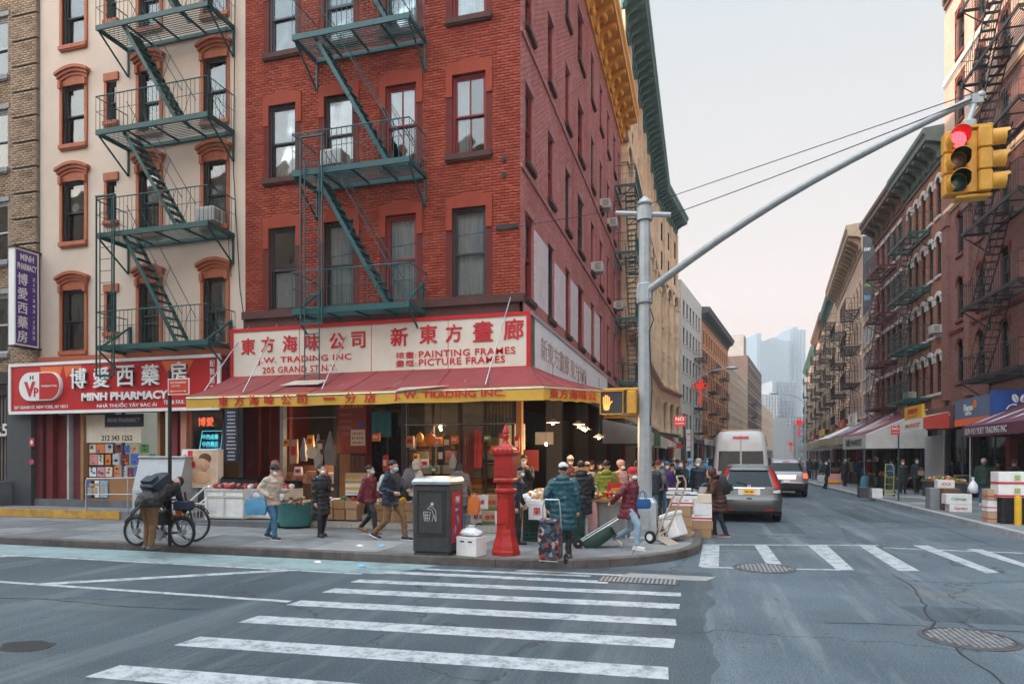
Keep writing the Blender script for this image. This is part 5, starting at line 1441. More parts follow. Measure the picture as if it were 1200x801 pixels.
# pharmacy window
xa,xb=XC(101),XC(184)
b=MB();b.box(xa,xb,-.05,.1,.6,1.25);b.build('stall_riser',M['wood'],cream)
f=MB();f.box(xa,xb,.0,.06,3.22,3.3);f.box((xa+xb)/2-.03,(xa+xb)/2+.03,-.01,.07,1.25,3.22);fw=f.build('shop_window',M['dkgrey'],cream)
g_=MB();g_.box(xa,xb,.02,.03,1.25,3.22);g_.build('pane',M['glass_shop'],fw)
b=MB();b.box(xa,xb,1.0,1.05,.6,3.3);b.build('back_panel',mat('glowing_shop_wall',(0.62,0.6,0.5),.8,.1,2,emit=(1,.95,.8),estr=.30),fw)  # the panel itself glows, standing in for the shop lighting
po=thing('poster','dark MINH PHARMACY banner at the top of the pharmacy window','poster',(XC(144)+CXL,15.965,3.0));b=MB();b.box(-.7,.75,0,.01,-.2,.18);b.build('sheet',M['navy'],po);text('MINH PHARMACY',M['ltgrey'],po,(.02,-.004,0),w=1.2,h=.13,bold=.01)
po=thing('poster','pale poster with the phone number 212 343 1252 in the pharmacy window','poster',(XC(125)+CXL,16.12,2.45));b=MB();b.box(-.82,1.25,0,.008,-.12,.72);b.build('sheet',M['cream'],po);po.location.y=15.985;text('212 343 1252',M['letter_dark'],po,(.35,-.004,.02),w=1.15,h=.16,bold=.012)
rnd=random.Random(17)
cl_=['white','cream','ltgrey','blue','green','pink','orange','darkred','tan']
adj=['white','cream','grey','blue','green','pink','orange','dark red','tan']
k=0
for row,(za,zb)in enumerate(((1.3,1.62),(1.66,2.0),(2.02,2.3))):
 x=xa+.06
 while x<xb-.3:
  w=rnd.uniform(.18,.34);q=(k*5+row)% 9
  o=thing('poster',f'{adj[q]} leaflet in the {["lowest", "middle", "upper"][row]} row of the pharmacy window','poster',(x+CXL,16.005+.004*(k % 3),za),group='leaflets in the pharmacy window')
  b=MB();b.box(0,w,0,.003,0,zb-za-rnd.uniform(0,.05));b.build('sheet',M[cl_[q]],o)
  b=MB()
  for _ in range(4):
   u=rnd.uniform(.02,w*.5);v=rnd.uniform(.03,(zb-za)*.7);b.box(u,u+rnd.uniform(.05,w*.45),-.002,0,v,v+rnd.uniform(.015,.07),rnd.randrange(3))
  b.build('print',[M['letter_dark'],M['sign_orange'],M['blue']],o)
  x+=w+rnd.uniform(.02,.1);k+=1
# posters on the riser
for px,c_ in((107,'blue'),(113,'white'),(122,'sky')):
 o=thing('poster',f'{dict(blue="dark blue", white="white", sky="light blue")[c_]} poster below the pharmacy window','poster',(XC(px)+CXL,15.93,.68));b=MB();b.box(-.16,.16,-.01,0,0,.5);b.build('sheet',M[c_],o);b=MB();b.box(-.1,.08,-.013,-.01,.1,.3);b.box(-.05,.12,-.0135,-.01,.33,.42);b.build('print',M['tan'],o)
# right part: shelves with goods, neon
xa,xb=XC(188),XC(201)
b=MB();b.box(xa,xb,.6,.65,.6,3.3);b.build('back_panel',M['wood'],cream)
xa,xb=XC(222),XC(261)
f=MB();f.box(xa,xb,0,.06,3.22,3.3);f.box(xa,xb,-.04,.1,.6,1.1);f.box(xb-.06,xb,0,.06,1.1,3.22);fw=f.build('shop_window',M['dkgrey'],cream)
g_=MB();g_.box(xa,xb,.02,.03,1.1,3.22);g_.build('pane',M['glass_shop'],fw)
b=MB();b.box(xa,xb,1.0,1.05,.6,3.3);b.build('back_panel',M['wood'],fw)
ne=thing('neon_sign','red and blue neon characters in the shop window beside the yellow awning','neon sign',(XC(240)+CXL,16.2,2.6))
nr=emat('neon_red',(1.0,0.12,0.04),2.2);nb_=emat('neon_blue',(0.15,0.75,0.95),1.3)
text('博愛',nr,ne,(-.15,-.03,.32),h=.26,bold=.0,extrude=.006);text('中西成藥',nb_,ne,(.0,-.03,-.12),w=.55,h=.15,extrude=.006);text('中西藥房',nb_,ne,(0,-.03,-.33),w=.55,h=.17,extrude=.006)
b=MB();b.tube([(-.38,-.02,-.48),(.35,-.02,-.46),(.42,-.02,.05),(-.28,-.02,.05),(-.38,-.02,-.48)],.01,5);b.build('tube',nb_,ne)
b=MB();b.tube([(.42,-.02,-.5),(.62,-.02,.25),(.68,-.02,-.5)],.01,5);b.tube([(.47,-.02,-.3),(.66,-.02,-.3)],.01,5);b.tube([(.52,-.02,-.1),(.64,-.02,-.1)],.01,5);b.build('tube',nr,ne)
bo=thing('menu_board','narrow dark blue price board with white lines, left of the red shutter','board',(wx(271,15.6),15.6,1.75));b=MB();b.box(-.22,.22,0,.04,0,1.5);b.build('panel',M['navy'],bo)
for i in range(14):
 b=MB();w=rnd.uniform(.1,.16);b.box(-w,w,-.004,0,.06+i*.1,.10+i*.1);b.build('printed_line',M['ltgrey'],bo)
# dark gated front at far left with tiled planter
gt=thing('iron_gate','dark iron gate at the far left behind the tiled planter','gate',(-24.5,15.9,.15))
b=MB();b.box(0,4.0,-.02,.03,.9,1.0);b.box(0,4.0,-.02,.03,3.7,3.8);b.box(0,4.0,.3,.35,0,4);b.build('frame',M['black'],gt)
bm__=MB();bm__.tube([(0,0,.9),(0,0,3.75)],.02,5);bme=bm__.mesh('bar',[M['black_iron']])
for i in range(28):inst('bar',bme,gt,(.1+i*.14,0,0))
pl=thing('planter','low grey tiled planter wall at the left edge of the photo','planter',(-24.5,14.95,.386));b=MB();b.box(0,3.75,0,.85,0,.75);b.build('body',M['concrete3'],pl)
tm_=MB();tm_.box(.006,.144,-.012,0,.006,.144);tme_=tm_.mesh('tile',[M['grey']])
for i in range(10):
 for j in range(5):inst('tile',tme_,pl,(3.75-1.5+i*.15,0,j*.15))
st_=thing('sticker','red face sticker on the dark pier beside the maroon door','sticker',(wx(36,15.7),15.73,2.35));b=MB();b.prism([(-.1,-.13),(.1,-.13),(.1,.13),(-.1,.13)],0,.006);b.build('sheet',M['red'],st_);b=MB();b.ell((0,-.003,0),(.05,.004,.07),8,6);b.build('print',M['white'],st_)
st_=thing('sticker','round pink sticker on the dark pier, below the red one','sticker',(wx(36,15.7),15.73,1.75));b=MB();b.lathe([(.09,0),(.09,.006),(.001,.006)],16,axis='Y');b.build('sheet',mat('hot_pink',(.5,.03,.16),.5,.05),st_)
gs=thing('graffiti','white spray tag on the dark gate at the left edge','graffiti',(wx(3,15.85),15.84,2.75));text('R5',M['white'],gs,(-.05,0,0),h=.4,bold=.02)
# ---------------- hanging goods, boards and boxes at the seafood shop
def carton(label,loc,size,rotz=0.0,m='card',band=None,print_=None,flaps=False,group=None,name='carton',holes=False):
 t=thing(name,label,'box',loc,rotz,group);w,d,h=size
 b=MB();b.bbox(-w/2,w/2,-d/2,d/2,0,h,.006);b.build('body',M[m]if isinstance(m,str)else m,t)
 b=MB();b.box(-w/2+.006,w/2-.006,-.025,.025,h,h+.003);b.build('tape',M['tan']if m !='tan' else M['card'],t)
 if band:
  b=MB();z0_,z1_=band[1]*h,band[2]*h;b.box(-w/2-.003,w/2+.003,-d/2-.003,d/2+.003,z0_,z1_);b.build('colour_band',M[band[0]],t)
 if print_:
  n=len(print_[0]);pw=min(w*.6,h*.5*n)
  text(print_[0],M[print_[1]],t,(0,-d/2-.005,h*.5),w=pw,extrude=.001,bold=.015)
  text(print_[0],M[print_[1]],t,(w/2+.005,0,h*.5),w=min(pw,d*.6),extrude=.001,bold=.015,rotz=PI/2)
 if holes:
  b=MB()
  for s in(-1,1):b.box(s*w*.2-.045,s*w*.2+.045,-d/2-.002,-d/2,h*.72,h*.8)
  b.build('hand_hole',M['black'],t)
 if flaps:
  for s in(-1,1):
   b=MB();b.obox((s*(w/2+.08),0,h+.05),(.2,d*.95,.006),(0,-s*.6,0));b.build('flap',M[m]if isinstance(m,str)else m,t)
 return t
def pile(name,parent,x0,x1,y0,y1,z,n,r,mats,seed=0,dome=.12,smooth=60):
 """loose heap of round goods nobody could count"""
 rd=random.Random(seed);b=MB()
 for i in range(n):
  x=rd.uniform(x0,x1);y=rd.uniform(y0,y1);q=rd.random();rr2=r*rd.uniform(.75,1.25)
  fx=1-abs(2*(x-x0)/(x1-x0)-1)**2;fy=1-abs(2*(y-y0)/(y1-y0)-1)**2
  b.ell((x,y,z+dome*fx*fy*q+rr2*.6),(rr2,rr2*rd.uniform(.8,1.1),rr2*.85),7,5,rd.randrange(len(mats)))
 o=b.build(name,mats,parent,smooth=smooth);o['kind']='stuff';return o
def crate(parent_or_none,label,loc,size,m,rotz=0.0,group=None,slats=3):
 t=thing('crate',label,'crate',loc,rotz,group);w,d,h=size;b=MB();tt=.018
 for s in(-1,1):
  for k in range(slats):
   z0_=h*k/slats+.01;z1_=h*(k+1)/slats-.012
   b.box(-w/2,w/2,s*d/2-tt/2,s*d/2+tt/2,z0_,z1_);b.box(s*w/2-tt/2,s*w/2+tt/2,-d/2,d/2,z0_,z1_)
  for q in(-1,0,1):b.box(q*w*.49-.02,q*w*.49+.02,s*(d/2+.004)-tt/2,s*(d/2+.004)+tt/2,0,h)
  for q in(-1,0,1):b.box(s*(w/2+.004)-tt/2,s*(w/2+.004)+tt/2,q*d*.48-.02,q*d*.48+.02,0,h)
 b.box(-w/2,w/2,-d/2,d/2,.0,.012);o=b.build('slats',m,t);o['kind']='stuff'
 rm=MB()
 rm.box(-w/2-.015,w/2+.015,-d/2-.015,-d/2+.01,h-.03,h);rm.box(-w/2-.015,w/2+.015,d/2-.01,d/2+.015,h-.03,h)
 rm.box(-w/2-.015,-w/2+.01,-d/2,d/2,h-.03,h);rm.box(w/2-.01,w/2+.015,-d/2,d/2,h-.03,h);rm.build('rim',m,t)
 return t
nb2=thing('notice_board','tall red board with gold characters and a pinned calendar inside the shop front','board',(wx(412,15.85),15.86,2.0))
b=MB();b.box(-.42,.42,0,.04,0,1.5);b.build('panel',mat('brick_red_board',(.30,.06,.03),.6,.15,3),nb2)
text('東方海味',M['yellow'],nb2,(0,-.01,1.28),w=.72,h=.2,bold=.01);
for i in range(4):
 text(['海味參茸','花旗洋參','冬菇蠔豉','燕窩'][i],M['tan'],nb2,(-.17,-.01,1.02-.17*i),h=.09,extrude=.002)
b=MB();b.box(-.02,.4,-.02,-.005,.2,.62);b.build('calendar',M['cream'],nb2);b=MB();b.box(.24,.36,-.02,-.005,.68,.84);b.build('blue_card',M['blue'],nb2)
b=MB();
for i in range(5):
 for j in range(3):b.box(.02+i*.07,.06+i*.07,-.024,-.02,.25+j*.12,.31+j*.12,(i+j)% 2)
b.build('calendar_print',[M['sign_orange'],M['green']],nb2)
bd=thing('board','plain upright plywood board below the red notice board','board',(wx(405,15.85),15.8,.48));b=MB();b.box(-.16,.16,0,.03,0,1.5);b.build('panel',M['wood'],bd)
rail=thing('hanging_rail','thin rail across the shop opening from which the bags hang','rail',(wx(330,15.7),15.7,2.95));b=MB();L1=wx(394,15.7)-wx(330,15.7);b.tube([(0,0,0),(L1,0,0)],.012,6);b.build('bar',M['steel'],rail)
rail=thing('hanging_rail','thin rail behind the trash bin side of the shop opening','rail',(wx(474,15.7),15.7,2.72));b=MB();L1=wx(604,15.7)-wx(474,15.7);b.tube([(0,0,0),(L1,0,0)],.012,6);b.build('bar',M['steel'],rail)
def hang(px,pyt,pyb,wpx,m,label,kind='bag',Y=15.66):
 x=wx(px,Y);zt=wz(px,pyt,Y);zb_=wz(px,pyb,Y);w=wpx*dist(px,Y)/F
 t=thing('hanging_bag' if kind=='bag' else kind,label,'bag' if kind=='bag' else kind.replace('_',' '),(x,Y,zb_))
 h=zt-zb_;b=MB()
 if kind=='bag' and wpx<10 and m not in('grey','ltgrey'):
  q=.012*((int(px)% 5)-2)
  b.loft([[(-w/2+q,-.03,0),(w/2+q,-.02,.01),(w/2,.03,.01),(-w/2,.03,0)],[(-w*.53,-.055,h*.35),(w*.53,-.05,h*.33),(w*.53,.04,h*.35),(-w*.53,.04,h*.35)],
    [(-w*.5,-.035,h*.78),(w*.5,-.035,h*.8),(w*.5,.02,h*.8),(-w*.5,.02,h*.78)],[(-w*.5,-.006,h*.86),(w*.5,-.006,h*.87),(w*.5,.006,h*.87),(-w*.5,.006,h*.86)]]);b.build('body',M[m],t,smooth=30)
  b=MB();b.box(-w*.34,w*.34,-.058,-.03,h*.3,h*.62);b.build('label',M['letter_red' if m in('white','cream','tan','yellow')else 'cream'],t)
  b=MB();b.tube([(0,0,h*.86),(.004,0,h)],.004,4);b.build('string',M['black'],t)
 elif kind=='bag':
  b.loft([[(-w/2,-.02,0),(w/2,-.02,0),(w/2,.04,0),(-w/2,.04,0)],[(-w*.55,-.07,h*.3),(w*.55,-.07,h*.3),(w*.55,.07,h*.3),(-w*.55,.07,h*.3)],
    [(-w*.4,-.05,h*.6),(w*.4,-.05,h*.6),(w*.4,.05,h*.6),(-w*.4,.05,h*.6)],[(-w*.07,-.01,h),(w*.07,-.01,h),(w*.07,.01,h),(-w*.07,.01,h)]])
  b.build('body',M[m],t,smooth=60)
 elif kind=='straw_hat':
  b.lathe([(.001,-.07),(w*.22,-.06),(w*.25,-.01),(w/2,.0),(w/2,.012),(w*.2,.012),(.001,.0)],20,(0,0,h/2),axis='Y');b.build('brim',M[m],t,smooth=40)
 elif kind=='lantern':
  b.ell((0,0,h*.5),(w/2,w/2,h*.38),12,8);b.build('shade',M[m],t,smooth=60);b=MB();b.cyl((0,0,h*.86),(0,0,h*.95),.03);b.tube([(0,0,h*.12),(0,0,-.12)],.008,4);b.build('tassel',M['red'],t)
 elif kind=='strap_bundle':
  for i in range(6):b.tube([(-.5*w+w*i/5,0,h),(-.45*w+w*i/5+.03*math.sin(i),.02*i,h*.4),(-.5*w+w*i/5,.0,0)],[.012,.03,.02],5,flat=.4)
  b.build('straps',M[m],t)
 return t
hang(345,510,543,9,'tan','tan net bag hanging at the left end of the shop rail')
hang(356,512,540,7,'grey','grey net bag hanging second from the left on the shop rail')
hang(364,507,525,8,'yellow','yellow packet hanging in the shop opening')
hang(373,508,548,8,'ltgrey','long pale net hanging in the middle of the shop rail')
hang(387,505,545,12,'grey','wide grey net bag hanging near the red notice board')
hang(365,522,538,14,'cream','round straw hat hanging in the shop opening','straw_hat',15.5)
hang(504,505,525,14,'orange','orange lantern hanging in the shop window','lantern',15.55)
hang(492,505,520,9,'yellow','small yellow and blue lantern hanging beside the orange one','lantern',15.6)
hang(549,503,552,12,'maroon','bundle of dark red straps hanging over the counter, left bundle','strap_bundle')
hang(560,503,548,8,'red','bundle of bright red straps hanging right of the dark ones','strap_bundle')
hang(517,520,545,8,'black','black and white hanging packet left of the strap bundles')
cr=[(338,'card',.5,.35,.3),(352,'tan',.45,.4,.26),(366,'card',.42,.35,.34),(383,'white',.46,.4,.3)]
cab=thing('display_shelf','wooden step shelf full of dried goods inside the seafood shop','shelf',(wx(365,16.2),16.1,.46));b=MB();b.box(-1.3,1.0,0,.6,0,.7);b.box(-1.3,1.0,.3,.6,.7,1.2);b.build('body',M['brown'],cab)
for i,(px,m_,w,d,h)in enumerate(cr):
 carton(f'{["brown", "tan", "tall brown", "white"][i]} carton on the dried goods shelf, number {["first", "second", "third", "fourth"][i]} from the left',(wx(px,16.15),16.3,1.165),(w,d,h),.1*i-.1,m_,print_=('海味','letter_red'))
for i,(px,z,m_,band)in enumerate(((383,.47,'pink',None),(397,.47,'white',None),(420,.47,'white',('black',.0,.9)),(420,.98,'white',('yellow',.3,.6)),(420,1.24,'tan',('yellow',.2,.4)))):
 carton(['pink and white printed carton on the tiled step beside the dark coat','white carton with a red round print on the tiled step','black and white carton at the bottom of the stack by the step','white carton with a yellow band in the stack by the step','topmost pale carton of the stack below the red board'][i],
   (wx(px,15.1+.3*(i>1)),15.1+.35*(i>1),z),(.42 if i<2 else .62,.35,.38 if i<2 else(.5 if i==2 else .25)),.05,m_,band,('參','letter_red')if i<2 else None)
# shelves with boxes right half
for i,px in enumerate((483,497,511,528,545,560,575,590)):
 for j in range(4):
  rd=random.Random(i*7+j)
  m_=rd.choice(['card','white','tan','cream','orange','darkred','pink'])
  carton(f'{dict(card="brown", white="white", tan="tan", cream="cream", orange="orange", darkred="dark red", pink="pink")[m_]} packet, {["lowest", "second", "third", "topmost"][j]} of {["the first", "the second", "the third", "the fourth", "the fifth", "the sixth", "the seventh", "the eighth"][i]} stack in the shop window',
    (wx(px,16.4)+rd.uniform(-.03,.03),16.45,1.0+j*.36),(.33,.3,.33),rd.uniform(-.1,.1),m_,(rd.choice(['red','green','yellow','navy']),.1,.3)if rd.random()<.6 else None,group='packets stacked in the shop window')
b=MB();b.box(X_(478),X_(602),.25,.7,.46,.99);b.build('shop_counter',M['wood'],red)
for i,(px,z,m_)in enumerate(((563,.31,'white'),(576,.31,'tan'),(567,.66,'white'),(580,.66,'card'),(592,.31,'white'),(556,.66,'cream'))):
 carton(['white carton low beside the red call box','tan carton low beside the red call box','white carton with print, upper row by the strap bundles','brown carton in the upper row left of the call box','white carton right of the tan one','cream carton at the left end of the upper row'][i],(wx(px,15.2),15.2,z),(.4,.4,.33),rnd.uniform(-.15,.15),m_,('green',.05,.2)if i % 2 else None,('鮮果','letter_red'))
# ================================================================== STREET FURNITURE
def PD(px,py,d):
 u=(px-CX)/F
 return Vector((d*(u*CA-SA),d*(CA+u*SA),CAM_H+(HY-py)*d/F))
pb_=gp(755,631,.15)
pole=thing('traffic_pole','tall galvanised traffic light pole with a box base and long mast arm at the corner','pole',(pb_.x,pb_.y+.1,.15))
po_=Vector(pole.location)
b=MB()
b.loft([[(s*w,t*w,z)for s,t in((-1,-1),(1,-1),(1,1),(-1,1))]for w,z in((.31,0),(.31,.04),(.275,.06),(.25,.78),(.20,.84),(.17,.88))]);b.build('base',M['galv'],pole)
b=MB();b.box(-.12,.12,-.285,-.262,.2,.6);b.build('access_door',M['galv'],pole)
H_=wz(755,240,po_.y)-.15
b=MB();b.lathe([(.155,.86),(.15,1.5),(.118,H_-.2),(.118,H_)],8);b.build('shaft',M['galv'],pole)
b=MB();b.lathe([(.15,H_),(.16,H_+.03),(.12,H_+.1),(.04,H_+.17),(.001,H_+.19)],12);b.build('cap',M['galv'],pole,smooth=40)
b=MB();b.tube([(-.62,0,H_-.12),(.55,0,H_-.27)],.055,8);b.lathe([(.17,H_-.34),(.17,H_-.06)],12);b.build('cross_arm',M['galv'],pole,smooth=40)
aend=PD(1148,112,9.6);za=wz(765,343,po_.y)
a0=Vector((0,0,za-.15));a1=aend-po_
b=MB();n=10;pts=[a0+(a1-a0)*(k/n)+Vector((0,0,.24*math.sin(PI*k/n)))for k in range(n+1)]
b.tube(pts,[.085-.035*k/n for k in range(n+1)],10);b.cap(pts[-1],pts[-1]+(pts[-1]-pts[-2]).normalized()*.02,.055,.055);b.build('mast_arm',M['galv'],pole,smooth=50)
b=MB();b.lathe([(.165,za-.37),(.175,za-.35),(.175,za+.03),(.165,za+.05)],12)
for k in range(4):b.tube([(.18*math.cos(PI/4+PI/2*k),.18*math.sin(PI/4+PI/2*k),za-.3),(.18*math.cos(PI/4+PI/2*k),.18*math.sin(PI/4+PI/2*k),za-.02)],.02,6)
b.build('arm_clamp',M['galv'],pole)
b=MB();b.tube([(.12,-.1,za-.5),(.2,-.16,za-.75),(.1,-.1,za-1.0)],.012,5);b.tube([(.10,-.08,za-1.0),(.16,-.12,za-2.2),(.13,-.1,za-3.0)],.012,5);b.build('cable',M['black'],pole)
# signal heads under the mast arm
M['signal_yellow']=mat('signal_yellow_paint',(0.60,0.30,0.035),0.5,0.15,8,bump=.15,stain=.6,stain_col=(.36,.17,.03))
M['lens_dark_amber']=mat('unlit_amber_lens',(0.12,0.06,0.03),0.3,0.1);M['lens_dark_green']=mat('unlit_green_lens',(0.02,0.06,0.05),0.3,0.1)
M['visor_in']=mat('visor_inside',(0.03,0.03,0.03),0.8,0)
sg=PD(1121,190,9.55)
sig=thing('traffic_light','yellow traffic light with the red lens lit, hanging at the end of the mast arm','traffic light',(sg.x,sg.y,sg.z));sig.scale=(.87,)*3
def sig_head(parent,ox,oy,rz,lit):
 Rm=Matrix.Rotation(rz,4,'Z');T=Matrix.Translation((ox,oy,0))@ Rm
 for k in range(3):
  zc=.355-.355*k
  b=MB(T);b.bbox(-.17,.17,0,.2,zc-.172,zc+.172,.02);h_=b.build('section',M['signal_yellow'],parent)
  b=MB(T)
  # open tunnel visor, cut away below
  R0,R1,n=.15,.158,20;rings_in=[];rings_out=[]
  a_s=[R(-60)+R(300)*i/n for i in range(n+1)]
  for y_,arr in((0,0),(-.28,1)):
   pass
  o_out=[[(R1*math.cos(a),y_-(.06 if y_<0 and math.sin(a)>.3 else 0),zc+R1*math.sin(a))for a in a_s]for y_ in(0,-.2)]
  o_in=[[(R0*math.cos(a),y_-(.06 if y_<0 and math.sin(a)>.3 else 0),zc+R0*math.sin(a))for a in a_s]for y_ in(-.2,0)]
  b.loft(o_out+o_in,m=0,closed=False);b.build('visor',[M['signal_yellow']],h_,smooth=50)
  b=MB(T);b.loft([[(R0*.985*math.cos(a),y_-(.055 if y_<0 and math.sin(a)>.3 else 0),zc+R0*.985*math.sin(a))for a in a_s]for y_ in(-.001,-.2)],closed=False)
  b.build('visor_lining',lit['lining']if(lit and k==0)else M['visor_in'],h_,smooth=50)
  b=MB(T);b.lathe([(.14,-.012),(.13,-.03),(.08,-.05),(.001,-.055)],20,(0,0,zc),axis='Y')
  if lit and k==0:
   b.build('lens',mat('unlit_red_lens',(0.25,.01,.01),.3,0),h_,smooth=60)
   q=MB(T)
   for i in range(-6,7):
    for j in range(-6,7):
     x,z=i*.02,j*.02
     if x*x+z*z<.0165:q.ell((x,-.058+1.2*(x*x+z*z),zc+z),(.0085,.006,.0085),5,4)
   q.build('led_dots',emat('red_signal_led',(1.0,.06,.08),6),h_)
  else:b.build('lens',[M['lens_dark_amber'],M['lens_dark_amber'],M['lens_dark_green']][k],h_,smooth=60)
lit={'lining':mat('visor_red_glow',(0.28,.01,.015),.5,0)}  # red glow of the lit lens painted onto the visor lining
sig_head(sig,0,0,0,lit)
sig_head(sig,.50,.10,PI/2,None)
b=MB();b.box(.17,.30,.02,.2,-.5,.5);b.bbox(.12,.52,-.02,.26,.53,.58,.01);b.bbox(.0,.5,.0,.24,-.6,-.545,.01);b.build('backbone',M['signal_yellow'],sig)
b=MB();top=(aend-sg)/.87+Vector((-.04,.02,-.02));b.tube([(.22,.12,.58),(.2,.1,.66),tuple(top)],.045,8);b.bbox(.12,.3,.02,.2,.58,.70,.02);b.obox(tuple(top+Vector((0,0,-.03))),(.16,.14,.16));b.build('hanger',M['galv'],sig)
# pedestrian signals on the pole
pY=po_.y-.1
ph=thing('pedestrian_signal','pedestrian signal with a lit orange hand, held out from the traffic pole','pedestrian signal',(wx(717,pY),pY,wz(717,471.5,pY)))
hw=.235
b=MB();b.bbox(-hw-.02,hw+.02,-.02,.22,-hw-.02,hw+.02,.02);b.build('housing',M['signal_yellow'],ph)
b=MB();b.box(-hw,hw,-.035,-.021,-hw,hw);b.build('screen',mat('signal_screen',(.035,.04,.045),.4,.3,60),ph)
fr=MB();fr.box(-hw-.02,hw+.02,-.07,-.02,hw,hw+.02);fr.box(-hw-.02,-hw,-.06,-.02,-hw,hw);fr.box(hw,hw+.02,-.06,-.02,-hw,hw);fr.box(-hw-.02,hw+.02,-.06,-.02,-hw-.02,-hw);fr.build('frame',M['signal_yellow'],ph)
hd=MB();ho=emat('orange_hand',(1.0,.20,.04),2.6)
def pr(poly):hd.prism([(x*.32-.11,z*.32+.0)for x,z in poly],-.041,-.036)
pr([(-.22,-.1),(.22,-.1),(.20,-.35),(.12,-.52),(-.12,-.52),(-.2,-.35)])
for i,(x,h)in enumerate(((-.19,.38),(-.065,.5),(.06,.47),(.18,.36))):pr([(x-.045,-.09),(x+.045,-.09),(x+.04,h-.02),(x,h+.02),(x-.04,h-.02)])
pr([(.2,-.32),(.24,-.12),(.40,.06),(.36,.12),(.2,-.06)])
hd.build('hand',ho,ph)
b=MB();xa=po_.x-wx(717,pY)
for z in(hw+.06,-hw-.07):b.tube([(-hw+.05,.1,z),(xa-.08,.12,z)],.03,6)
b.build('bracket_arm',M['signal_yellow'],ph)
ph2=thing('pedestrian_signal','second pedestrian signal seen from its side, between the lit hand and the pole','pedestrian signal',(wx(740,pY),pY+.06,wz(740,471.5,pY)))
b=MB();b.bbox(-.09,.12,-.23,.23,-.25,.25,.02);b.build('housing',M['signal_yellow'],ph2)
b=MB();b.box(-.13,-.09,-.25,.25,.23,.25);b.box(-.12,-.092,-.22,.22,-.22,.22);b.build('screen',M['black'],ph2)
# overhead cables
def cable(label,pts,r=.012,sag=0.0,m='black'):
 P=[Vector(p)for p in pts];o0=P[0].copy();t=thing('overhead_cable',label,'cable',tuple(o0));Q=[]
 for i in range(len(P)-1):
  for k in range(10):
   f=k/10;Q.append(P[i]*(1-f)+P[i+1]*f-Vector((0,0,sag*4*f*(1-f)))-o0)
 Q.append(P[-1]-o0);b=MB();b.tube(Q,r,5);b.build('wire',M[m],t);return t
cable('upper cable running from the left fronts over the traffic pole to the mast arm tip',[PD(300,316,18.2),PD(755,241,po_.y*1.0),PD(1138,110,9.6)],.008,.0,'navy')
cable('lower cable from the cross arm of the pole to the mast arm tip',[tuple(po_+Vector((.55,0,H_-.27))),PD(1140,116,9.6)],.009,.03,'navy')
cable('dark cable hanging down the seam between the cream and the red fronts',[(-12.62,15.93,19),(-12.72,15.93,10),(-12.5,15.93,6.6),(-12.3,15.93,5.4)],.014)
cable('thin cable looping down the cream front beside the red building',[(-12.95,15.93,19),(-12.98,15.93,9),(-12.8,15.93,7)],.01)
# red fire alarm post
cbp=gp(589,651,.15)
cbx=thing('fire_alarm_post','old cast red fire alarm post with a pointed finial at the kerb','alarm post',(cbp.x,cbp.y+.2,.15));cbx.scale=(.88,.88,.945)
M['call_red']=mat('glossy_red_enamel',(0.40,0.02,0.014),0.42,0.22,9,bump=.35,bscale=22,stain=.75,stain_col=(.14,.014,.012))
b=MB();b.lathe([(.30,0),(.30,.07),(.285,.10),(.27,.18),(.235,.27),(.21,.36),(.20,.45),(.19,.50)],8);b.build('base',M['call_red'],cbx)
b=MB();b.lathe([(.185,.50),(.178,1.1),(.185,1.14),(.20,1.17),(.225,1.19),(.225,1.23),(.19,1.26)],24);b.build('pedestal',M['call_red'],cbx,smooth=35)
b=MB();b.box(-.11,.11,-.196,-.17,.60,1.05);b.box(-.09,.09,-.203,-.19,.63,1.02)
for k in range(9):b.ell((-.13+.0325*k,-.175+.006*abs(k-4),1.12+(.012 if k % 2 else 0)),(.014,.02,.014),6,4)
b.build('pedestal_panel',M['call_red'],cbx)
b=MB();b.loft([[(s*w,t*w,z)for s,t in((-1,-1),(1,-1),(1,1),(-1,1))]for w,z in((.12,1.25),(.12,1.34),(.20,1.38),(.205,1.42),(.19,1.45),(.19,1.86),(.225,1.90),(.235,1.93),(.235,1.97),(.20,1.99))]);b.build('alarm_box',M['call_red'],cbx)
b=MB();b.box(-.15,.15,-.205,-.188,1.49,1.82);b.box(-.17,.17,-.21,-.19,1.635,1.65);b.build('alarm_door',M['call_red'],cbx)
b=MB();b.loft([[(s*w,t*w,z)for s,t in((-1,-1),(1,-1),(1,1),(-1,1))]for w,z in((.20,1.985),(.17,2.03),(.13,2.05),(.10,2.09))])
for k in range(5):
 for s in(-1,1):b.box(-.22+.1*k,-.18+.1*k,s*.235-.01,s*.235+.01,1.96,2.0)
b.build('roof',M['call_red'],cbx)
b=MB();b.lathe([(.09,2.07),(.06,2.11),(.04,2.15),(.045,2.18),(.07,2.24),(.055,2.29),(.075,2.31),(.07,2.34),(.035,2.42),(.008,2.47)],12);b.build('finial',M['call_red'],cbx,smooth=30)
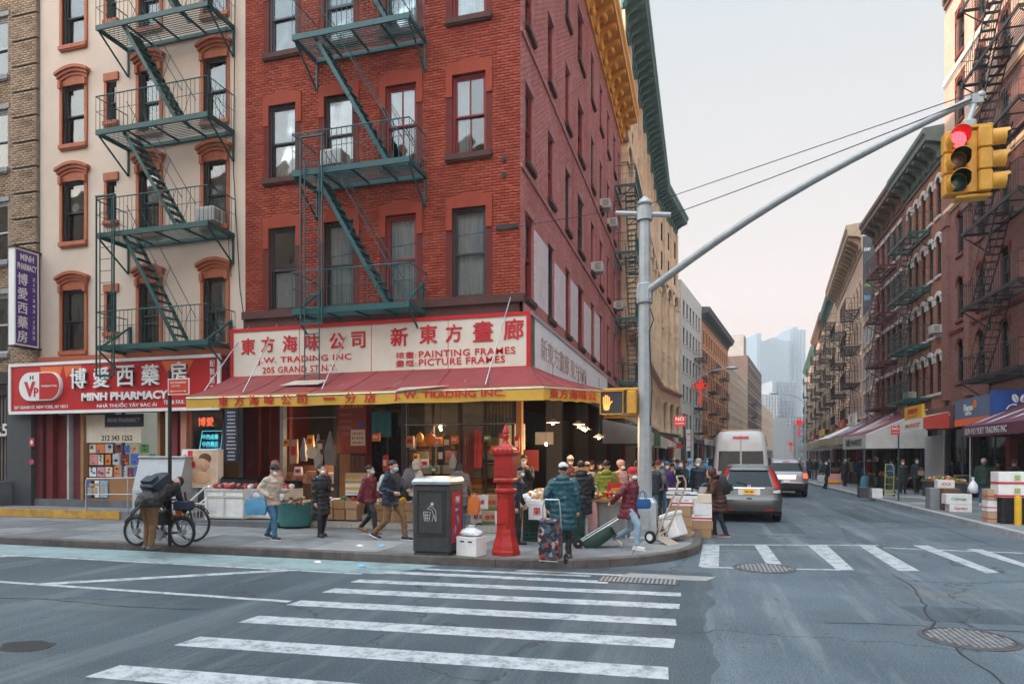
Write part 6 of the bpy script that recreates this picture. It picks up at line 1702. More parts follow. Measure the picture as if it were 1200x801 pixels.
# solar compactor litter bin
bp=gp(505,651,.15)
bn=thing('litter_bin','dark grey solar compactor bin with a litter figure, red and blue poster on its side','bin',(bp.x,bp.y,.15),R(2))
M['bin']=mat('bin_grey_plastic',(0.04,0.042,0.044),0.5,0.2,9,bump=.15,stain=.6,stain_col=(.10,.10,.095))
b=MB();b.bbox(-.35,.35,0,.78,.05,1.26,.03);b.box(-.33,.33,.02,.76,0,.05);b.build('body',M['bin'],bn)
b=MB();b.loft([[(x,y,z)for x,y in((-.36,-.02),(.36,-.02),(.36,.8),(-.36,.8))]for z in(1.262,1.31)]+[[(-.33,.05,1.37),(.33,.05,1.37),(.33,.75,1.39),(-.33,.75,1.39)]]);b.build('lid',M['steel'],bn)
b=MB()
b.box(-.27,.27,-.025,0,.36,1.18);fb=b.build('door',M['bin'],bn)
b=MB();b.box(-.25,.25,-.035,-.026,.38,.41);b.box(-.25,.25,-.035,-.026,1.13,1.16);b.box(-.25,-.22,-.035,-.026,.41,1.13);b.box(.22,.25,-.035,-.026,.41,1.13);b.build('door_rim',M['black'],fb)
b=MB();L_=M['ltgrey'];y=-.03
def seg(*p,r=.006):b.tube([(q[0],y,q[1])for q in p],r,4)
seg((-.13,.78),(-.11,.62),(-.02,.62),(0,.78),(-.13,.78));seg((-.095,.77),(-.085,.63));seg((-.06,.77),(-.055,.63));seg((-.12,.72),(-.01,.72));seg((-.115,.67),(-.015,.67))
b.lathe([(.03,-.004),(.03,.0),(.001,.0)],10,(.035,y,.92),axis='Y')
seg((-.06,.83),(.0,.88),(.05,.86),(.1,.8),(.11,.62));seg((-.03,.83),(.03,.82),(.06,.72),(.03,.61));seg((.07,.72),(.1,.61));b.build('tidy_figure',L_,bn)
b=MB();b.box(.351,.357,.10,.66,.22,1.12);sp_=b.build('side_poster',M['sign_red'],bn)
b=MB()
for k in range(7):b.obox((.359,.2+.06*(k % 4)+.02*k,.35+.09*k),(.003,.16,.05),(.7+.5*k,0,0),k % 2)
b.build('poster_print',[M['blue'],M['sky']],sp_)
text('PM',M['white'],bn,(.36,.4,.98),w=.2,rotz=PI/2,bold=.02,extrude=.001)
# box with a plastic bag on it
q=gp(548,652,.15);cb2=carton('white paper carton with a plastic bag on top, between bin and red alarm post',(q.x,q.y+.2,.15),(.42,.34,.34),-.25,'white',None,None,holes=True)
def plastic_bag(loc,r,label,m='bag',seed=0):
 rd=random.Random(seed);t=thing('plastic_bag',label,'plastic bag',loc);b=MB();rings=[]
 for i,(f,z)in enumerate(((.55,0),(.95,.12),(1.0,.35),(.8,.6),(.35,.85),(.15,.95),(.28,1.15))):
  rings.append([(r[0]*f*math.cos(a)*rd.uniform(.85,1.12),r[1]*f*math.sin(a)*rd.uniform(.85,1.12),r[2]*z*rd.uniform(.93,1.05))for a in[2*PI*k/14 for k in range(14)]])
 b.loft(rings);b.build('film',M[m]if isinstance(m,str)else m,t,smooth=70);return t
plastic_bag((q.x,q.y+.2,.495),(.22,.17,.17),'crumpled white plastic bag lying on the carton beside the bin',seed=4)
# no standing sign on its black post
q=gp(199,640,.15)
ns=thing('road_sign','red no standing sign with a double arrow on a black post by the kerb','sign',(q.x,q.y,.15))
nd=dist(199,q.y)
b=MB();b.cyl((0,0,0),(0,0,3.42),.035,n=8);b.build('post',M['black'],ns)
wz1,wz0=1.9+(HY-444)*nd/F-.15,1.9+(HY-463)*nd/F-.15
b=MB();b.box(.0,.50,-.05,-.04,wz0,wz1);b.build('plate',M['sign_white'],ns);b=MB();b.box(.02,.48,-.054,-.051,wz0+.02,wz1-.02);b.build('face',mat('sign_orange_red',(.6,.06,.03),.4,.05),ns)
text('NO STANDING',M['white'],ns,(.25,-.057,wz1-.08),w=.36,bold=.015,extrude=.001);text('ANYTIME',M['white'],ns,(.19,-.057,wz1-.145),w=.2,extrude=.001,bold=.01)
b=MB();b.box(.1,.4,-.057,-.055,wz0+.065,wz0+.075);b.prism([(.06,wz0+.07),(.1,wz0+.09),(.1,wz0+.05)],-.057,-.055);b.prism([(.44,wz0+.07),(.4,wz0+.05),(.4,wz0+.09)],-.057,-.055);b.build('arrow',M['white'],ns)
# street lamps with red knots
def knot(parent_loc,label,s=1.0,rz=0.0):
 t=thing('knot_decoration',label,'decoration',parent_loc,rz,'red knot decorations on the lamp posts');rm_=M['letter_red']if False else mat('knot_red',(.6,.03,.02),.5,.05,emit=(1,.05,.02),estr=.25);b=MB()
 for x,z,rr_ in((0,0,.2),(-.28,0,.14),(.28,0,.14),(0,.26,.13),(0,-.2,.12)):
  b.tube([(s*(x+rr_*math.cos(a)),0,s*(z+rr_*.8*math.sin(a)))for a in[2*PI*k/14 for k in range(15)]],.035*s,6)
 b.obox((0,0,0),(.28*s,.05,.28*s),(0,PI/4,0));b.build('knot',rm_,t,smooth=50)
 b=MB();b.loft([[(-.04*s,-.02,-.3*s),(.04*s,-.02,-.3*s),(.04*s,.02,-.3*s),(-.04*s,.02,-.3*s)],[(-.09*s,-.03,-1.1*s),(.09*s,-.03,-1.1*s),(.09*s,.03,-1.1*s),(-.09*s,.03,-1.1*s)]]);b.build('tassel',rm_,t)
 return t
def lamp(loc,h,arm,label):
 t=thing('street_lamp',label,'street lamp',loc,0,'cobra head street lamps')
 b=MB();b.lathe([(.16,0),(.16,.5),(.1,.6),(.085,h*.5),(.06,h)],10);b.build('post',M['galv'],t,smooth=40)
 b=MB();b.tube([(0,0,h-.3),(arm*.2,0,h+.15),(arm*.55,0,h+.5),(arm,0,h+.62)],.035,6);b.build('arm',M['galv'],t,smooth=50)
 b=MB();sgn_=1 if arm>0 else-1;b.ell((arm+.3*sgn_,0,h+.62),(.38,.16,.09),12,6);b.build('lamp_head',M['steel'],t,smooth=60);return t
L1=(-.53,40,.15);lamp(L1,6.2,1.9,'street lamp with the nearer red knot, left kerb of the side street')
knot((L1[0]+.45,39.85,wz(821,452,40)),'large red knot decoration on the left lamp post',1.0)
L2=(8.0,58,.15);lamp(L2,6.3,-2.0,'street lamp with a small red knot, right kerb far down the street')
knot((7.55,57.8,wz(933,495,58)),'red knot decoration on the lamp post in front of the hazy towers',1.0)
L3=(12.2,98,.15);lamp(L3,6.6,-2.0,'farthest street lamp, a thin post at the end of the right row')
knot((11.7,97.6,wz(936,520,98)),'smallest red knot decoration, far down the right row',1.0)
def small_sign(px,py_t,py_b,X,wpx,label,m,textv,pole_m='black_iron',gr=None):
 Y=wyX(px,X);t=thing('road_sign',label,'sign',(X,Y,.15));zt,zb=wz(px,py_t,Y)-.15,wz(px,py_b,Y)-.15
 b=MB();b.cyl((0,0,0),(0,0,zt+.05),.03,n=6);b.build('post',M[pole_m],t)
 w=wpx*dist(px,Y)/F;b=MB();b.box(-w+.03,.03,-.06,-.04,zb,zt);b.build('plate',M[m],t)
 for i,s in enumerate(textv):text(s,M['white']if m !='white' else M['letter_red'],t,(-w/2+.03,-.065,zt-(zt-zb)*(i+.7)/(len(textv)+.3)),w=w*.75,extrude=.001,bold=.02)
 return t
small_sign(802,487,499,-.45,13,'red parking sign on a black post among the shoppers, left kerb','sign_red',['NO','STANDING'])
small_sign(811,503,528,-.75,7,'white parking sign near the left street lamp','white',['NO','PARKING','8AM'])
t=small_sign(1053,499,509,7.62,9,'small red parking sign on a green post before the right hand shops','sign_red',['NO','STANDING'],'green_iron')
yb=gp(1193,615,.15);t=thing('bollard','short yellow bollard in front of the fruit boxes at the right edge','bollard',(yb.x,yb.y,.15))
b=MB();b.lathe([(.08,0),(.08,.70),(.07,.74),(.001,.76)],16);b.build('post',mat('bollard_yellow',(.62,.36,.02),.5,.1,5,stain=.4),t,smooth=40)
# ================================================================== VEHICLES
def paint(name,col,metal=.5,rough=.32):
 m=mat(name,col,rough,.05,2.0,metal=metal,stain=.15,stain_col=tuple(v*.7 for v in col));b=m.node_tree.nodes['Principled BSDF']
 b.inputs['Coat Weight'].default_value=.6;b.inputs['Coat Roughness'].default_value=.08;return m
M['taillight']=mat('tail_light_red',(.45,.01,.012),.15,.05,emit=(.8,.02,.02),estr=.12)
M['lamp_clear']=mat('lamp_clear',(.6,.55,.5),.15,.05)
M['car_glass']=mat('car_glass',(.006,.012,.016),.1,0,spec=.22)
M['plastic_black']=mat('black_plastic',(.02,.02,.022),.55,.1)
class Car:
 """body as horizontal slices: (z, half width, rear y, front y, corner radius)"""
 def __init__(s,slices):s.S=slices
 def at(s,z):
  S=s.S
  if z<=S[0][0]:return S[0]
  for a,b in zip(S,S[1:]):
   if a[0]<=z<=b[0]:
    if b[0]-a[0]<1e-6:return b
    f=(z-a[0])/(b[0]-a[0]);return tuple(a[i]+(b[i]-a[i])*f for i in range(5))
  return S[-1]
 def ring(s,sl,n=7):
  z,w,y0,y1,r=sl;P=[]
  for cx,cy,a0 in((w-r,y0+r,-PI/2),(w-r,y1-r,0),(-w+r,y1-r,PI/2),(-w+r,y0+r,PI)):
   for k in range(n):a=a0+PI/2*k/(n-1);P.append((cx+r*math.cos(a),cy+r*math.sin(a),z))
  return P
 def body(s,m,t,name='body'):
  b=MB();b.loft([s.ring(q)for q in s.S]);return b.build(name,m,t,smooth=32)
 def rear(s,x,z,off=.006):
  _,w,y0,_,r=s.at(z);ax=abs(x);y=y0
  if ax>w-r:q=min(ax-(w-r),r*.98);y=y0+r-math.sqrt(r*r-q*q)
  return(x,y-off,z)
 def rpatch(s,c,m,t,name,off=.008,nx=10,nz=6,th=.02):
  """patch on the rear face between four (x,z) corners: lower left, lower right, upper right, upper left"""
  A=[]
  for j in range(nz+1):
   g=j/nz;row=[]
   for i in range(nx+1):
    f=i/nx;x=(c[0][0]*(1-f)+c[1][0]*f)*(1-g)+(c[3][0]*(1-f)+c[2][0]*f)*g
    z=(c[0][1]*(1-f)+c[1][1]*f)*(1-g)+(c[3][1]*(1-f)+c[2][1]*f)*g
    row.append(s.rear(x,z,off))
   A.append(row)
  b=MB();b.loft(A,closed=False)
  e=[A[0],[(x,y+th,z)for x,y,z in A[0]]];b.loft(e,closed=False);e=[A[-1],[(x,y+th,z)for x,y,z in A[-1]]];b.loft(e,closed=False)
  b.loft([[r_[0]for r_ in A],[(r_[0][0],r_[0][1]+th,r_[0][2])for r_ in A]],closed=False);b.loft([[r_[-1]for r_ in A],[(r_[-1][0],r_[-1][1]+th,r_[-1][2])for r_ in A]],closed=False)
  return b.build(name,m,t,smooth=40)
 def spatch(s,side,y0,y1,z0,z1,m,t,name,off=.006,taper=(0,0)):
  A=[]
  for j in range(5):
   z=z0+(z1-z0)*j/4;w=s.at(z)[1];f=j/4
   A.append([(side*(w+off),y0+taper[0]*f+(y1-taper[1]*f-y0-taper[0]*f)*i/4,z)for i in range(5)])
  b=MB();b.loft(A,closed=False);return b.build(name,m,t,smooth=40)
def wheel(t,x,y,r,w,side):
 b=MB();b.lathe([(r*.62,-w/2),(r*.9,-w/2),(r,-w*.38),(r,w*.38),(r*.9,w/2),(r*.62,w/2)],28,(x,y,r),axis='X');wh=b.build('wheel',M['rubber'],t,smooth=40)
 b=MB();b.lathe([(r*.63,-w*.42),(r*.63,w*.42),(r*.1,w*.3),(r*.1,-w*.3)],24,(x,y,r),axis='X');b.build('rim',M['steel'],wh,smooth=30)
 b=MB()
 for k in range(5):
  a=2*PI*k/5;b.obox((x+side*w*.42,y+r*.34*math.cos(a),r+r*.34*math.sin(a)),(.03,r*.55,.06),(a,0,0))
 b.build('spokes',M['chrome'],wh);return wh
def arches(car,t,y,r):
 for s in(-1,1):
  w=car.at(.5)[1];b=MB();P=[(y+(r+.06)*math.cos(a),r+(r+.06)*math.sin(a))for a in[PI*k/12-.1 for k in range(13)]]+[(y-r-.06,.18),(y+r+.06,.18)]
  b.prism(P,s*(w-.18),s*(w+.004),'X');b.build('wheel_arch',M['plastic_black'],t)
def car_crv(loc,rz):
 t=thing('parked_car','grey brown estate car with tall red tail lights and a yellow number plate','car',loc,rz,'cars on the side street')
 c=Car([(.24,.84,.10,4.35,.25),(.34,.89,.03,4.45,.28),(.52,.905,.0,4.5,.3),(.66,.91,.01,4.5,.3),(.70,.905,.05,4.48,.3),(.86,.905,.09,4.42,.3),(1.0,.90,.12,4.2,.3),(1.04,.885,.14,3.6,.28),(1.08,.875,.16,3.35,.27),
    (1.3,.80,.30,2.95,.25),(1.5,.71,.44,2.6,.25),(1.60,.64,.52,2.4,.25),(1.655,.56,.62,2.2,.25),(1.67,.42,.8,2.0,.25)])
 pm=paint('car_grey_brown',(.085,.090,.088));c.body(pm,t)
 c.rpatch([(-.63,1.04),(.63,1.04),(.52,1.50),(-.52,1.50)],M['car_glass'],t,'rear_window')
 for s in(-1,1):
  c.rpatch([(s*.70,1.0),(s*.84,1.0),(s*.60,1.57),(s*.555,1.57)],M['taillight'],t,'tail_light',.014)
  c.rpatch([(s*.64,.86),(s*.85,.86),(s*.85,.955),(s*.66,.925)],M['lamp_clear'],t,'indicator',.015)
  c.rpatch([(s*.42,.35),(s*.68,.37),(s*.68,.395),(s*.42,.375)],M['taillight'],t,'reflector',.012)
 c.rpatch([(-.30,.80),(.30,.80),(.30,.99),(-.30,.99)],mat('plate_recess_silver',(.35,.34,.31),.3,.05,metal=.5),t,'plate_recess',.006)
 c.rpatch([(-.42,.985),(.42,.985),(.42,1.01),(-.42,1.01)],M['chrome'],t,'chrome_strip',.025)
 pl=c.rpatch([(-.155,.82),(.155,.82),(.155,.965),(-.155,.965)],mat('plate_yellow',(.75,.36,.02),.5,.05),t,'number_plate',.03)
 b=MB()
 for i in range(7):b.box(-.12+i*.035,-.12+i*.035+(.02 if i !=3 else .008),c.rear(0,.89)[1]-.032,c.rear(0,.89)[1]-.028,.865,.92)
 b.build('plate_characters',M['navy'],pl)
 b=MB();y=c.rear(0,1.03)[1]-.012
 for x in(-.03,.03):b.box(x-.007,x+.007,y,y+.01,1.02,1.085)
 b.box(-.03,.03,y,y+.01,1.045,1.06);b.tube([(-.05,y,1.01),(-.05,y,1.09),(.05,y,1.09),(.05,y,1.01),(-.05,y,1.01)],.005,5);b.build('emblem',M['chrome'],t)
 c.rpatch([(-.89,.24),(.89,.24),(.89,.33),(-.89,.33)],M['plastic_black'],t,'bumper_skirt',.012,nx=24)
 b=MB();b.box(-.07,.07,c.rear(0,.69)[1]-.012,c.rear(0,.69)[1]+.02,.685,.715);b.build('latch',M['plastic_black'],t)
 c.rpatch([(-.56,1.515),(.56,1.515),(.54,1.56),(-.54,1.56)],pm,t,'spoiler',.07)
 p=[c.rear(-.02,1.08,.03),c.rear(-.18,1.13,.035),c.rear(-.36,1.17,.03)];b=MB();b.tube(p,.009,5);b.build('wiper',M['black'],t)
 b=MB();b.prism([(.9,1.665),(1.1,1.665),(.95,1.72)],-.02,.02,'X');b.build('antenna',M['black'],t)
 for s in(-1,1):
  c.spatch(s,.62,1.2,1.10,1.48,M['car_glass'],t,'side_window',taper=(.25,.0));c.spatch(s,1.28,2.05,1.10,1.50,M['car_glass'],t,'side_window');c.spatch(s,2.12,3.0,1.10,1.50,M['car_glass'],t,'side_window',taper=(0,.4))
  b=MB();b.ell((s*1.0,2.95,1.10),(.1,.07,.07),10,6);b.build('mirror',pm,t,smooth=60)
  wheel(t,s*.80,.85,.345,.22,s);wheel(t,s*.80,3.5,.345,.22,s)
 arches(c,t,.85,.345);arches(c,t,3.5,.345);return t
def car_suv(loc,rz):
 t=thing('parked_car','silver and black large SUV driving off, to the right of the white van','car',loc,rz,'cars on the side street')
 c=Car([(.30,.88,.10,4.75,.25),(.42,.94,.02,4.9,.28),(.68,.96,.0,4.95,.3),(.72,.955,.04,4.95,.3),(.95,.95,.07,4.9,.3),(1.12,.94,.10,4.4,.3),(1.18,.92,.13,3.7,.28),
    (1.4,.84,.25,3.2,.25),(1.62,.75,.38,2.9,.25),(1.74,.68,.48,2.7,.25),(1.79,.58,.6,2.5,.25)])
 pm=paint('car_silver_grey',(.22,.21,.215));c.body(pm,t)
 c.rpatch([(-.74,1.22),(.74,1.22),(.62,1.62),(-.62,1.62)],M['car_glass'],t,'rear_window',nx=14)
 c.rpatch([(-.40,.86),(.40,.86),(.42,1.06),(-.42,1.06)],M['chrome'],t,'tailgate_panel',.008)
 c.rpatch([(-.92,.30),(.92,.30),(.94,.66),(-.94,.66)],M['plastic_black'],t,'bumper',.015,nx=24)
 c.rpatch([(-.14,.70),(.14,.70),(.14,.82),(-.14,.82)],M['sign_white'],t,'number_plate',.02)
 c.rpatch([(-.14,1.67),(.14,1.67),(.14,1.70),(-.14,1.70)],M['taillight'],t,'brake_light',.03)
 lt=emat('lit_brake_light',(1.0,.10,.04),1.6)
 for s in(-1,1):
  c.rpatch([(s*.74,.90),(s*.92,.90),(s*.90,1.14),(s*.72,1.12)],lt if s>0 else M['taillight'],t,'tail_light',.016)
  c.spatch(s,.55,1.5,1.24,1.6,M['car_glass'],t,'side_window',taper=(.25,0));c.spatch(s,1.6,3.1,1.24,1.6,M['car_glass'],t,'side_window',taper=(0,.4))
  b=MB();b.box(s*.6-.02,s*.6+.02,.8,2.7,1.79,1.83);b.build('roof_rail',M['chrome'],t)
  wheel(t,s*.84,.95,.38,.24,s);wheel(t,s*.84,3.85,.38,.24,s)
 arches(c,t,.95,.38);arches(c,t,3.85,.38);return t
def van(loc,rz):
 t=thing('parked_van','tall white high roof van with dark rear windows ahead of the grey brown car','van',loc,rz,'cars on the side street')
 c=Car([(.35,.95,.05,5.7,.2),(.5,1.0,.0,5.9,.2),(1.2,1.02,.0,5.8,.2),(1.45,1.015,.02,5.2,.2),(1.9,.98,.05,4.9,.2),(2.4,.93,.09,4.6,.22),(2.75,.87,.13,4.4,.25),(2.88,.78,.22,4.2,.25),(2.92,.6,.35,4.0,.25)])
 pm=paint('van_white',(.50,.485,.48),0.0,.35);c.body(pm,t)
 for s in(-1,1):
  c.rpatch([(s*.03,1.35),(s*.84,1.35),(s*.80,2.12),(s*.03,2.12)],M['car_glass'],t,'rear_window',.01)
  c.rpatch([(s*.88,.9),(s*.99,.9),(s*.96,1.45),(s*.90,1.45)],M['taillight'],t,'tail_light',.014)
  c.spatch(s,.5,1.9,1.4,2.05,M['car_glass'],t,'side_window');c.spatch(s,2.0,4.3,1.4,2.05,M['car_glass'],t,'side_window',taper=(0,.4))
  wheel(t,s*.88,1.1,.36,.24,s);wheel(t,s*.88,4.8,.36,.24,s)
  b=MB();b.bbox(s*1.22-.1,s*1.22+.1,4.35,4.42,1.5,1.85,.02);b.box(min(s*.98,s*1.15),max(s*.98,s*1.15),4.37,4.4,1.6,1.66);b.build('mirror',M['plastic_black'],t)
  b=MB();b.tube([(s*.965,.1,2.3),(s*.9,.14,2.72)],.018,6);b.build('gutter',M['grey'],t)
 c.rpatch([(-.008,.55),(.008,.55),(.008,2.75),(-.008,2.75)],M['plastic_black'],t,'door_gap',.004,nx=2,nz=14)
 c.rpatch([(-.30,2.60),(.30,2.60),(.28,2.69),(-.28,2.69)],M['taillight'],t,'brake_light',.03)
 c.rpatch([(-.97,.36),(.97,.36),(1.0,.55),(-1.0,.55)],M['plastic_black'],t,'bumper',.06,nx=20)
 c.rpatch([(-.16,.8),(.16,.8),(.16,.95),(-.16,.95)],M['sign_white'],t,'number_plate',.02)
 b=MB();b.box(-.72,.72,.35,.45,2.92,2.97);b.build('roof_bar',M['tan'],t)
 arches(c,t,1.1,.36);arches(c,t,4.8,.36);return t
car_crv((1.32,20.3,.004),R(-1.5))
van((1.45,27.0,.004),R(-2))
car_suv((3.82,33.4,.004),R(-2))
# ---------------- bicycles
def bike(label,loc,rz,r=.33,col='black',motor=False):
 t=thing('bicycle',label,'bicycle',loc,rz,'bicycles parked by the kerb')
 for x in(-.52,.52):
  b=MB();b.tube([(x+r*math.cos(a),0,r+.02+r*math.sin(a))for a in[2*PI*k/28 for k in range(29)]],.028 if motor else .02,8,caps=False);wh=b.build('wheel',M['rubber'],t,smooth=60)
  b=MB();b.tube([(x+(r-.035)*math.cos(a),0,r+.02+(r-.035)*math.sin(a))for a in[2*PI*k/28 for k in range(29)]],.012,6,caps=False);b.build('rim',M['steel'],wh,smooth=60)
  b=MB()
  for k in range(14):a=2*PI*k/14;b.tube([(x,.02*(-1)**k,r+.02),(x+(r-.03)*math.cos(a),0,r+.02+(r-.03)*math.sin(a))],.0035,3)
  b.cyl((x,-.05,r+.02),(x,.05,r+.02),.06 if motor else .025,n=12);b.build('spokes',M['steel'],wh)
  b=MB();b.tube([(x+(r+.045)*math.cos(a),0,r+.02+(r+.045)*math.sin(a))for a in[R(30)+R(130)*k/10 for k in range(11)]],.022,6,flat=.5);b.build('mudguard',M['black'],t)
 b=MB();z=r+.02
 for p,q in(((-.52,0,z),(-.05,0,z-.04)),((-.52,0,z),(-.17,0,.78)),((-.05,0,z-.04),(-.2,0,.86)),((-.05,0,z-.04),(.36,0,.80)),((-.17,0,.76),(.36,0,.84)),((.36,0,.88),(.52,0,z)),((.36,0,.78),(.33,0,1.02))):b.tube([p,q],.02,7)
 b.build('frame',M[col],t,smooth=50)
 b=MB();b.tube([(.25,-.3,1.04),(.33,-.12,1.04),(.34,.12,1.04),(.25,.3,1.04)],.014,6);b.build('handlebar',M['steel'],t)
 b=MB();b.loft([[(-.33,-.07,.9),(-.33,.07,.9),(-.1,.03,.9),(-.06,0,.9),(-.1,-.03,.9)],[(-.33,-.08,.93),(-.33,.08,.93),(-.1,.03,.94),(-.05,0,.93),(-.1,-.03,.94)]]);b.build('saddle',M['black'],t)
 b=MB();b.cyl((-.05,-.07,z-.04),(-.05,.07,z-.04),.09,n=14);b.tube([(-.05,-.07,z-.04),(.1,-.09,z-.16)],.012,5);b.box(.05,.15,-.14,-.07,z-.18,z-.15);b.build('crank',M['steel'],t)
 b=MB();b.box(-.72,-.3,-.07,.07,.72,.735);b.tube([(-.52,.06,z),(-.66,.06,.72)],.008,4);b.tube([(-.52,-.06,z),(-.66,-.06,.72)],.008,4);b.build('rack',M['black_iron'],t)
 if motor:
  b=MB();b.bbox(-.2,.2,-.08,.08,.42,.7,.03);b.build('battery_box',M['black'],t);b=MB();b.bbox(-.72,-.4,-.12,.12,.735,.9,.02);b.build('rear_bag',M['navy'],t)
  b=MB();b.box(-.45,-.3,-.09,-.082,.5,.74);b.build('red_panel',M['orange'],t)
 b=MB();b.tube([(-.08,-.03,z-.05),(-.16,-.16,0)],.01,5);b.build('stand',M['steel'],t)
 return t
q=gp(186,636,.15);bike('dark bicycle with large thin wheels, parked behind the electric one',(q.x,q.y+.3,.15),R(8),r=.36)
q=gp(183,640,.15);bike('black electric bicycle with small thick wheels and a battery box beside the bending man',(q.x+.05,q.y+.02,.15),R(183),r=.27,motor=True)
# ================================================================== PEOPLE
REM=[]
def organic(mb,name,m,parent,voxel,dec=None,smooth_it=3,label=None):
 o=mb.build(name,m,parent);md=o.modifiers.new('r','REMESH');md.mode='VOXEL';md.voxel_size=voxel;md.use_smooth_shade=True
 if name in('coat','jacket','trousers','hair','hat'): # creases and rumples
  tx=bpy.data.textures.get(name)or bpy.data.textures.new(name,'CLOUDS');tx.noise_scale=.075 if name !='hair' else .03;tx.noise_depth=2
  q=o.modifiers.new('w','DISPLACE');q.texture=tx;q.strength=.045 if name in('coat','jacket')else .03 if name=='trousers' else .02;q.mid_level=.5
 if smooth_it:
  s=o.modifiers.new('s','SMOOTH');s.factor=.5;s.iterations=1
 if dec:d=o.modifiers.new('d','DECIMATE');d.ratio=dec
 REM.append(o);return o
def flush():
 dg=bpy.context.evaluated_depsgraph_get()
 new=[(o,bpy.data.meshes.new_from_object(o.evaluated_get(dg)))for o in REM]
 for o,me in new:
  old=o.data;o.modifiers.clear();me.name=old.name;o.data=me
  me.polygons.foreach_set('use_smooth',[True]*len(me.polygons))
 REM.clear()
SKIN=mat('skin',(.50,.30,.21),.55,.06,8);SKIN2=mat('skin_tan',(.42,.25,.17),.55,.06,8)
HAIR=mat('hair_black',(.012,.010,.010),.5,.2,30);MASKW=mat('mask_white',(.72,.74,.75),.7,.05);MASKB=mat('mask_blue',(.35,.52,.66),.7,.05)
def cloth(name,c,r=.7):return mat('cloth_'+name,c,r,.14,7,bump=.25,bscale=14)
CL={k:cloth(k,c,r)for k,c,r in(('black',(.013,.014,.017),.55),('navy',(.012,.022,.036),.6),('teal',(.012,.065,.085),.45),('maroon',(.13,.016,.028),.5),('beige',(.48,.40,.33),.8),('denim',(.05,.15,.25),.85),
  ('ltdenim',(.24,.34,.42),.85),('brownp',(.17,.095,.045),.85),('brown',(.05,.018,.015),.55),('grey',(.12,.12,.13),.7),('ltgrey',(.36,.36,.37),.8),('white',(.58,.57,.54),.8),('green',(.17,.24,.03),.6),('dkgreen',(.015,.045,.035),.6),
  ('pink',(.55,.30,.28),.6),('red',(.42,.02,.02),.6),('blue',(.02,.10,.28),.6),('purple',(.05,.02,.12),.6),('yellow',(.55,.45,.03),.6),('fur',(.30,.17,.08),.95),('sky',(.10,.32,.50),.6))}
def person(label,loc,rz=0.0,H=1.66,lean=0,legs=((0,0),(0,0)),hands=None,head=(0,0),coat=('black',.80,True),pants='black',shoes='black',sole=None,hair='short',hat=None,hood=None,fur=False,
   mask=MASKW,skin=None,group='people on the pavements',fine=True,build=1.0):
 skin=skin or SKIN;s=H/1.70;vb=.0115 if fine else .018
 t=thing('person',label,'person',loc,rz,group)
 L=R(lean)
 stride=max(abs(legs[0][0]),abs(legs[1][0]))
 hz_=.90
 if stride>.1:hz_=.08+math.sqrt(max(.1,.815**2-stride**2));hz_=min(.90,hz_)
 dz=hz_-.90
 def W_(p):
  x,y,z=p;f=min(1,max(0,(z-.80)/.22));f=f*f*(3-2*f);a=L*f
  zz=z-.88;y2=y*math.cos(a)-zz*math.sin(a)if z>.80 else y-zz*math.sin(a);z2=(zz*math.cos(a)+y*math.sin(a))+.88 if z>.80 else z
  return Vector((x*s,y2*s,(z2+dz)*s))
 hp,hy=R(head[0]),R(head[1])
 def Hd(p):
  q=Vector(p)-Vector((0,0,1.47));q=Matrix.Rotation(hy,3,'Z')@(Matrix.Rotation(hp,3,'X')@ q);return W_(q+Vector((0,0,1.47)))
 def ellH(b,c,r,nu=14,nv=10,m=0):
  bb=MB();bb.ell(c,r,nu,nv);b.add([tuple(Hd(p))for p in bb.v],bb.f,m)
 def ellW(b,c,r,nu=14,nv=8,m=0):
  bb=MB();bb.ell(c,r,nu,nv);b.add([tuple(W_(p))for p in bb.v],bb.f,m)
 def ik(a,c,l1,l2,pole):
  a=Vector(a);c=Vector(c);d=c-a;D=min(d.length,(l1+l2)*.999);u=d.normalized();c=a+u*D
  k=(l1*l1-l2*l2+D*D)/(2*D);h=math.sqrt(max(0,l1*l1-k*k));p=Vector(pole);p=(p-u*p.dot(u))
  if p.length<1e-5:p=u.orthogonal()
  return a+u*k+p.normalized()*h,c
 body=MB();pt=MB();ct=MB();sh=MB();so=MB()
 cm,clen,puffer=coat
 # legs
 for i,sx in enumerate((-1,1)):
  fy,lift=legs[i]
  hip=Vector((sx*.09*s,0,(hz_+.0)*s));ank=Vector((sx*.10*s,fy*s,(.085+lift)*s))
  knee,ank=ik(hip,ank,.42*s,.40*s,(0,-1,.05))
  pt.cap(hip,knee,.098*s*build,.072*s,10);pt.cap(knee,ank+Vector((0,0,.0)),.068*s,.056*s,10)
  body.cap(hip,knee,.07*s,.05*s,8);body.cap(knee,ank,.048*s,.035*s,8)
  pitch=min(1.0,lift*5)*(1 if fy>0 else-.35);Rm=Matrix.Rotation(pitch,3,'X')
  h0=ank+Rm @ Vector((0,.05*s,-.045*s));t0=ank+Rm @ Vector((sx*.01,-.155*s,-.055*s))
  sh.cap(h0,t0,.04*s,.034*s,10);sh.cap(ank+Vector((0,.01,-.01)),h0*.5+t0*.5,.045*s,.042*s,10)
  body.cap(ank,h0*.4+t0*.6,.03*s,.025*s,6)
  bb=MB();o_=Rm @ Vector((0,0,-.078*s))+ank
  a_=ank+Rm @ Vector((0,.095*s,-.078*s));b_=ank+Rm @ Vector((sx*.01,-.195*s,-.082*s));so.tube([a_,(a_+b_)/2,b_],[.036*s,.044*s,.03*s],8,flat=.25)
 bb=MB();ellW(pt,(0,.005,.90),(.155*build,.115*build,.13));ellW(body,(0,0,.95),(.13,.09,.15))
 # trunk, neck and head in one body
 ellW(body,(0,0,1.2),(.14,.09,.25));body.cap(W_((-.15,0,1.38)),W_((.15,0,1.38)),.05*s,.05*s)
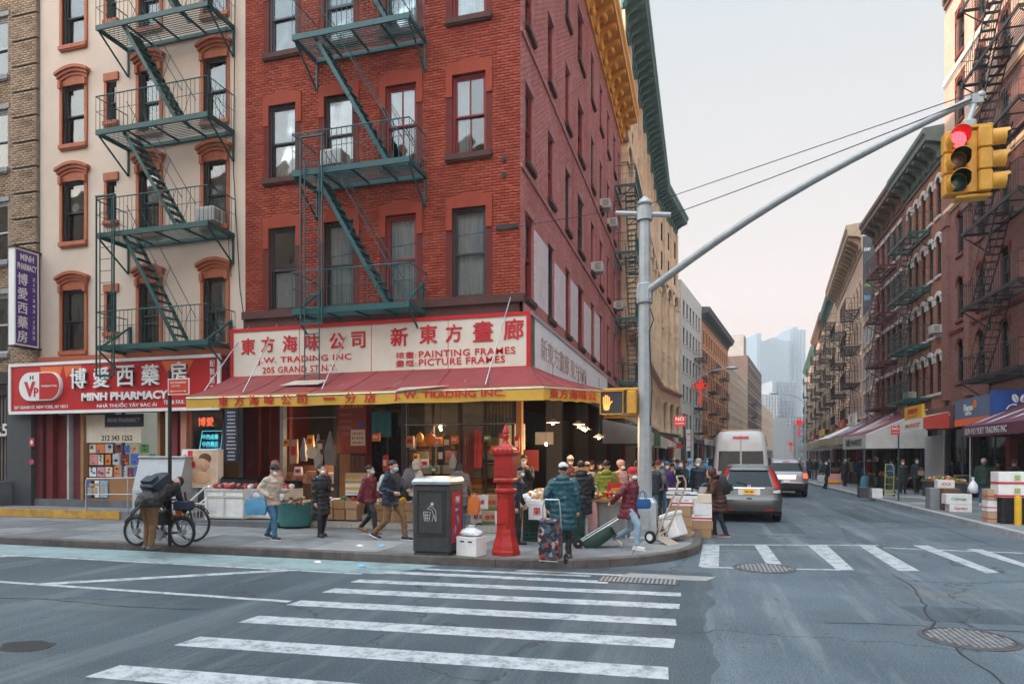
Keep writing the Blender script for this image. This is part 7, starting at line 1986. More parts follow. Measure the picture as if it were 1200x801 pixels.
 body.cap(W_((0,.01,1.38)),Hd((0,0,1.50)),.058*s,.052*s)
 ellH(body,(0,.012,1.60),(.078,.097,.098));ellH(body,(0,-.018,1.545),(.064,.075,.082));ellH(body,(0,-.045,1.50),(.04,.042,.035))
 ellH(body,(0,-.103,1.555),(.014,.022,.022),8,6);ellH(body,(0,-.082,1.60),(.055,.018,.012),8,6)
 for sx in(-1,1):ellH(body,(sx*.079,.012,1.56),(.012,.02,.032),8,6)
 ellH(body,(0,-.09,1.513),(.026,.012,.01),8,6)
 if hands is None:hands=((-.27,-.02,.78),(.27,-.02,.78))
 WR=[]
 for i,sx in enumerate((-1,1)):
  shd=W_((sx*.168*build,.0,1.375));tgt=Vector(hands[i])*s
  el,wr=ik(shd,tgt,.285*s,.255*s,(sx*.42,.6,-.85))
  d=(wr-el).normalized()
  k=1.1 if puffer else .95
  n=5
  for a_,c_,r0,r1 in((shd,el,.070*k,.060*k),(el,wr-d*.0,.060*k,.046*k)):
   if puffer:
    m_=4
    for q in range(m_):
     f0=q/m_;f1=(q+1)/m_;p0=a_*(1-f0)+c_*f0;p1=a_*(1-f1)+c_*f1;rr0=(r0+(r1-r0)*(f0+f1)/2)*s
     mid_=(p0+p1)/2;ct.tube([p0,mid_,p1],[rr0*.92,rr0*1.06,rr0*.92],12)
   ct.cap(a_,c_,r0*s*(.9 if puffer else 1),r1*s*(.9 if puffer else 1),10)
  body.cap(shd,el,.045*s,.036*s,8);body.cap(el,wr,.036*s,.027*s,8)
  # hand: palm, four fingers, thumb
  inn=Vector((-sx,0,0));inn=(inn-d*inn.dot(d));inn=inn.normalized()if inn.length>.1 else d.orthogonal().normalized();wd=d.cross(inn).normalized()
  pc=wr+d*.045*s;body.cap(wr,wr+d*.08*s,.026*s,.034*s,8)
  for q,(ln,cu)in enumerate(((.040,.5),(.046,.6),(.043,.7),(.034,.8))):
   base=wr+d*.085*s+wd*(q-1.5)*.021*s;k1=base+(d*math.cos(cu*.6)+inn*math.sin(cu*.6))*ln*s;k2=k1+(d*math.cos(cu*1.9)+inn*math.sin(cu*1.9))*ln*.85*s
   body.cap(base,k1,.0105*s,.0098*s,6);body.cap(k1,k2,.0098*s,.0085*s,6)
  tb=wr+d*.035*s-wd*.028*s;t1=tb+(d*.7-wd*.6+inn*.4).normalized()*.035*s;body.cap(tb,t1,.0125*s,.011*s,6);body.cap(t1,t1+(d*.9+inn*.5).normalized()*.028*s,.011*s,.009*s,6)
  WR.append(wr+d*.09*s)
 # coat
 ring_z=[];z=clen;top=1.42
 N=22;step=.10 if puffer else .06
 prof=lambda z:((.205,.150)if z<.95 else(.200+.0*z,.145))if z<1.0 else((.195+(z-1.0)*.08,.14+(z-1.0)*.05)if z<1.3 else(.215-(z-1.3)*.85,.155-(z-1.3)*.5))
 rings=[];z=clen
 flare=1.0+max(0,.9-clen)*.25
 while z<top+.001:
  ry_x=0
  a,c_=prof(z);a*=build;c_*=build
  if z<.85:c_+=stride*.45*(.85-z)/.4;a*=flare
  q=1.0
  rings.append((z,a*(.975 if puffer else 1),c_*(.975 if puffer else 1)))
  if puffer and z+step*.5<top:rings.append((z+step*.5,a*1.03,c_*1.04))
  z+=step
 rings.append((top+.02,.09,.085));
 ct.loft([[tuple(W_((a*math.cos(2*PI*k/N),c_*math.sin(2*PI*k/N)+.005,z)))for k in range(N)]for z,a,c_ in rings])
 ellW(ct,(0,.01,1.40),(.085,.08,.055))
 if hood=='down':ellW(ct,(0,.10,1.42),(.13,.075,.075))
 if hood=='up':ellH(ct,(0,.035,1.585),(.108,.112,.135));ellH(ct,(0,.04,1.48),(.11,.10,.09))
 organic(body,'body',skin,t,vb,.45,2)
 organic(ct,'jacket' if clen>.75 else 'coat',CL[cm]if isinstance(cm,str)else cm,t,.015 if fine else .022,.6,1)
 organic(pt,'trousers',CL[pants],t,.016 if fine else .024,.6,2)
 organic(sh,'shoes',CL[shoes]if shoes in CL else M[shoes],t,.012 if fine else .02,.7,1)
 so.build('soles',M[sole]if sole else M['rubber'],t)
 if hood !='up' and hair:
  b=MB();ellH(b,(0,.022,1.622),(.086,.100,.092))
  if hair in('bob','long'):ellH(b,(0,.05,1.55),(.092,.075,.11))
  if hair=='long':ellH(b,(0,.07,1.46),(.085,.05,.12))
  if hair=='bun':ellH(b,(0,.13,1.62),(.04,.04,.04))
  organic(b,'hair',HAIR,t,.012 if fine else .02,.6,1)
 if hat:
  kind,hc=hat;b=MB()
  if kind=='cap':
   ellH(b,(0,.012,1.645),(.092,.108,.078));bb=MB();bb.loft([[(x,y,1.645)for x,y in((-.07,-.08),(.07,-.08),(.055,-.16),(0,-.18),(-.055,-.16))],[(x,y,1.657)for x,y in((-.07,-.08),(.07,-.08),(.055,-.16),(0,-.18),(-.055,-.16))]]);b.add([tuple(Hd(p))for p in bb.v],bb.f)
  elif kind=='beanie':ellH(b,(0,.015,1.640),(.094,.110,.088));ellH(b,(0,.015,1.60),(.096,.112,.035))
  elif kind=='sunhat':ellH(b,(0,.01,1.66),(.092,.1,.07));ellH(b,(0,.01,1.635),(.17,.18,.015))
  organic(b,'hat',CL[hc],t,.010 if kind !='beanie' else .012,.6,1)
 if fur:
  b=MB()
  for k in range(14):
   a=PI*2*k/14;ellH(b,(.12*math.cos(a),.09+.035*math.sin(a),1.475+.04*math.sin(a)),(.035,.032,.035),8,6)
  b.build('fur_trim',CL['fur'],t,smooth=80)
 if mask is not None:
  b=MB();ellH(b,(0,-.062,1.525),(.062,.058,.052),12,8);b.build('face_mask',mask,t,smooth=80)
 if fine:
  b=MB()
  for sx in(-1,1):ellH(b,(sx*.030,-.091,1.585),(.013,.006,.006),8,5)
  b.build('eyes',M['black'],t)
 t['_s']=s
 return t,WR,W_
def backpack(label,per,m,strap='black',w=.28,h=.42,d=.17):
 t0,WR,W_=per;t=thing('backpack',label,'backpack',tuple(t0.location),t0.rotation_euler[2]);b=MB()
 rg=[]
 for f,a,c in((0,.8,.75),(.1,1,1),(.5,1.05,1.1),(.85,.95,.85),(1,.6,.5)):
  z=1.0+h*f;rg.append([tuple(W_((w/2*a*x,.11+d*.5+d*.5*c*y,z)))for x,y in((-1,-1),(0,-1.05),(1,-1),(1.05,0),(1,.8),(.5,1),(-.5,1),(-1,.8),(-1.05,0))])
 b.loft(rg);b.build('bag',CL[m],t,smooth=50)
 b=MB();b.loft([[tuple(W_((w*.36*x,.14+d+.03*y,z)))for x,y in((-1,-1),(1,-1),(1,1),(-1,1))]for z in(1.05,1.22)]);b.build('pocket',CL[m],t)
 b=MB()
 for sx in(-1,1):b.tube([W_((sx*.12,.15,1.40)),W_((sx*.12,-.02,1.455)),W_((sx*.13,-.155,1.34)),W_((sx*.15,-.13,1.15)),W_((sx*.16,.12,1.04))],.02,6,flat=.4)
 b.build('straps',CL[strap],t);return t
def handbag(label,loc,m,w=.3,h=.3,d=.1,rz=0.0,handle=.2,text_=None,kind='bag'):
 """loc = where the handles are held"""
 t=thing('shopping_bag',label,'bag',loc,rz);b=MB()
 b.loft([[(x*w/2*a,y*d/2*a,z)for x,y in((-1,-1),(0,-1.2),(1,-1),(1,1),(0,1.2),(-1,1))]for z,a in((-handle-h,.85),(-handle-h*.8,1),(-handle-h*.4,1.03),(-handle,.9))]);b.build('body',CL[m]if m in CL else M[m],t,smooth=50)
 b=MB()
 for y in(-d*.3,d*.3):b.tube([(-w*.25,y,-handle),(-w*.2,y,-handle*.3),(0,0,0),(w*.2,y,-handle*.3),(w*.25,y,-handle)],.008,5)
 b.build('handles',CL[m]if m in CL else M[m],t)
 if text_:text(text_[0],M[text_[1]],t,(0,-d/2*1.25,-handle-h*.5),w=w*.55,bold=.02,extrude=.001)
 return t
def at(px,py,dz=0.0,z=.15):
 q=gp(px,py,z);return(q.x,q.y,z+dz)
def wp_(per,p): # a point of the figure's own space in the world
 t=per[0];return tuple(Matrix.Translation(t.location)@ Matrix.Rotation(t.rotation_euler[2],4,'Z')@ Vector(p))
# -- main street pavement, left to right
p=person('man in black jacket and brown trousers bending far forward over the bicycles',at(174,644),R(170),1.74,54,legs=((.02,0),(-.03,0)),hands=((-.2,-.60,.66),(.25,-.62,.64)),head=(40,0),coat=('black',.80,False),pants='brownp',shoes='grey',mask=None,build=1.28)
backpack('black backpack on the back of the bending man',p,'navy',h=.46,w=.40,d=.18)
p=person('man in beige jacket, jeans and dark cap with a face mask, walking right',at(318,631),R(80),1.62,6,legs=((-.20,.0),(.22,.02)),hands=((-.22,-.12,.98),(.18,-.28,1.08)),head=(8,-8),coat=('beige',.78,True),pants='denim',shoes='navy',sole='white',hat=('cap','black'))
handbag('pale blue carrier bag on the arm of the man in beige',wp_(p,(-.30,.12,1.05)),'sky',.42,.34,.16,R(20),.18)
p=person('person in pale pink puffer with hood up, behind the man in beige',at(322,613),R(150),1.66,4,hands=((-.2,-.3,.95),(.2,-.3,.95)),coat=('pink',.75,True),pants='black',hood='up',mask=None)
p=person('woman in a long black quilted coat with a white mask, standing by the fruit',at(376,628),R(62),1.60,2,legs=((-.13,0),(.12,.01)),hands=((-.20,-.10,.80),(.12,-.30,1.10)),head=(0,10),coat=('black',.52,True),pants='black',hair='bob',hood='down')
p=person('woman in a maroon puffer jacket, black trousers and tan boots walking right',at(432,624),R(85),1.62,4,legs=((-.25,0),(.28,.05)),hands=((-.25,.12,.78),(.22,-.15,.85)),coat=('maroon',.78,True),pants='black',shoes='fur',hair='bun',mask=MASKB)
p=person('tall man in dark navy parka and brown trousers striding right behind the bin',at(458,632),R(80),1.76,5,legs=((.33,.06),(-.28,0)),hands=((-.2,-.2,.98),(.2,-.25,1.0)),coat=('navy',.78,False),pants='brownp',shoes='black',sole='white',hood='down',mask=MASKB,head=(0,5))
backpack('light grey backpack on the man in the navy parka',p,'ltgrey',w=.26,h=.4,d=.13)
p=person('person in a beige hooded jacket seen from behind with a large backpack',at(487,621),R(130),1.70,6,hands=((-.2,-.3,.95),(.2,-.3,.95)),coat=('beige',.82,False),pants='denim',hood='up',mask=None)
backpack('large olive grey backpack on the beige hooded person',p,'grey',w=.34,h=.46,d=.22)
p=person('woman in grey quilted coat bending to the goods behind the bin',at(538,623),R(200),1.62,12,hands=((-.25,-.3,.9),(.25,-.3,.9)),head=(12,0),coat=('grey',.62,True),pants='denim',hair='long',hood='down',mask=None)
handbag('bright orange bag beside the woman in grey',wp_(p,(-.34,.05,.92)),'orange',.26,.38,.12,0,.12)
p=person('masked person in dark coat raising a phone behind the red alarm post',(wx(613,14.7),14.75,.3),R(15),1.64,0,hands=((-.06,-.26,1.38),(.10,-.26,1.36)),coat=('black',.7,True),hair='bob',pants='black',head=(8,0))
p=person('person in black half hidden behind the red alarm post',at(601,637),R(100),1.60,12,legs=((-.12,0),(.12,0)),hands=((-.2,-.1,.8),(.3,-.2,.85)),coat=('navy',.7,True),pants='black',hair='short')
p=person('person in long teal puffer coat and white cap, back turned, with a trolley',at(660,653),R(182),1.64,3,legs=((.02,0),(-.04,0)),hands=((.26,-.02,.84),(-.27,-.02,.86))if False else((-.26,-.02,.86),(.27,.06,.90)),coat=('teal',.50,True),pants='black',shoes='grey',hat=('cap','white'),hood='down',hair='short',mask=None,build=1.12)
PT=p
p=person('person in a black coat with fur trimmed hood, in front of the fruit stall',at(681,632),R(195),1.66,2,hands=((-.25,-.2,.9),(.25,-.2,.9)),coat=('black',.56,True),pants='ltgrey',fur=True,hood='down',mask=None,build=1.08)
p=person('stall seller in maroon with a white sun hat under the lamps',(wx(668,15.8),15.8,.3),R(20),1.62,4,hands=((-.1,-.3,1.15),(.2,-.3,1.1)),coat=('maroon',.78,False),hat=('cap','white'),pants='black')
p=person('person in a lime green jacket and pale trousers seen from behind',at(711,622),R(188),1.66,2,hands=((-.25,-.2,.9),(.25,-.15,.9)),coat=('green',.84,True),pants='ltgrey',hood='down',mask=None)
hb=handbag('red tote bag with gold print on the back of the lime green jacket',(wx(708,13.62),at(711,622)[1]-.28,1.52),'red',.36,.40,.12,R(5),.22,('福','yellow'))
p=person('woman in maroon puffer and red hat walking right, pulling a trolley',at(737,642),R(70),1.62,6,legs=((-.22,0),(.34,.10)),hands=((-.24,.26,.92),(.16,-.02,.82)),head=(4,-8),coat=('maroon',.68,True),pants='ltdenim',shoes='white',sole='white',hat=('beanie','red'),hair='short')
PM_=p
handbag('small bright blue shoulder bag at the hip of the woman in the red hat',wp_(p,(.17,-.20,1.10)),'blue',.30,.18,.12,R(30),.16)
p=person('person in black puffer jacket behind the woman in the red hat',at(748,628),R(170),1.66,2,coat=('black',.66,True),pants='black',mask=None,hat=('beanie','black'))
p=person('person with a pink hat squeezed between the lime green and the maroon jackets',at(727,618),R(60),1.66,2,coat=('pink',.8,False),pants='black',hat=('beanie','pink'))
p=person('person in brown hooded coat bending over the boxes by the kerb',at(843,628,z=.004),R(-80),1.66,16,legs=((-.10,0),(.14,.0)),hands=((-.15,-.42,.92),(.15,-.42,.92)),head=(12,0),coat=('brown',.62,True),pants='navy',shoes='maroon',sole='white',hood='up',mask=None,build=1.08)
backpack('dark slung backpack on the person in brown',p,'black',h=.5,w=.3,d=.2)
# -- crowd on the left pavement of the side street
cr_=[(770,604,150,'grey','black',('beanie','maroon'),'dark grey jacket and dark red hat',1.64),(781,603,20,'purple','denim',('cap','blue'),'purple jacket and blue cap',1.62),(788,598,200,'yellow','denim',None,'yellow jacket',1.55),
  (800,600,-40,'black','black',None,'long black coat and loose dark hair',1.66),(808,594,160,'sky','navy',('beanie','sky'),'bright blue jacket',1.68),(819,601,-20,'navy','ltdenim',('beanie','ltgrey'),'black puffer jacket, pale jeans and mask',1.7),
  (776,590,10,'teal','black',None,'teal jacket',1.62),(794,588,190,'blue','black',('cap','navy'),'royal blue jacket',1.66)]
for i,(px,py,rz,c_,pn,ht,ds,hh)in enumerate(cr_):
 p=person(f'person in {ds}, in the left crowd before the van',at(px,py),R(rz),hh,3,legs=((-.12,0),(.12,0))if i % 2 else((0,0),(0,0)),hands=((-.2,-.25,.95),(.2,-.3,1.0))if i % 3==0 else None,coat=(c_,.55 if i==3 else .78,i in(0,3,5,6)),pants=pn,hat=ht,hair='long' if i==3 else 'short',fine=False,build=1.05,group='crowd on the left pavement')
handbag('red bag held low in the crowd beside the long black coat',(wx(790,20),19.4,1.0),'red',.2,.5,.12,0,.1)
handbag('pale grey carrier bag held by the person with the white mask',(wx(826,20.3),19.9,1.15),'ltgrey',.34,.36,.16,0,.12)
# -- right pavement
p=person('person in white beanie, dark puffer and jeans on the right pavement',at(1153,592),R(160),1.70,4,legs=((.12,.0),(-.12,0)),coat=('dkgreen',.76,True),pants='denim',shoes='white',sole='white',hat=('beanie','white'),hood='down',mask=None,fine=False,build=1.15)
p=person('person in black behind the stacked fruit boxes at the right edge',at(1192,592),R(-60),1.66,10,coat=('black',.7,True),pants='black',hat=('cap','grey'),fine=False)
p=person('masked person in navy jacket with tan shoulder bag, right pavement',at(1074,578),R(10),1.68,2,legs=((-.08,0),(.08,0)),coat=('navy',.7,False),pants='black',shoes='grey',fine=False)
handbag('tan shoulder bag on the person in navy',wp_(p,(.12,-.17,1.25)),'tan',.26,.22,.1,R(10),.16)
p=person('masked person in long black coat and red hat, by the lime hand truck',at(1058,578),R(-5),1.60,2,coat=('black',.5,True),pants='black',hat=('beanie','red'),fine=False)
p=person('seller in black behind the fruit of the white awning shop',at(1052,570),R(10),1.78,2,coat=('black',.8,False),pants='black',mask=None,fine=False)
p=person('person in a dark green coat looking at the goods, right pavement',at(1026,571),R(60),1.74,3,coat=('dkgreen',.62,False),pants='grey',hat=('cap','white'),fine=False)
p=person('person in dark teal jacket left of the dark green coat',at(1008,568),R(170),1.66,3,coat=('teal',.72,True),pants='black',mask=None,fine=False)
p=person('person in black with a blue trolley on the right pavement',at(990,569),R(20),1.70,2,legs=((-.08,0),(.08,0)),coat=('black',.7,True),pants='black',fine=False)
p=person('person in black walking with a white bag at the right kerb',at(967,572.5,z=.004),R(30),1.72,3,legs=((-.25,0),(.22,.03)),coat=('black',.74,False),pants='black',fine=False)
handbag('large white bag carried by the walker at the right kerb',wp_(p,(-.25,-.05,.95)),'white',.5,.4,.16,R(30),.12)
flush()
# far walkers share these bodies and change their clothes
protos=[o for o in scene.objects if o.name.startswith('person')and o.type=='EMPTY' and o.get('label','').find('left crowd')>0]
def far_person(i,px,py,rz,c1,c2,ds,z=.15,group='distant walkers'):
 src=protos[i % len(protos)];q=gp(px,py,z);o=copy_tree(src,(q.x,q.y,z),R(rz),ds,group)
 for ch in o.children:
  nm=ch.name.split('.')[0]
  if nm in('jacket','coat','trousers','hat')and ch.type=='MESH' and len(ch.material_slots):
   ch.material_slots[0].link='OBJECT';ch.material_slots[0].material=CL[c1 if nm !='trousers' else c2]
 return o
far=[(757,598,30,'grey','black','grey jacket squeezed behind the pole'),(778,574,190,'brown','navy','brown coat at the shop wall, left crowd'),(790,571,170,'white','black','off white jacket at the shop wall, left crowd'),(799,569,10,'beige','denim','beige jacket far inside the left crowd'),(811,566,190,'red','black','red jacket far inside the left crowd'),(824,563,160,'black','black','black jacket at the far end of the left crowd'),(688,612,190,'grey','denim','grey jacket and jeans at the lamp lit stall'),(963,562,200,'teal','black','teal jacket behind the kerb walker'),(971,563.5,10,'black','denim','black jacket and jeans past the kerb walker'),(995,566,190,'beige','black','beige coat among the right hand shoppers'),(1019,567,10,'red','black','dark red coat under the white awning'),(1045,573,190,'blue','black','blue coat by the long produce table'),(1100,576,30,'grey','black','grey coat left of the pale sheet panel'),(1118,578,200,'navy','denim','navy coat at the shop door under the cafe sign'),(1170,586,170,'brown','black','brown coat under the maroon awning, right edge'),
  (943,560,10,'blue','black','royal blue jacket, leftmost of the far group by the SUV'),(949,560.5,190,'navy','black','navy jacket, second of the far group'),(954,561,20,'black','grey','black jacket with grey trousers, far group'),(958,559.5,170,'navy','navy','dark jacket, right end of the far group'),
  (951,557,0,'grey','black','grey jacket, behind the far group'),(946,556,0,'red','black','red jacket far down the right pavement'),(976,561,180,'teal','black','teal jacket near the dark awning'),(983,560,20,'maroon','black','maroon jacket under the maroon awning'),
  (1000,563,180,'grey','denim','grey jacket in front of the shop, right pavement'),(1016,564,30,'black','black','black jacket under the white awning'),(1038,567,200,'brown','black','brown coat at the white awning shop'),(1092,572,180,'black','denim','black jacket and jeans under the yellow sign'),
  (764,610,175,'navy','denim','navy jacket directly right of the traffic pole'),(785,585,200,'black','black','black jacket deep in the left crowd'),(803,583,160,'maroon','black','maroon jacket deep in the left crowd'),(814,580,30,'dkgreen','black','dark green jacket deep in the left crowd'),
  (822,577,180,'grey','black','grey coat at the back of the left crowd'),(773,581,170,'black','grey','black coat with grey trousers at the back of the left crowd'),(829,573,0,'sky','black','blue jacket far back on the left pavement'),(834,571,180,'brown','black','brown coat far back beside the van'),
  (763,590,60,'teal','black','teal coat in the shade behind the pole'),(693,606,170,'black','black','black coat between the stall and the lime green jacket'),(754,604,190,'maroon','navy','dark red coat behind the pole'),(702,603,40,'navy','black','navy coat behind the lime green jacket')]
for i,(px,py,rz,c1,c2,ds)in enumerate(far):far_person(i+3,px,py,rz,c1,c2,'person in '+ds)
# ================================================================== STALLS, TROLLEYS, BOXES
def hand_truck(label,loc,rz,m,h=1.25,tilt=25,load=None):
 t=thing('hand_truck',label,'hand truck',loc,0,'hand trucks',rot=(R(0),0,rz));a=R(tilt);T=Matrix.Rotation(a,4,'X')
 def P(x,y,z):v=T @ Vector((x,y,z));return(v.x,v.y,v.z+.13)
 b=MB()
 for s in(-1,1):b.tube([P(s*.17,0,0),P(s*.17,0,h-.1),P(s*.15,.03,h),P(s*.13,.12,h+.08)],.018,7)
 b.tube([P(-.13,.12,h+.08),P(.13,.12,h+.08)],.018,7)
 for z in(.1,.4,.7,1.0):b.tube([P(-.17,0,z),P(.17,0,z)],.014,6)
 b.build('frame',m,t,smooth=50)
 b=MB();b.add([P(x,y,z)for z in(-.02,-.005)for x,y in((-.2,-.32),(.2,-.32),(.2,0),(-.2,0))],[(0,3,2,1),(4,5,6,7),(0,1,5,4),(1,2,6,5),(2,3,7,6),(3,0,4,7)]);b.build('toe_plate',m,t)
 for s in(-1,1):
  b=MB();b.lathe([(.05,-.03),(.11,-.03),(.13,-.015),(.13,.015),(.11,.03),(.05,.03)],20,(s*.22,.12,.13),axis='X');wh=b.build('wheel',M['rubber'],t,smooth=40)
  b=MB();b.lathe([(.07,-.034),(.07,.034),(.01,.034),(.01,-.034)],16,(s*.22,.12,.13),axis='X');b.build('hub',M['white'],wh)
 b=MB();b.tube([(-.22,.12,.13),(.22,.12,.13)],.012,6)
 for s in(-1,1):b.tube([(s*.17,.12,.13),P(s*.17,0,.35)],.012,5)
 b.build('axle',m,t);return t
q=gp(778,636,.15)
hand_truck('worn cream hand truck with white hubbed wheels, leaning back against the traffic pole',(q.x-.05,q.y,.15),R(62),mat('worn_cream_paint',(.42,.35,.28),.5,.2,8,stain=.5),1.22,24)
q=gp(793,633,.15)
ft=thing('foam_box','white foam box tilted on the toe plate of the cream hand truck','foam box',(q.x+.02,q.y+.05,.22),rot=(0,R(-20),R(-20)));b=MB();b.bbox(-.13,.15,-.24,.24,0,.52,.02);b.build('body',M['white'],ft);b=MB();b.bbox(-.155,.175,-.265,.265,.44,.53,.02);b.build('lid',M['white'],ft)
q=gp(1042,581,.15)
hand_truck('yellow green hand truck standing upright on the right pavement',(q.x,q.y,.15),R(0),mat('lime_paint',(.36,.38,.08),.5,.2,8),1.2,4)
def trolley(label,loc,rz,m,tilt=20,mm='steel',h=.55,folded=False,handle=.45):
 t=thing('shopping_trolley',label,'shopping trolley',loc,rz,'two wheeled shopping trolleys');T=Matrix.Rotation(R(tilt),4,'X')
 def P(x,y,z):v=T @ Vector((x,y,z));return(v.x,v.y,v.z+.10)
 b=MB()
 for s in(-1,1):b.tube([P(s*.15,0,0),P(s*.15,0,h+handle*.6),P(s*.12,.04,h+handle)],.011,6)
 b.tube([P(-.12,.04,h+handle),P(.12,.04,h+handle)],.014,6);b.tube([P(-.15,0,.02),P(-.15,-.26,.02),P(.15,-.26,.02),P(.15,0,.02)],.01,5);b.tube([P(-.15,0,.3),P(-.15,-.24,.26),P(.15,-.24,.26),P(.15,0,.3)],.008,5)
 b.build('frame',M[mm],t,smooth=50)
 b=MB();rg=[]
 for z,a in((.03,.9),(.08,1),(.3,1.04),(.48,1),(h,.85),(h+.06,.6)):rg.append([P(x*.165*a,-.13+y*.12*a,z)for x,y in((-1,-.9),(-.9,-1),(0,-1.1),(.9,-1),(1,-.9),(1,.9),(.9,1),(-.9,1),(-1,.9))])
 b.loft(rg);b.build('bag',m,t,smooth=60)
 b=MB();b.loft([[P(x*.15,-.13+y*.125,z)for x,y in((-1,-1),(1,-1),(1,.6),(-1,.6))]for z in(h+.045,h+.075)]);b.build('flap',m,t)
 for s in(-1,1):
  b=MB();b.lathe([(.06,-.014),(.085,-.014),(.095,0),(.085,.014),(.06,.014)],18,(s*.2,.03,.095),axis='X');wh=b.build('wheel',M['rubber'],t,smooth=50)
  b=MB();b.cyl((s*.2-.016,.03,.095),(s*.2+.016,.03,.095),.02,n=8)
  for k in range(5):a=2*PI*k/5;b.tube([(s*.2,.03,.095),(s*.2,.03+.07*math.cos(a),.095+.07*math.sin(a))],.009,4)
  b.build('spokes',M[mm],wh)
 b=MB();b.tube([(-.2,.03,.095),(.2,.03,.095)],.01,5);b.build('axle',M[mm],t);return t
def floral():
 m=bpy.data.materials.new('floral_fabric');m.use_nodes=True;t=m.node_tree;N=t.nodes;L=t.links;b=N['Principled BSDF'];b.inputs['Roughness'].default_value=.8
 co=N.new('ShaderNodeTexCoord');v=N.new('ShaderNodeTexVoronoi');v.inputs['Scale'].default_value=17;L.new(co.outputs['Object'],v.inputs['Vector']);sp=N.new('ShaderNodeSeparateColor');L.new(v.outputs['Color'],sp.inputs[0])
 r=N.new('ShaderNodeValToRGB');r.color_ramp.interpolation='CONSTANT';e=r.color_ramp.elements;e[0].color=(.02,.02,.03,1);e[1].position=.35;e[1].color=(.35,.05,.04,1)
 for p_,c_ in((.52,(.05,.09,.14,1)),(.68,(.35,.30,.26,1)),(.82,(.06,.10,.05,1)),(.9,(.03,.03,.05,1))):x=e.new(p_);x.color=c_
 L.new(sp.outputs[0],r.inputs[0]);L.new(r.outputs[0],b.inputs['Base Color']);return m
q=gp(648,661,.15);trolley('shopping trolley with a dark flowered bag beside the teal coat',(q.x,q.y+.05,.15),R(-6),floral(),8,h=.6,handle=.36)
q=gp(683,641,.15);trolley('dark green trolley dragged at a low slant by the red hatted woman',(q.x-.08,q.y+.02,.15),R(-76)+PI,CL['dkgreen'],58,'chrome',h=.62,handle=.5)
q=gp(990,571,.15);trolley('light blue shopping trolley beside the person in black, right pavement',(q.x+.9,q.y,.15),R(20),CL['sky'],15)
q=gp(693,628,.15);trolley('pink folded shopping trolley between the black coat and the lime green jacket',(q.x,q.y,.15),R(0),CL['pink'],4,h=.8,handle=.2)
q=gp(560,622,.15);trolley('blue and black tilted shopping trolley between the bin and the red alarm post',(q.x,q.y+.3,.15),R(-80)+PI,CL['blue'],52,h=.5)
# fruit stall with green crates near the corner
q0=gp(606,618,.15)
SX0,SX1,SYa=wx(606,13.35),wx(674,13.35),13.35
stl=thing('market_stall','fruit stall table piled with bags of fruit at the shop corner, dark green crates below','stall',(SX0,SYa,.15));SWd=SX1-SX0
b=MB();b.box(0,SWd,-.05,1.0,.80,.86);b.build('table_top',M['white'],stl)
b=MB()
for x in(.03,SWd-.08):
 for y in(0,.9):b.box(x,x+.05,y,y+.05,0,.8)
b.build('trestle',M['steel'],stl)
b=MB();b.box(-.02,SWd+.02,-.07,-.05,.72,.86)
for k in range(int(SWd/.12)):b.box(.02+k*.12,.09+k*.12,-.075,-.07,.76,.80,1)
b.build('table_skirt',[M['white'],M['tan']],stl)
pile('fruit_bags',stl,.05,SWd-.05,.02,.9,.86,120,.065,[M['white'],M['bag'],M['tan'],mat('orange_fruit',(.6,.2,.02),.5),M['yellow'],M['cream']],3,.2)
k=0
for r_ in range(3):
 for i in range(4):
  crate(None,f'dark green plastic crate, {["lowest", "middle", "top"][r_]} row, {["leftmost", "second from the left", "third from the left", "rightmost"][i]} under the fruit stall',(SX0+.3+i*(SWd/4)-.02,SYa+.18+.02*r_,.15+r_*.215),(SWd/4-.03,.4,.21),mat('crate_green',(.012,.045,.038),.5,.15),0,'green crates under the fruit stall')
carton('white carton hanging at the front edge of the fruit stall with small red print',(wx(630,13.2),13.2,.62),(.36,.1,.34),0,'white',None,('果','letter_red'))
bd=thing('board','narrow brown wooden price board on the fruit stall','board',(wx(609,13.4),13.4,1.01));b=MB();b.box(-.05,.05,0,.02,0,.45);b.build('panel',M['wood'],bd)
sb=thing('market_stall','second fruit stall with yellow fruit under the hanging lamps, right of the first','stall',(wx(678,14.3),14.3,.15));b=MB();b.box(0,1.1,0,.8,.78,.84);b.build('table_top',M['wood'],sb);b=MB();b.box(.03,.08,.03,.08,0,.78);b.box(1.0,1.05,.03,.08,0,.78);b.box(.03,1.05,.5,.55,.0,.78);b.build('trestle',M['steel'],sb)
pile('fruit',sb,.05,1.05,.02,.75,.84,90,.045,[M['yellow'],mat('orange_fruit',(.6,.2,.02),.5),M['red'],M['green'],M['cream']],5,.12)
for i,(yy,ds)in enumerate(((18.2,'nearest'),(20.6,'second'),(23.4,'third'),(26.2,'fourth'),(29.5,'farthest'))):
 st2=thing('market_stall',f'{ds} produce table along the side street shop front behind the shoppers','stall',(-3.9,yy,.15));b=MB();b.box(0,.9,0,1.8,.7,.76);b.build('table_top',M['wood'],st2);b=MB();b.box(.02,.88,.02,1.78,0,.7);b.build('skirt',M[['dkgrey','teal','darkred','dkgrey','grey'][i]],st2)
 pile('produce',st2,.05,.85,.05,1.75,.76,110,.05,[M['green'],M['orange'],M['lime'],M['red'],M['cream']],20+i,.16)
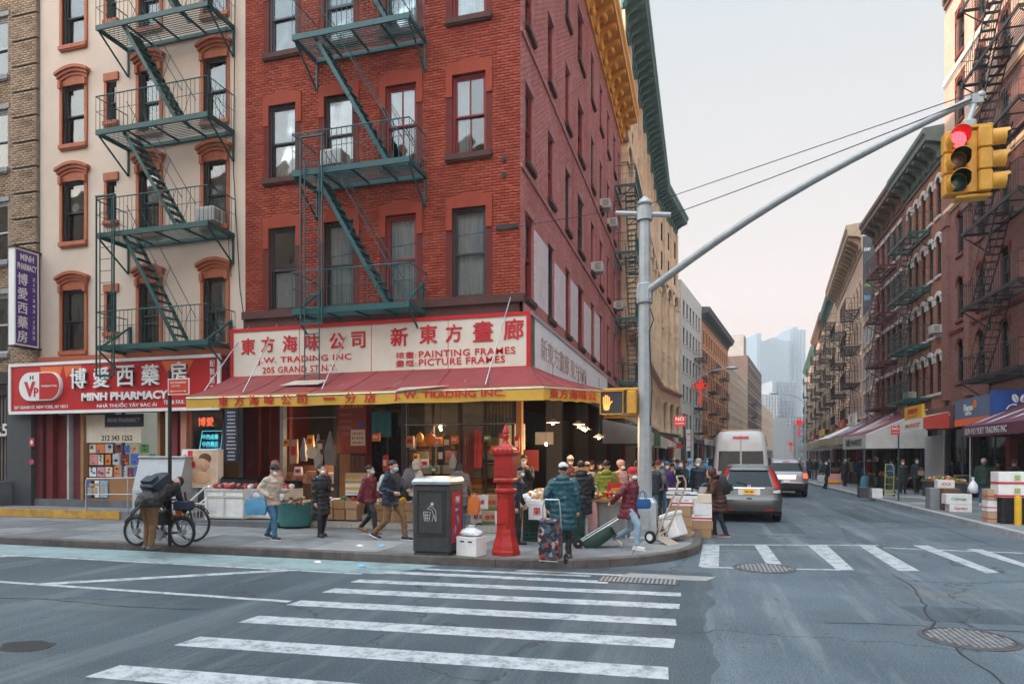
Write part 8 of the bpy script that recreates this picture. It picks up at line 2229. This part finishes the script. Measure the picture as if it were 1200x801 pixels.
# bare bulbs and shaded lamps
for px,py,d,nm in((648,495,15.2,'leftmost shaded lamp over the fruit stalls'),(678,497,16.2,'second shaded lamp over the fruit stalls'),(683,501,16.8,'third lamp, half behind the second one'),(686,503,17.4,'fourth lamp close behind the third'),(702,512,17.6,'rightmost lamp, hanging lowest by the pedestrian signal')):
 p=PD(px,py,d);t=thing('hanging_lamp',nm,'lamp',tuple(p),0,'warm hanging lamps under the awning')
 b=MB();b.lathe([(.03,.09),(.05,.07),(.15,.01),(.155,0),(.05,.055),(.02,.06)],18);b.build('shade',M['steel'],t,smooth=40)
 b=MB();b.ell((0,0,.0),(.042,.042,.05),12,8);b.build('bulb',emat('warm_bulb',(1.0,.62,.28),14),t,smooth=80)
 b=MB();b.tube([(0,0,.08),(0,0,4.0-p.z)],.006,4);b.build('cord',M['black'],t)
 ld=bpy.data.lights.new('bulb_light','POINT');ld.energy=40;ld.color=(1,.62,.32);ld.shadow_soft_size=.05;lo=bpy.data.objects.new('bulb_light',ld);C.objects.link(lo);lo.parent=t;lo.location=(0,0,-.09)
# white panelled produce carts with a dark tarp and red goods
def white_cart(px0,px1,Y,label,tarp_h):
 x0,x1=wx(px0,Y),wx(px1,Y);t=thing('produce_cart',label,'cart',(x0,Y,.30),0,'white panelled produce carts');w=x1-x0;hh=.78
 b=MB();b.bbox(0,w,0,.8,.02,hh,.01);bo=b.build('bin',M['white'],t)
 b=MB();n=2
 for i in range(n+1):b.box(w*i/n-(.03 if i else 0),w*i/n+(.03 if i<n else 0)+(.03 if i==0 else 0)-(.0 if i<n else .0),-.02,0,.04,hh-.0)
 for z in(.04,.56,hh-.05):b.box(0,w,-.021,-.0,z,z+.05)
 b.box(-.02,0,0,.8,.04,.09);b.box(-.02,0,0,.8,hh-.05,hh);b.build('batten',M['offwhite'],bo)
 b=MB();b.add([(-.1,-.02,hh+.02),(w+.05,-.02,hh+.04),(w+.05,.5,hh+tarp_h),(.1,.5,hh+tarp_h+.04),(-.1,.85,hh+.1),(w+.05,.85,hh+.1)],[(3,2,5,4)]);b.box(.02,w-.02,.55,.8,hh,hh+tarp_h);b.build('tarp',M['black'],t)
 pile('goods',t,.1,w-.05,.02,.5,hh,45,.07,[M['red'],M['red'],M['bag'],M['darkred'],M['pink']],9,.10)
 return t
white_cart(240,286,14.35,'white panelled produce cart with red goods under a black tarp, left one',.26)
white_cart(287,334,14.6,'white panelled produce cart with red goods, right one by the beige jacket',.20)
# cabinet with sloped front and the ramp rails in front of the pharmacy
x0,x1=wx(155,14.4),wx(209,14.4)
t=thing('freezer_cabinet','tall white cabinet on the raised walk in front of the pharmacy window','cabinet',(x0,14.4,.39));wcb=x1-x0
b=MB();b.prism([(0,0),(.7,0),(.7,1.5),(.25,1.5),(0,.62)],0,wcb,'X');b.bbox(-.03,wcb+.03,.2,.72,1.48,1.53,.01);b.build('body',mat('pale_grey_metal',(.42,.44,.46),.45,.08,2,stain=.3),t);b=MB();b.box(.05,wcb-.05,-.01,0,.08,.55);b.box(-.008,0,.3,.6,.1,1.35);b.build('panel',M['ltgrey'],t)
rl=thing('handrail','steel tube handrail along the yellow edged platform, left of the white cabinet','handrail',(wx(101,14.75),14.75,.39));xx=wx(150,14.75)-wx(101,14.75)
b=MB()
for x in(0,xx):b.tube([(x,0,0),(x,0,.82),(x+(.06 if x==0 else-.0),0,.9)],.022,7)
b.tube([(0.03,0,.9),(xx+.9,0,.95)],.02,7);b.tube([(0,0,.45),(xx+.9,0,.5)],.015,6);b.build('tubes',M['steel'],rl,smooth=50)
rl=thing('stair_rail','white slanting stair railing beside the white cabinet and the baby picture','handrail',(wx(210,14.2),14.2,.15))
b=MB();xx=wx(242,14.2)-wx(210,14.2)
for x,z0,z1 in((0,.1,1.15),(xx,.1,.75),(-.45,.6,.1)):b.tube([(x,0,z0),(x,0,z1)],.025,6)
b.tube([(-.55,0,.55),(0,0,1.15)],.022,6);b.tube([(0,0,.35),(xx,0,1.0)],.02,6);b.tube([(0,0,.55),(xx,0,.55)],.018,6);b.tube([(0,0,.15),(xx,0,.7)],.018,6)
for k in range(8):b.tube([(xx*k/8,0,.2),(xx*k/8,0,.55)],.007,4)
b.build('tubes',M['white'],rl,smooth=50)
# advertising light box with a sleeping baby
Ya=14.9;x0,x1=wx(213,Ya),wx(255,Ya);z0,z1=wz(234,571,Ya),wz(234,526,Ya)
t=thing('advert_box','advert box with the picture of a sleeping baby and a column of red characters','advert',(x0,Ya,z0));w,h=x1-x0,z1-z0
b=MB();b.box(0,w,0,.22,0,h);b.build('cabinet',M['white'],t)
b=MB();b.box(.2,w-.03,-.006,0,.03,h-.03);b.build('picture_ground',mat('baby_peach',(.62,.42,.28),.6,.2,3),t)
b=MB();b.ell((w*.62,-.012,h*.62),(.19,.012,.2),14,8,1);b.ell((w*.66,-.010,h*.76),(.20,.011,.14),14,8,0);b.ell((w*.55,-.012,h*.25),(.3,.012,.16),12,8,1);b.ell((w*.34,-.012,h*.6),(.07,.01,.1),10,6,2);b.ell((w*.57,-.026,h*.57),(.03,.006,.01),8,5,3);b.ell((w*.70,-.026,h*.58),(.03,.006,.01),8,5,3);b.ell((w*.62,-.026,h*.51),(.03,.006,.015),8,5,2)
b.box(.2,.36,-.008,-.006,h*.7,h-.04,2);b.build('picture_print',[mat('baby_hair',(.10,.05,.03),.7),mat('baby_skin',(.60,.34,.20),.6),M['letter_red'],M['brown']],t,smooth=60)
text('博愛藥',M['letter_red'],t,(.1,-.008,h*.5),h=h*.75,w=.12,vertical=True,extrude=.002)
# teal tub of potatoes
t=thing('produce_tub','teal tub heaped with brown roots between the beige jacket and the black coat','tub',(wx(346,14.4),14.4,.15));b=MB();b.lathe([(.36,.05),(.42,.2),(.50,.62),(.52,.64),(.48,.62),(.4,.3)],24);b.build('tub',mat('teal_tub',(.06,.22,.22),.5,.15,3,stain=.3),t,smooth=50)
pile('roots',t,-.42,.42,-.4,.4,.58,80,.05,[M['tan'],M['brown'],M['card']],2,.16)
for i,(px,z,w,m_,ds)in enumerate(((335,.30,.5,'card','brown carton under the teal tub'),(322,.15,.42,'wood','low wooden box behind the man in beige'),(346,1.02,.0,'white',''))):
 if w:carton(ds,(wx(px,14.9),14.95,z),(w,.4,.35),.1,m_)
# box stacks by the kerb with the person in brown
bx=gp(800,628,.15)
rows=[('white',.62,.12,('果','letter_red')),('card',.42,.26,None),('card',.42,.24,None)]
zz=.15
for i,(dx,m_,w,h,ds,band)in enumerate(((0,'card',.40,.22,'lowest brown carton of the kerb stack in front of the white van',None),(0,'card',.40,.22,'second brown carton of the kerb stack',None),(0,'card',.40,.22,'third brown carton of the kerb stack',None),(.02,'white',.44,.16,'white carton with red print on the kerb stack',('letter_red',.3,.5)),(.0,'white',.66,.13,'wide white tray on top of the kerb stack',('navy',.5,.7)),(-.05,'white',.5,.08,'topmost flat white tray of the kerb stack',('navy',.4,.6)))):
 carton(ds,(bx.x+dx-.02,bx.y,zz),(w,.34,h),rnd.uniform(-.06,.06),m_,band,holes=i in(3,4));zz+=h+.006
carton('small pinkish carton left of the kerb stack',(bx.x-.24,bx.y+.15,.15),(.24,.4,.6),.05,'tan')
by=gp(826,631,.004);zz=.004
for i,(m_,w,h,ds,band)in enumerate((('card',.42,.2,'brown carton in the gutter beneath the person in brown',None),('card',.46,.2,'tilted brown carton, second in the gutter stack',None),('white',.44,.12,'flat white carton with red stripe in the gutter stack',('letter_red',.3,.6)),('bag',.40,.28,'pale wrapped block on the gutter stack',None),('cream',.42,.2,'cream carton at the hands of the person in brown',None))):
 carton(ds,(by.x-.06,by.y+.25,zz),(w,.36,h),rnd.uniform(-.12,.12),m_,band);zz+=h+.006
# litter
for i,(px,py,m_,ds,s_)in enumerate(((372,659,'white','crushed paper cup lying by the kerb of the bike lane',.06),(424,663.5,'sky','blue crumpled wrapper in the gutter',.07),(447,640,'sky','light blue paper on the pavement left of the bin',.08),(422,640,'white','white paper scrap on the pavement left of the blue one',.07))):
 q=gp(px,py,.15 if py<650 else .005);t=thing('litter',ds,'litter',tuple(q));b=MB();rd=random.Random(i);b.loft([[(s_*f*math.cos(a)*rd.uniform(.7,1.4),s_*.7*f*math.sin(a),z*rd.uniform(.8,1.2))for a in[2*PI*k/9 for k in range(9)]]for f,z in((1,.002),(1.1,.012),(.7,.035),(.2,.04))]);b.build('scrap',M[m_],t)
# ================================================================== RIGHT HAND SHOPS
def rx(px,X):Y=wyX(px,X);return Y
def side_board(name,label,cat,X,pxn,pxf,pyt,pyb,m,depth=.3,frame=None):
 """board on the right row facing the street; px near / far, heights read at the near end"""
 Yn,Yf=wyX(pxn,X),wyX(pxf,X);zt,zb=wz(pxn,pyt,Yn),wz(pxn,pyb,Yn)
 t=thing(name,label,cat,(X,Yf,zb),-PI/2);W_=Yf-Yn;H_=zt-zb
 b=MB();b.box(0,W_,0,depth,0,H_);b.build('cabinet',m,t)
 if frame:b=MB();b.box(0,W_,-.02,0,H_-.06,H_);b.box(0,W_,-.02,0,0,.06);b.build('frame',frame,t)
 return t,W_,H_
# blue cafe sign: long face along the street and the end face toward the crossing
XB=10.35;Yn,Yf=wyX(1160,XB),wyX(1119,XB)
zt,zb=wz(1160,461,Yn),wz(1160,495,Yn)
M['cafe_blue']=mat('cafe_blue',(.02,.08,.30),.35,.06,1.5);M['cafe_grey']=mat('cafe_grey_blue',(.10,.15,.23),.4,.1,1.5)
t=thing('shop_sign','blue grey projecting shop sign with orange lower band over the cafe','sign',(XB,Yf,zb),-PI/2);W_=Yf-Yn;H_=zt-zb
b=MB();b.box(0,W_,0,1.0,0,H_);b.build('cabinet',M['cafe_grey'],t);b=MB();b.box(-.0,W_+.01,-.012,-.001,0,.28);b.build('orange_band',M['sign_orange'],t)
text('Fiance',M['sign_white'],t,(W_*.42,-.01,H_*.66),w=W_*.26,bold=.02);b=MB();b.lathe([(.17,-.012),(.17,0),(.001,0)],16,(W_*.60,0,H_*.74),axis='Y');b.build('orange_dot',M['sign_orange'],t);text('coffee',M['sign_white'],t,(W_*.42,-.01,H_*.46),w=W_*.18)
XB2=10.95
t2=thing('shop_sign','deep blue cafe sign with two white coffee beans, facing the crossing','sign',(XB,Yn-.01,zb));W2=3.2
b=MB();b.box(0,W2,-.3,0,.02,H_+.1);b.build('cabinet',M['cafe_blue'],t2);b=MB();b.box(-.01,W2,-.32,-.301,0,.30);b.build('orange_band',M['sign_orange'],t2)
text('Cafe',M['sign_white'],t2,(.82,-.31,H_*.46),w=.85,h=.36,shear=.35,extrude=.003)
for s in(-1,1):
 b=MB();b.ell((.82+s*.13,-.306,H_*.80),(.10,.012,.16),12,8,0,Matrix.Rotation(s*.35,3,'Y'));be=b.build('coffee_bean',M['sign_white'],t2,smooth=60)
 b=MB();b.tube([(.82+s*.13-s*.05,-.32,H_*.80-.12),(.82+s*.12,-.322,H_*.80),(.82+s*.13+s*.05,-.32,H_*.80+.12)],.01,5);b.build('bean_slit',M['cafe_blue'],be)
t,W_,H_=side_board('shop_sign','brown shop sign with pale lettering left of the blue cafe sign','sign',10.4,1117,1085,474,500,mat('sign_brown',(.11,.055,.055),.5,.1,2),.9)
text('Trust New Inc.',M['ltgrey'],t,(W_*.72,-.01,H_*.62),w=W_*.4,bold=.015);text('金店',M['ltgrey'],t,(W_*.42,-.01,H_*.35),w=W_*.2,bold=.01)
t,W_,H_=side_board('shop_sign','yellow shop sign with red lettering above the small white canopy','sign',9.6,1080,1060,473,489,mat('sign_yellow',(.65,.36,.02),.5,.1,2),.12)
text('海味行',M['letter_red'],t,(W_*.5,-.01,H_*.6),w=W_*.6,h=H_*.45,bold=.02);text('MARKET',M['letter_red'],t,(W_*.5,-.01,H_*.2),w=W_*.6,h=H_*.14)
t,W_,H_=side_board('awning','small white and red canopy below the yellow shop sign','awning',9.4,1082,1058,489,502,M['sign_white'],.05)
b=MB();b.prism([(.05,H_),(1.9,H_+.5),(1.9,H_+.45),(.05,H_-.05)],0,W_,'X');b.build('canvas',M['awning_dirty'],t);b=MB();b.prism([(0,0),(1.9,0),(1.9,H_+.45),(0,H_)],W_-.02,W_+.01,'X');b.build('red_end',M['red'],t)
text('MARKET',M['sign_orange'],t,(W_*.5,-.01,H_*.45),w=W_*.7,h=H_*.4,bold=.02)
# roadside awnings of the right row
def side_awning(label,Yn,Yf,Xo,Xi,zo,zi,roofm,valm,vh=.35,txt=None,endm=None):
 t=thing('awning',label,'awning',(Xo,Yf,zo),-PI/2,None);W_=Yf-Yn;D_=Xi-Xo;rise=zi-zo;n=24
 rg=[]
 for f in(0,.33,.66,1):rg.append([(W_*i/n,D_*f,rise*f-.06*math.sin(PI*f)*(1+.5*math.sin(i*1.3)))for i in range(n+1)])
 b=MB();b.loft(rg,closed=False);b.loft([[(x,y,z-.015)for x,y,z in r]for r in rg],closed=False);b.build('canvas',roofm,t,smooth=50)
 b=MB();b.loft([[(W_*i/n,0,0)for i in range(n+1)],[(W_*i/n,.015*math.sin(i*1.7),-vh+.015*math.sin(i*2.3))for i in range(n+1)]],closed=False);b.build('valance',valm,t)
 for x in(0,W_):
  b=MB();b.add([(x,0,-vh),(x,0,0),(x,D_,rise),(x,D_,-vh)],[(0,1,2,3)]);b.build('end_flap',endm or valm,t)
 b=MB()
 for i in range(5):b.tube([(W_*i/4,.02,-.03),(W_*i/4,D_,rise-.08)],.02,5)
 for x in(W_*.1,W_*.9):b.tube([(x,.05,0),(x,.05,-zo+.15)],.025,6)
 b.build('frame',M['steel'],t)
 if txt:text(txt[0],M[txt[1]],t,(W_*txt[2],-.02,-vh*.5),w=W_*txt[3],h=vh*.6,bold=.015,extrude=.003)
 return t
M['awning_maroon']=mat('awning_maroon_canvas',(.11,.03,.055),.75,.15,1.6,stain=.3)
side_awning('dark maroon awning at the right edge with white lettering on its valance',22.5,28.3,9.3,11.3,3.0,3.9,M['awning_maroon'],M['awning_maroon'],.38,('SUN HO YUET TRADING INC','ltgrey',.35,.6))
side_awning('white stained awning with tan lettering over the fruit shop, right row',39.2,45.2,8.4,11.3,3.1,4.4,mat('awning_wine',(.15,.02,.035),.75,.15),M['offwhite'],.75,('海鮮 MARKET','dkgrey',.5,.7),M['offwhite'])
side_awning('maroon awning beyond the white stained one, right row',45.6,52,8.7,11.3,3.2,4.6,M['awning_maroon'],M['awning_dirty'],.5)
side_awning('pale striped awning farther along the right row',53,60,9.2,11.9,3.3,4.6,M['offwhite'],M['tan'],.5)
side_awning('brown awning in front of the pale pink tenement',62,70,9.8,13.2,3.2,4.4,M['brown'],M['awning_dirty'],.5)
side_awning('red awning far down the right row',74,82,11,14,3.2,4.4,M['red'],M['offwhite'],.5)
side_awning('green awning near the end of the right row',88,98,12.6,16,3.2,4.4,M['green'],M['offwhite'],.5)
# left row awnings beyond the corner shop
def left_awning(label,Yn,Yf,Xo,Xi,zo,zi,roofm,valm,vh=.4,txt=None):
 t=thing('awning',label,'awning',(Xo,Yn,zo),PI/2);W_=Yf-Yn;D_=Xo-Xi;rise=zi-zo;n=20;rg=[]
 for f in(0,.5,1):rg.append([(W_*i/n,D_*f,rise*f-.05*math.sin(PI*f))for i in range(n+1)])
 b=MB();b.loft(rg,closed=False);b.build('canvas',roofm,t,smooth=50);b=MB();b.loft([[(W_*i/n,0,0)for i in range(n+1)],[(W_*i/n,.02*math.sin(i*1.7),-vh)for i in range(n+1)]],closed=False);b.build('valance',valm,t)
 b=MB();b.add([(0,0,-vh),(0,0,0),(0,D_,rise),(0,D_,-vh)],[(0,1,2,3)]);b.build('end_flap',valm,t)
 if txt:text(txt[0],M[txt[1]],t,(W_*.5,-.02,-vh*.5),w=W_*.6,h=vh*.6,bold=.015,extrude=.003)
 return t
left_awning('cream fascia awning right behind the traffic pole, left row',30,37,-2.5,-4.3,3.2,3.6,M['awning_dirty'],M['offwhite'],.7,('海鮮','letter_red'))
left_awning('dark green awning beyond the cream fascia, left row',38,41.5,-2.4,-4.3,3.3,3.7,M['green'],mat('awning_green',(.05,.12,.04),.7,.1),.8)
left_awning('long tan awning before the arched tan building',42,52,-2.5,-4.3,3.2,3.7,M['awning_dirty'],M['cream'],.7)
left_awning('red and white awning deep in the left row',54,62,-2.2,-4.3,3.1,4.1,M['red'],M['offwhite'],.4)
left_awning('white and red striped awning at the bend of the left row',64,72,-1.8,-4.2,3.1,4.1,M['offwhite'],M['red'],.4)
# boxes, crates and produce on the right pavement
for i,(px,py,w,d,h,m_,band,pr_,ds)in enumerate((
  (1098,596,.55,.5,.36,'grey',None,None,'lower grey wooden produce box, left end of the right kerb group'),(1112,597,.5,.5,.36,'brown',None,None,'lower brown wooden box beside the grey one'),
  (1123,599,.62,.42,.24,'white',None,('Garden','letter_red'),'white carton with red script under the green lettered one'))):
 q=gp(px,py,.15);carton(ds,(q.x,q.y,.15),(w,d,h),0,m_,band,pr_)
 if i==0:carton('upper grey wooden produce box with a white carton on it',(q.x,q.y,.515),(w,d,.34),0,'grey');carton('small white carton with red diamonds on the grey boxes',(q.x+.25,q.y+.1,.86),(.5,.34,.26),0,'white',None,('XXX','letter_red'))
 if i==1:carton('upper brown wooden box of the right kerb group',(q.x,q.y,.515),(w,d,.34),0,'brown')
 if i==2:carton('white carton with green cabbage lettering on the right pavement',(q.x-.05,q.y,.395),(.72,.42,.32),0,'white',None,('Cabbage','green'))
q=gp(1136,598,.15);plastic_bag((q.x+.1,q.y,.72),(.16,.12,.45),'white plastic bag with handles standing up from the cabbage carton',seed=8)
q=gp(1188,614,.15)
for i in range(4):crate(None,f'black plastic crate, {["lowest", "second", "third", "uppermost"][i]} in the stack behind the yellow bollard',(q.x+.1,q.y+.35,.15+i*.17),(.62,.45,.165),M['black'],0,'black crates behind the bollard')
for i in range(2):carton(f'white fruit carton with red band, {["lower", "upper"][i]} one on the black crates at the right edge',(q.x+.12,q.y+.35,.84+i*.34),(.85,.5,.33),0,'white',('letter_red',.04,.2),('果','lime'))
for i in range(3):carton(f'narrow pink and white carton, {["lowest", "middle", "top"][i]} of the stack left of the black crates',(q.x-.35,q.y+.55,.15+i*.3),(.22,.4,.29),0,'tan' if i !=1 else 'white',('letter_red',.3,.4))
cbd=thing('chalkboard','brown framed blackboard with chalk writing leaning by the right hand produce','board',(gp(1130,583,.15).x,gp(1130,583,.15).y,.15),0,rot=(R(-12),0,0));b=MB();b.box(-.32,.32,0,.03,0,1.0);b.build('frame',M['wood'],cbd);b=MB();b.box(-.27,.27,-.008,0,.05,.95);b.build('slate',M['black'],cbd)
for i in range(7):b=MB();b.box(-.2,rnd.uniform(.0,.2),-.012,-.008,.14+i*.11,.17+i*.11);b.build('chalk_line',M['ltgrey'],cbd)
for i,(Y0,Y1,ds)in enumerate(((31.5,34.2,'produce table with greens between the white sheet and the white beanie'),(40,44.5,'long produce table under the white stained awning'),(47,50,'dark produce table under the maroon awning'),(55,58.5,'produce table beneath the pale striped awning'))):
 t=thing('market_stall',ds,'stall',(9.6+.0*i,Y1,.15),-PI/2);W_=Y1-Y0;b=MB();b.box(0,W_,0,1.0,.66,.72);b.build('table_top',M['wood'],t);b=MB();b.box(.03,W_-.03,.04,.9,0,.66);b.build('skirt',M['dkgrey'],t)
 pile('produce',t,.05,W_-.05,.03,.95,.72,160,.055,[M['green'],M['lime'],M['white'],M['orange'],M['green'],M['red']],40+i,.18)
ws=thing('sheet_panel','pale grey sheet panel standing before a shop, left of the cafe','panel',(10.6,37.2,.2),-PI/2);b=MB();b.box(0,2.6,0,.04,.2,2.7);b.build('panel',M['ltgrey'],ws)
q=gp(1030,583,.15)
for i,(dx,m_,h,ds)in enumerate(((0,'dkgrey',.45,'dark bin left of the yellow green hand truck'),(.5,'white',.4,'white carton between dark bin and hand truck'))):carton(ds,(q.x+dx-.6,q.y,.15),(.4,.4,h),0,m_)
q=gp(977,567,.15);carton('yellow and red carton on the right pavement near the walker with the white bag',(q.x,q.y,.15),(.8,.5,.3),0,'yellow',('red',.1,.4));carton('pinkish carton above the yellow and red one',(q.x,q.y+.1,.455),(.8,.5,.35),0,'pink')
# coloured shop boards further down, both rows
for i,(Y0,W_,Z,m_,tx,tc_)in enumerate(((54,5,4.4,'offwhite','燒臘','letter_red'),(61,6,4.3,'red','大酒樓','yellow'),(70,7,4.3,'brown','參茸','yellow'),(84,8,4.4,'yellow','餅家','letter_red'),(102,9,4.4,'red','超級市場','white'))):
 t=thing('shop_sign',f'{["off white", "red", "brown", "yellow", "far red"][i]} board above a shop in the distant right row','sign',(Rw(Y0)-.35,Y0+W_,Z),-PI/2-.1);b=MB();b.box(0,W_,0,.15,0,.8);b.build('cabinet',M[m_],t);text(tx,M[tc_],t,(W_/2,-.01,.4),h=.5,bold=.02)
for i,(Y0,W_,Z,m_,tx,tc_)in enumerate(((82,6,3.6,'red','餐館','yellow'),(96,8,3.6,'offwhite','藥房','letter_red'),(112,8,3.6,'green','茶莊','yellow'))):
 t=thing('shop_sign',f'{["red", "off white", "green"][i]} board above a shop in the distant left row','sign',(Lw(Y0)+.35,Y0,Z),PI/2-.154);b=MB();b.box(0,W_,0,.15,0,.8);b.build('cabinet',M[m_],t);text(tx,M[tc_],t,(W_/2,-.01,.4),h=.5,bold=.02)
# ---------------- clutter of the seafood shop window and the open market side
rd=random.Random(77)
for i,(px,py,w,h,m_,ds)in enumerate(((447,497,26,30,'dkgreen_','dark green cloth banner hanging in the shop door'),(418,545,24,22,'brown','brown wooden hatch below the red notice board'))):
 Y=15.84;x=wx(px,Y);k_=dist(px,Y)/F;t=thing('banner' if i==0 else 'board',ds,'banner' if i==0 else 'board',(x,Y,wz(px,py,Y)));b=MB()
 b.loft([[(-w*k_/2+w*k_*q/12,.015*math.sin(q*1.9),z)for q in range(13)]for z in(-h*k_/2,h*k_/2)],closed=False);b.build('sheet',M['teal']if i==0 else M['brown'],t)
kinds=[('orange',9,12),('red',6,22),('tan',9,16),('yellow',6,10),('white',9,12),('pink',8,11),('brown',9,20),('ltgrey',7,18),('green',7,9)]
names=['orange','red','tan','yellow','white','pink','brown','light grey','green']
spots=[(441,505),(452,530),(481,508),(488,530),(498,536),(512,512),(524,507),(531,530),(571,508),(580,520),(588,505),(596,524),(336,513),(350,545),(380,548),(376,512),(481,548),(509,545),(533,508),(606,508)]
for i,(px,py)in enumerate(spots):
 q=i % 9;m_,w,h=kinds[q]
 hang(px,py,py+h,w,m_,f'{["", "small "][i >= 18]}{names[q]}{["", " wrapped"][i in (5, 7, 13)]} packet hanging {["left of the shop door", "in the shop door"][i % 2] if i < 2 else ("under the left rail of the shop" if px < 400 else "in the shop window behind the bin" if px < 540 else "over the counter by the red post")}, {["upper", "lower"][py > 520]} row','bag',15.6+.02*(i % 4))
# papers and boards on the market posts, warm lit back wall
for i,(yy,z,w,h,m_,ds)in enumerate(((17.6,2.1,.5,.7,'cream','cream paper notice hanging at the market side of the corner shop'),(18.6,1.5,.8,.6,'darkred','dark red box on the inner shelf of the market side'),(21.0,2.3,.6,.4,'white','white paper sign on the second market post'))):
 t=thing('notice',ds,'notice',(-4.9,yy,z));b=MB();b.box(-w/2,w/2,0,.03,0,h);b.build('sheet',M[m_],t)
b=MB();b.box(W-3.4,W-.9,1.9,2.0,.46,3.9);b.build('partition',mat('grey_partition',(.16,.15,.14),.8,.2,3),red)
b=MB()
for k in range(9):b.box(W-1.6+k*.1,W-1.53+k*.1,1.86,1.9,2.0,3.6)
b.build('louvre',M['dkgrey'],red)
sh2=thing('display_shelf','shelf with pale goods against the grey partition behind the phone user','shelf',(W+XL-2.4,17.3,.46));b=MB();b.box(0,1.6,0,.5,.9,.95);b.box(0,1.6,0,.5,1.5,1.55);b.box(0,.05,0,.5,0,1.9);b.box(1.55,1.6,0,.5,0,1.9);b.build('frame',M['wood'],sh2)
for z in(.95,1.55):pile('goods',sh2,.08,1.5,.05,.45,z,40,.06,[M['white'],M['tan'],M['cream'],M['orange']],int(z*10),.1)
# open boxes of produce set out along the step, and two unseen bulbs added to brighten the interior
cols_=[('orange','orange'),('green','green'),('red','red'),('cream','pale'),('lime','light green'),('yellow','yellow'),('brown','brown')]
for i,px in enumerate((388,402,416,446,459,472,486,499,512,525)):
 Y=14.95 if px<430 else 15.1;cn,nm_=cols_[i % 7];z0_=.62 if px<430 else .60
 t=thing('produce_box',f'open wooden box heaped with {nm_} produce, {["first", "second", "third", "fourth", "fifth", "sixth", "seventh", "eighth", "ninth", "tenth"][i]} from the left along the shop step','box',(wx(px,Y),Y,z0_),0,'open produce boxes along the shop step')
 b=MB();b.box(-.15,.15,-.2,.2,0,.02);b.box(-.16,-.145,-.21,.21,0,.2);b.box(.145,.16,-.21,.21,0,.2);b.box(-.145,.145,-.21,-.195,0,.2);b.box(-.145,.145,.195,.21,0,.2);b.box(-.15,.15,-.19,.19,-.28,-.002);b.build('crate',M['wood' if i % 2 else 'card'],t)
 pile('produce',t,-.13,.13,-.18,.18,.12,26,.045,[M[cn],M[cn],M['bag']if i % 3==0 else M[cn]],60+i,.14)
for px,py,d,nm in((386,520,18.3,'bare bulb inside the shop above the hanging nets'),(516,500,17.2,'unseen bulb added to brighten the shop window behind the bin'),(640,520,17.9,'low unseen bulb added to brighten the space behind the fruit stall')):
 p=PD(px,py,d);t=thing('hanging_lamp',nm,'lamp',tuple(p),0,'warm hanging lamps under the awning');b=MB();b.ell((0,0,0),(.035,.035,.045),10,7);b.build('bulb',MATS['warm_bulb'],t,smooth=80)
 b=MB();b.tube([(0,0,.04),(0,0,3.9-p.z)],.006,4);b.build('cord',M['black'],t)
 ld=bpy.data.lights.new('bulb_light','POINT');ld.energy=60;ld.color=(1,.66,.38);ld.shadow_soft_size=.05;lo=bpy.data.objects.new('bulb_light',ld);C.objects.link(lo);lo.parent=t;lo.location=(0,0,-.08)
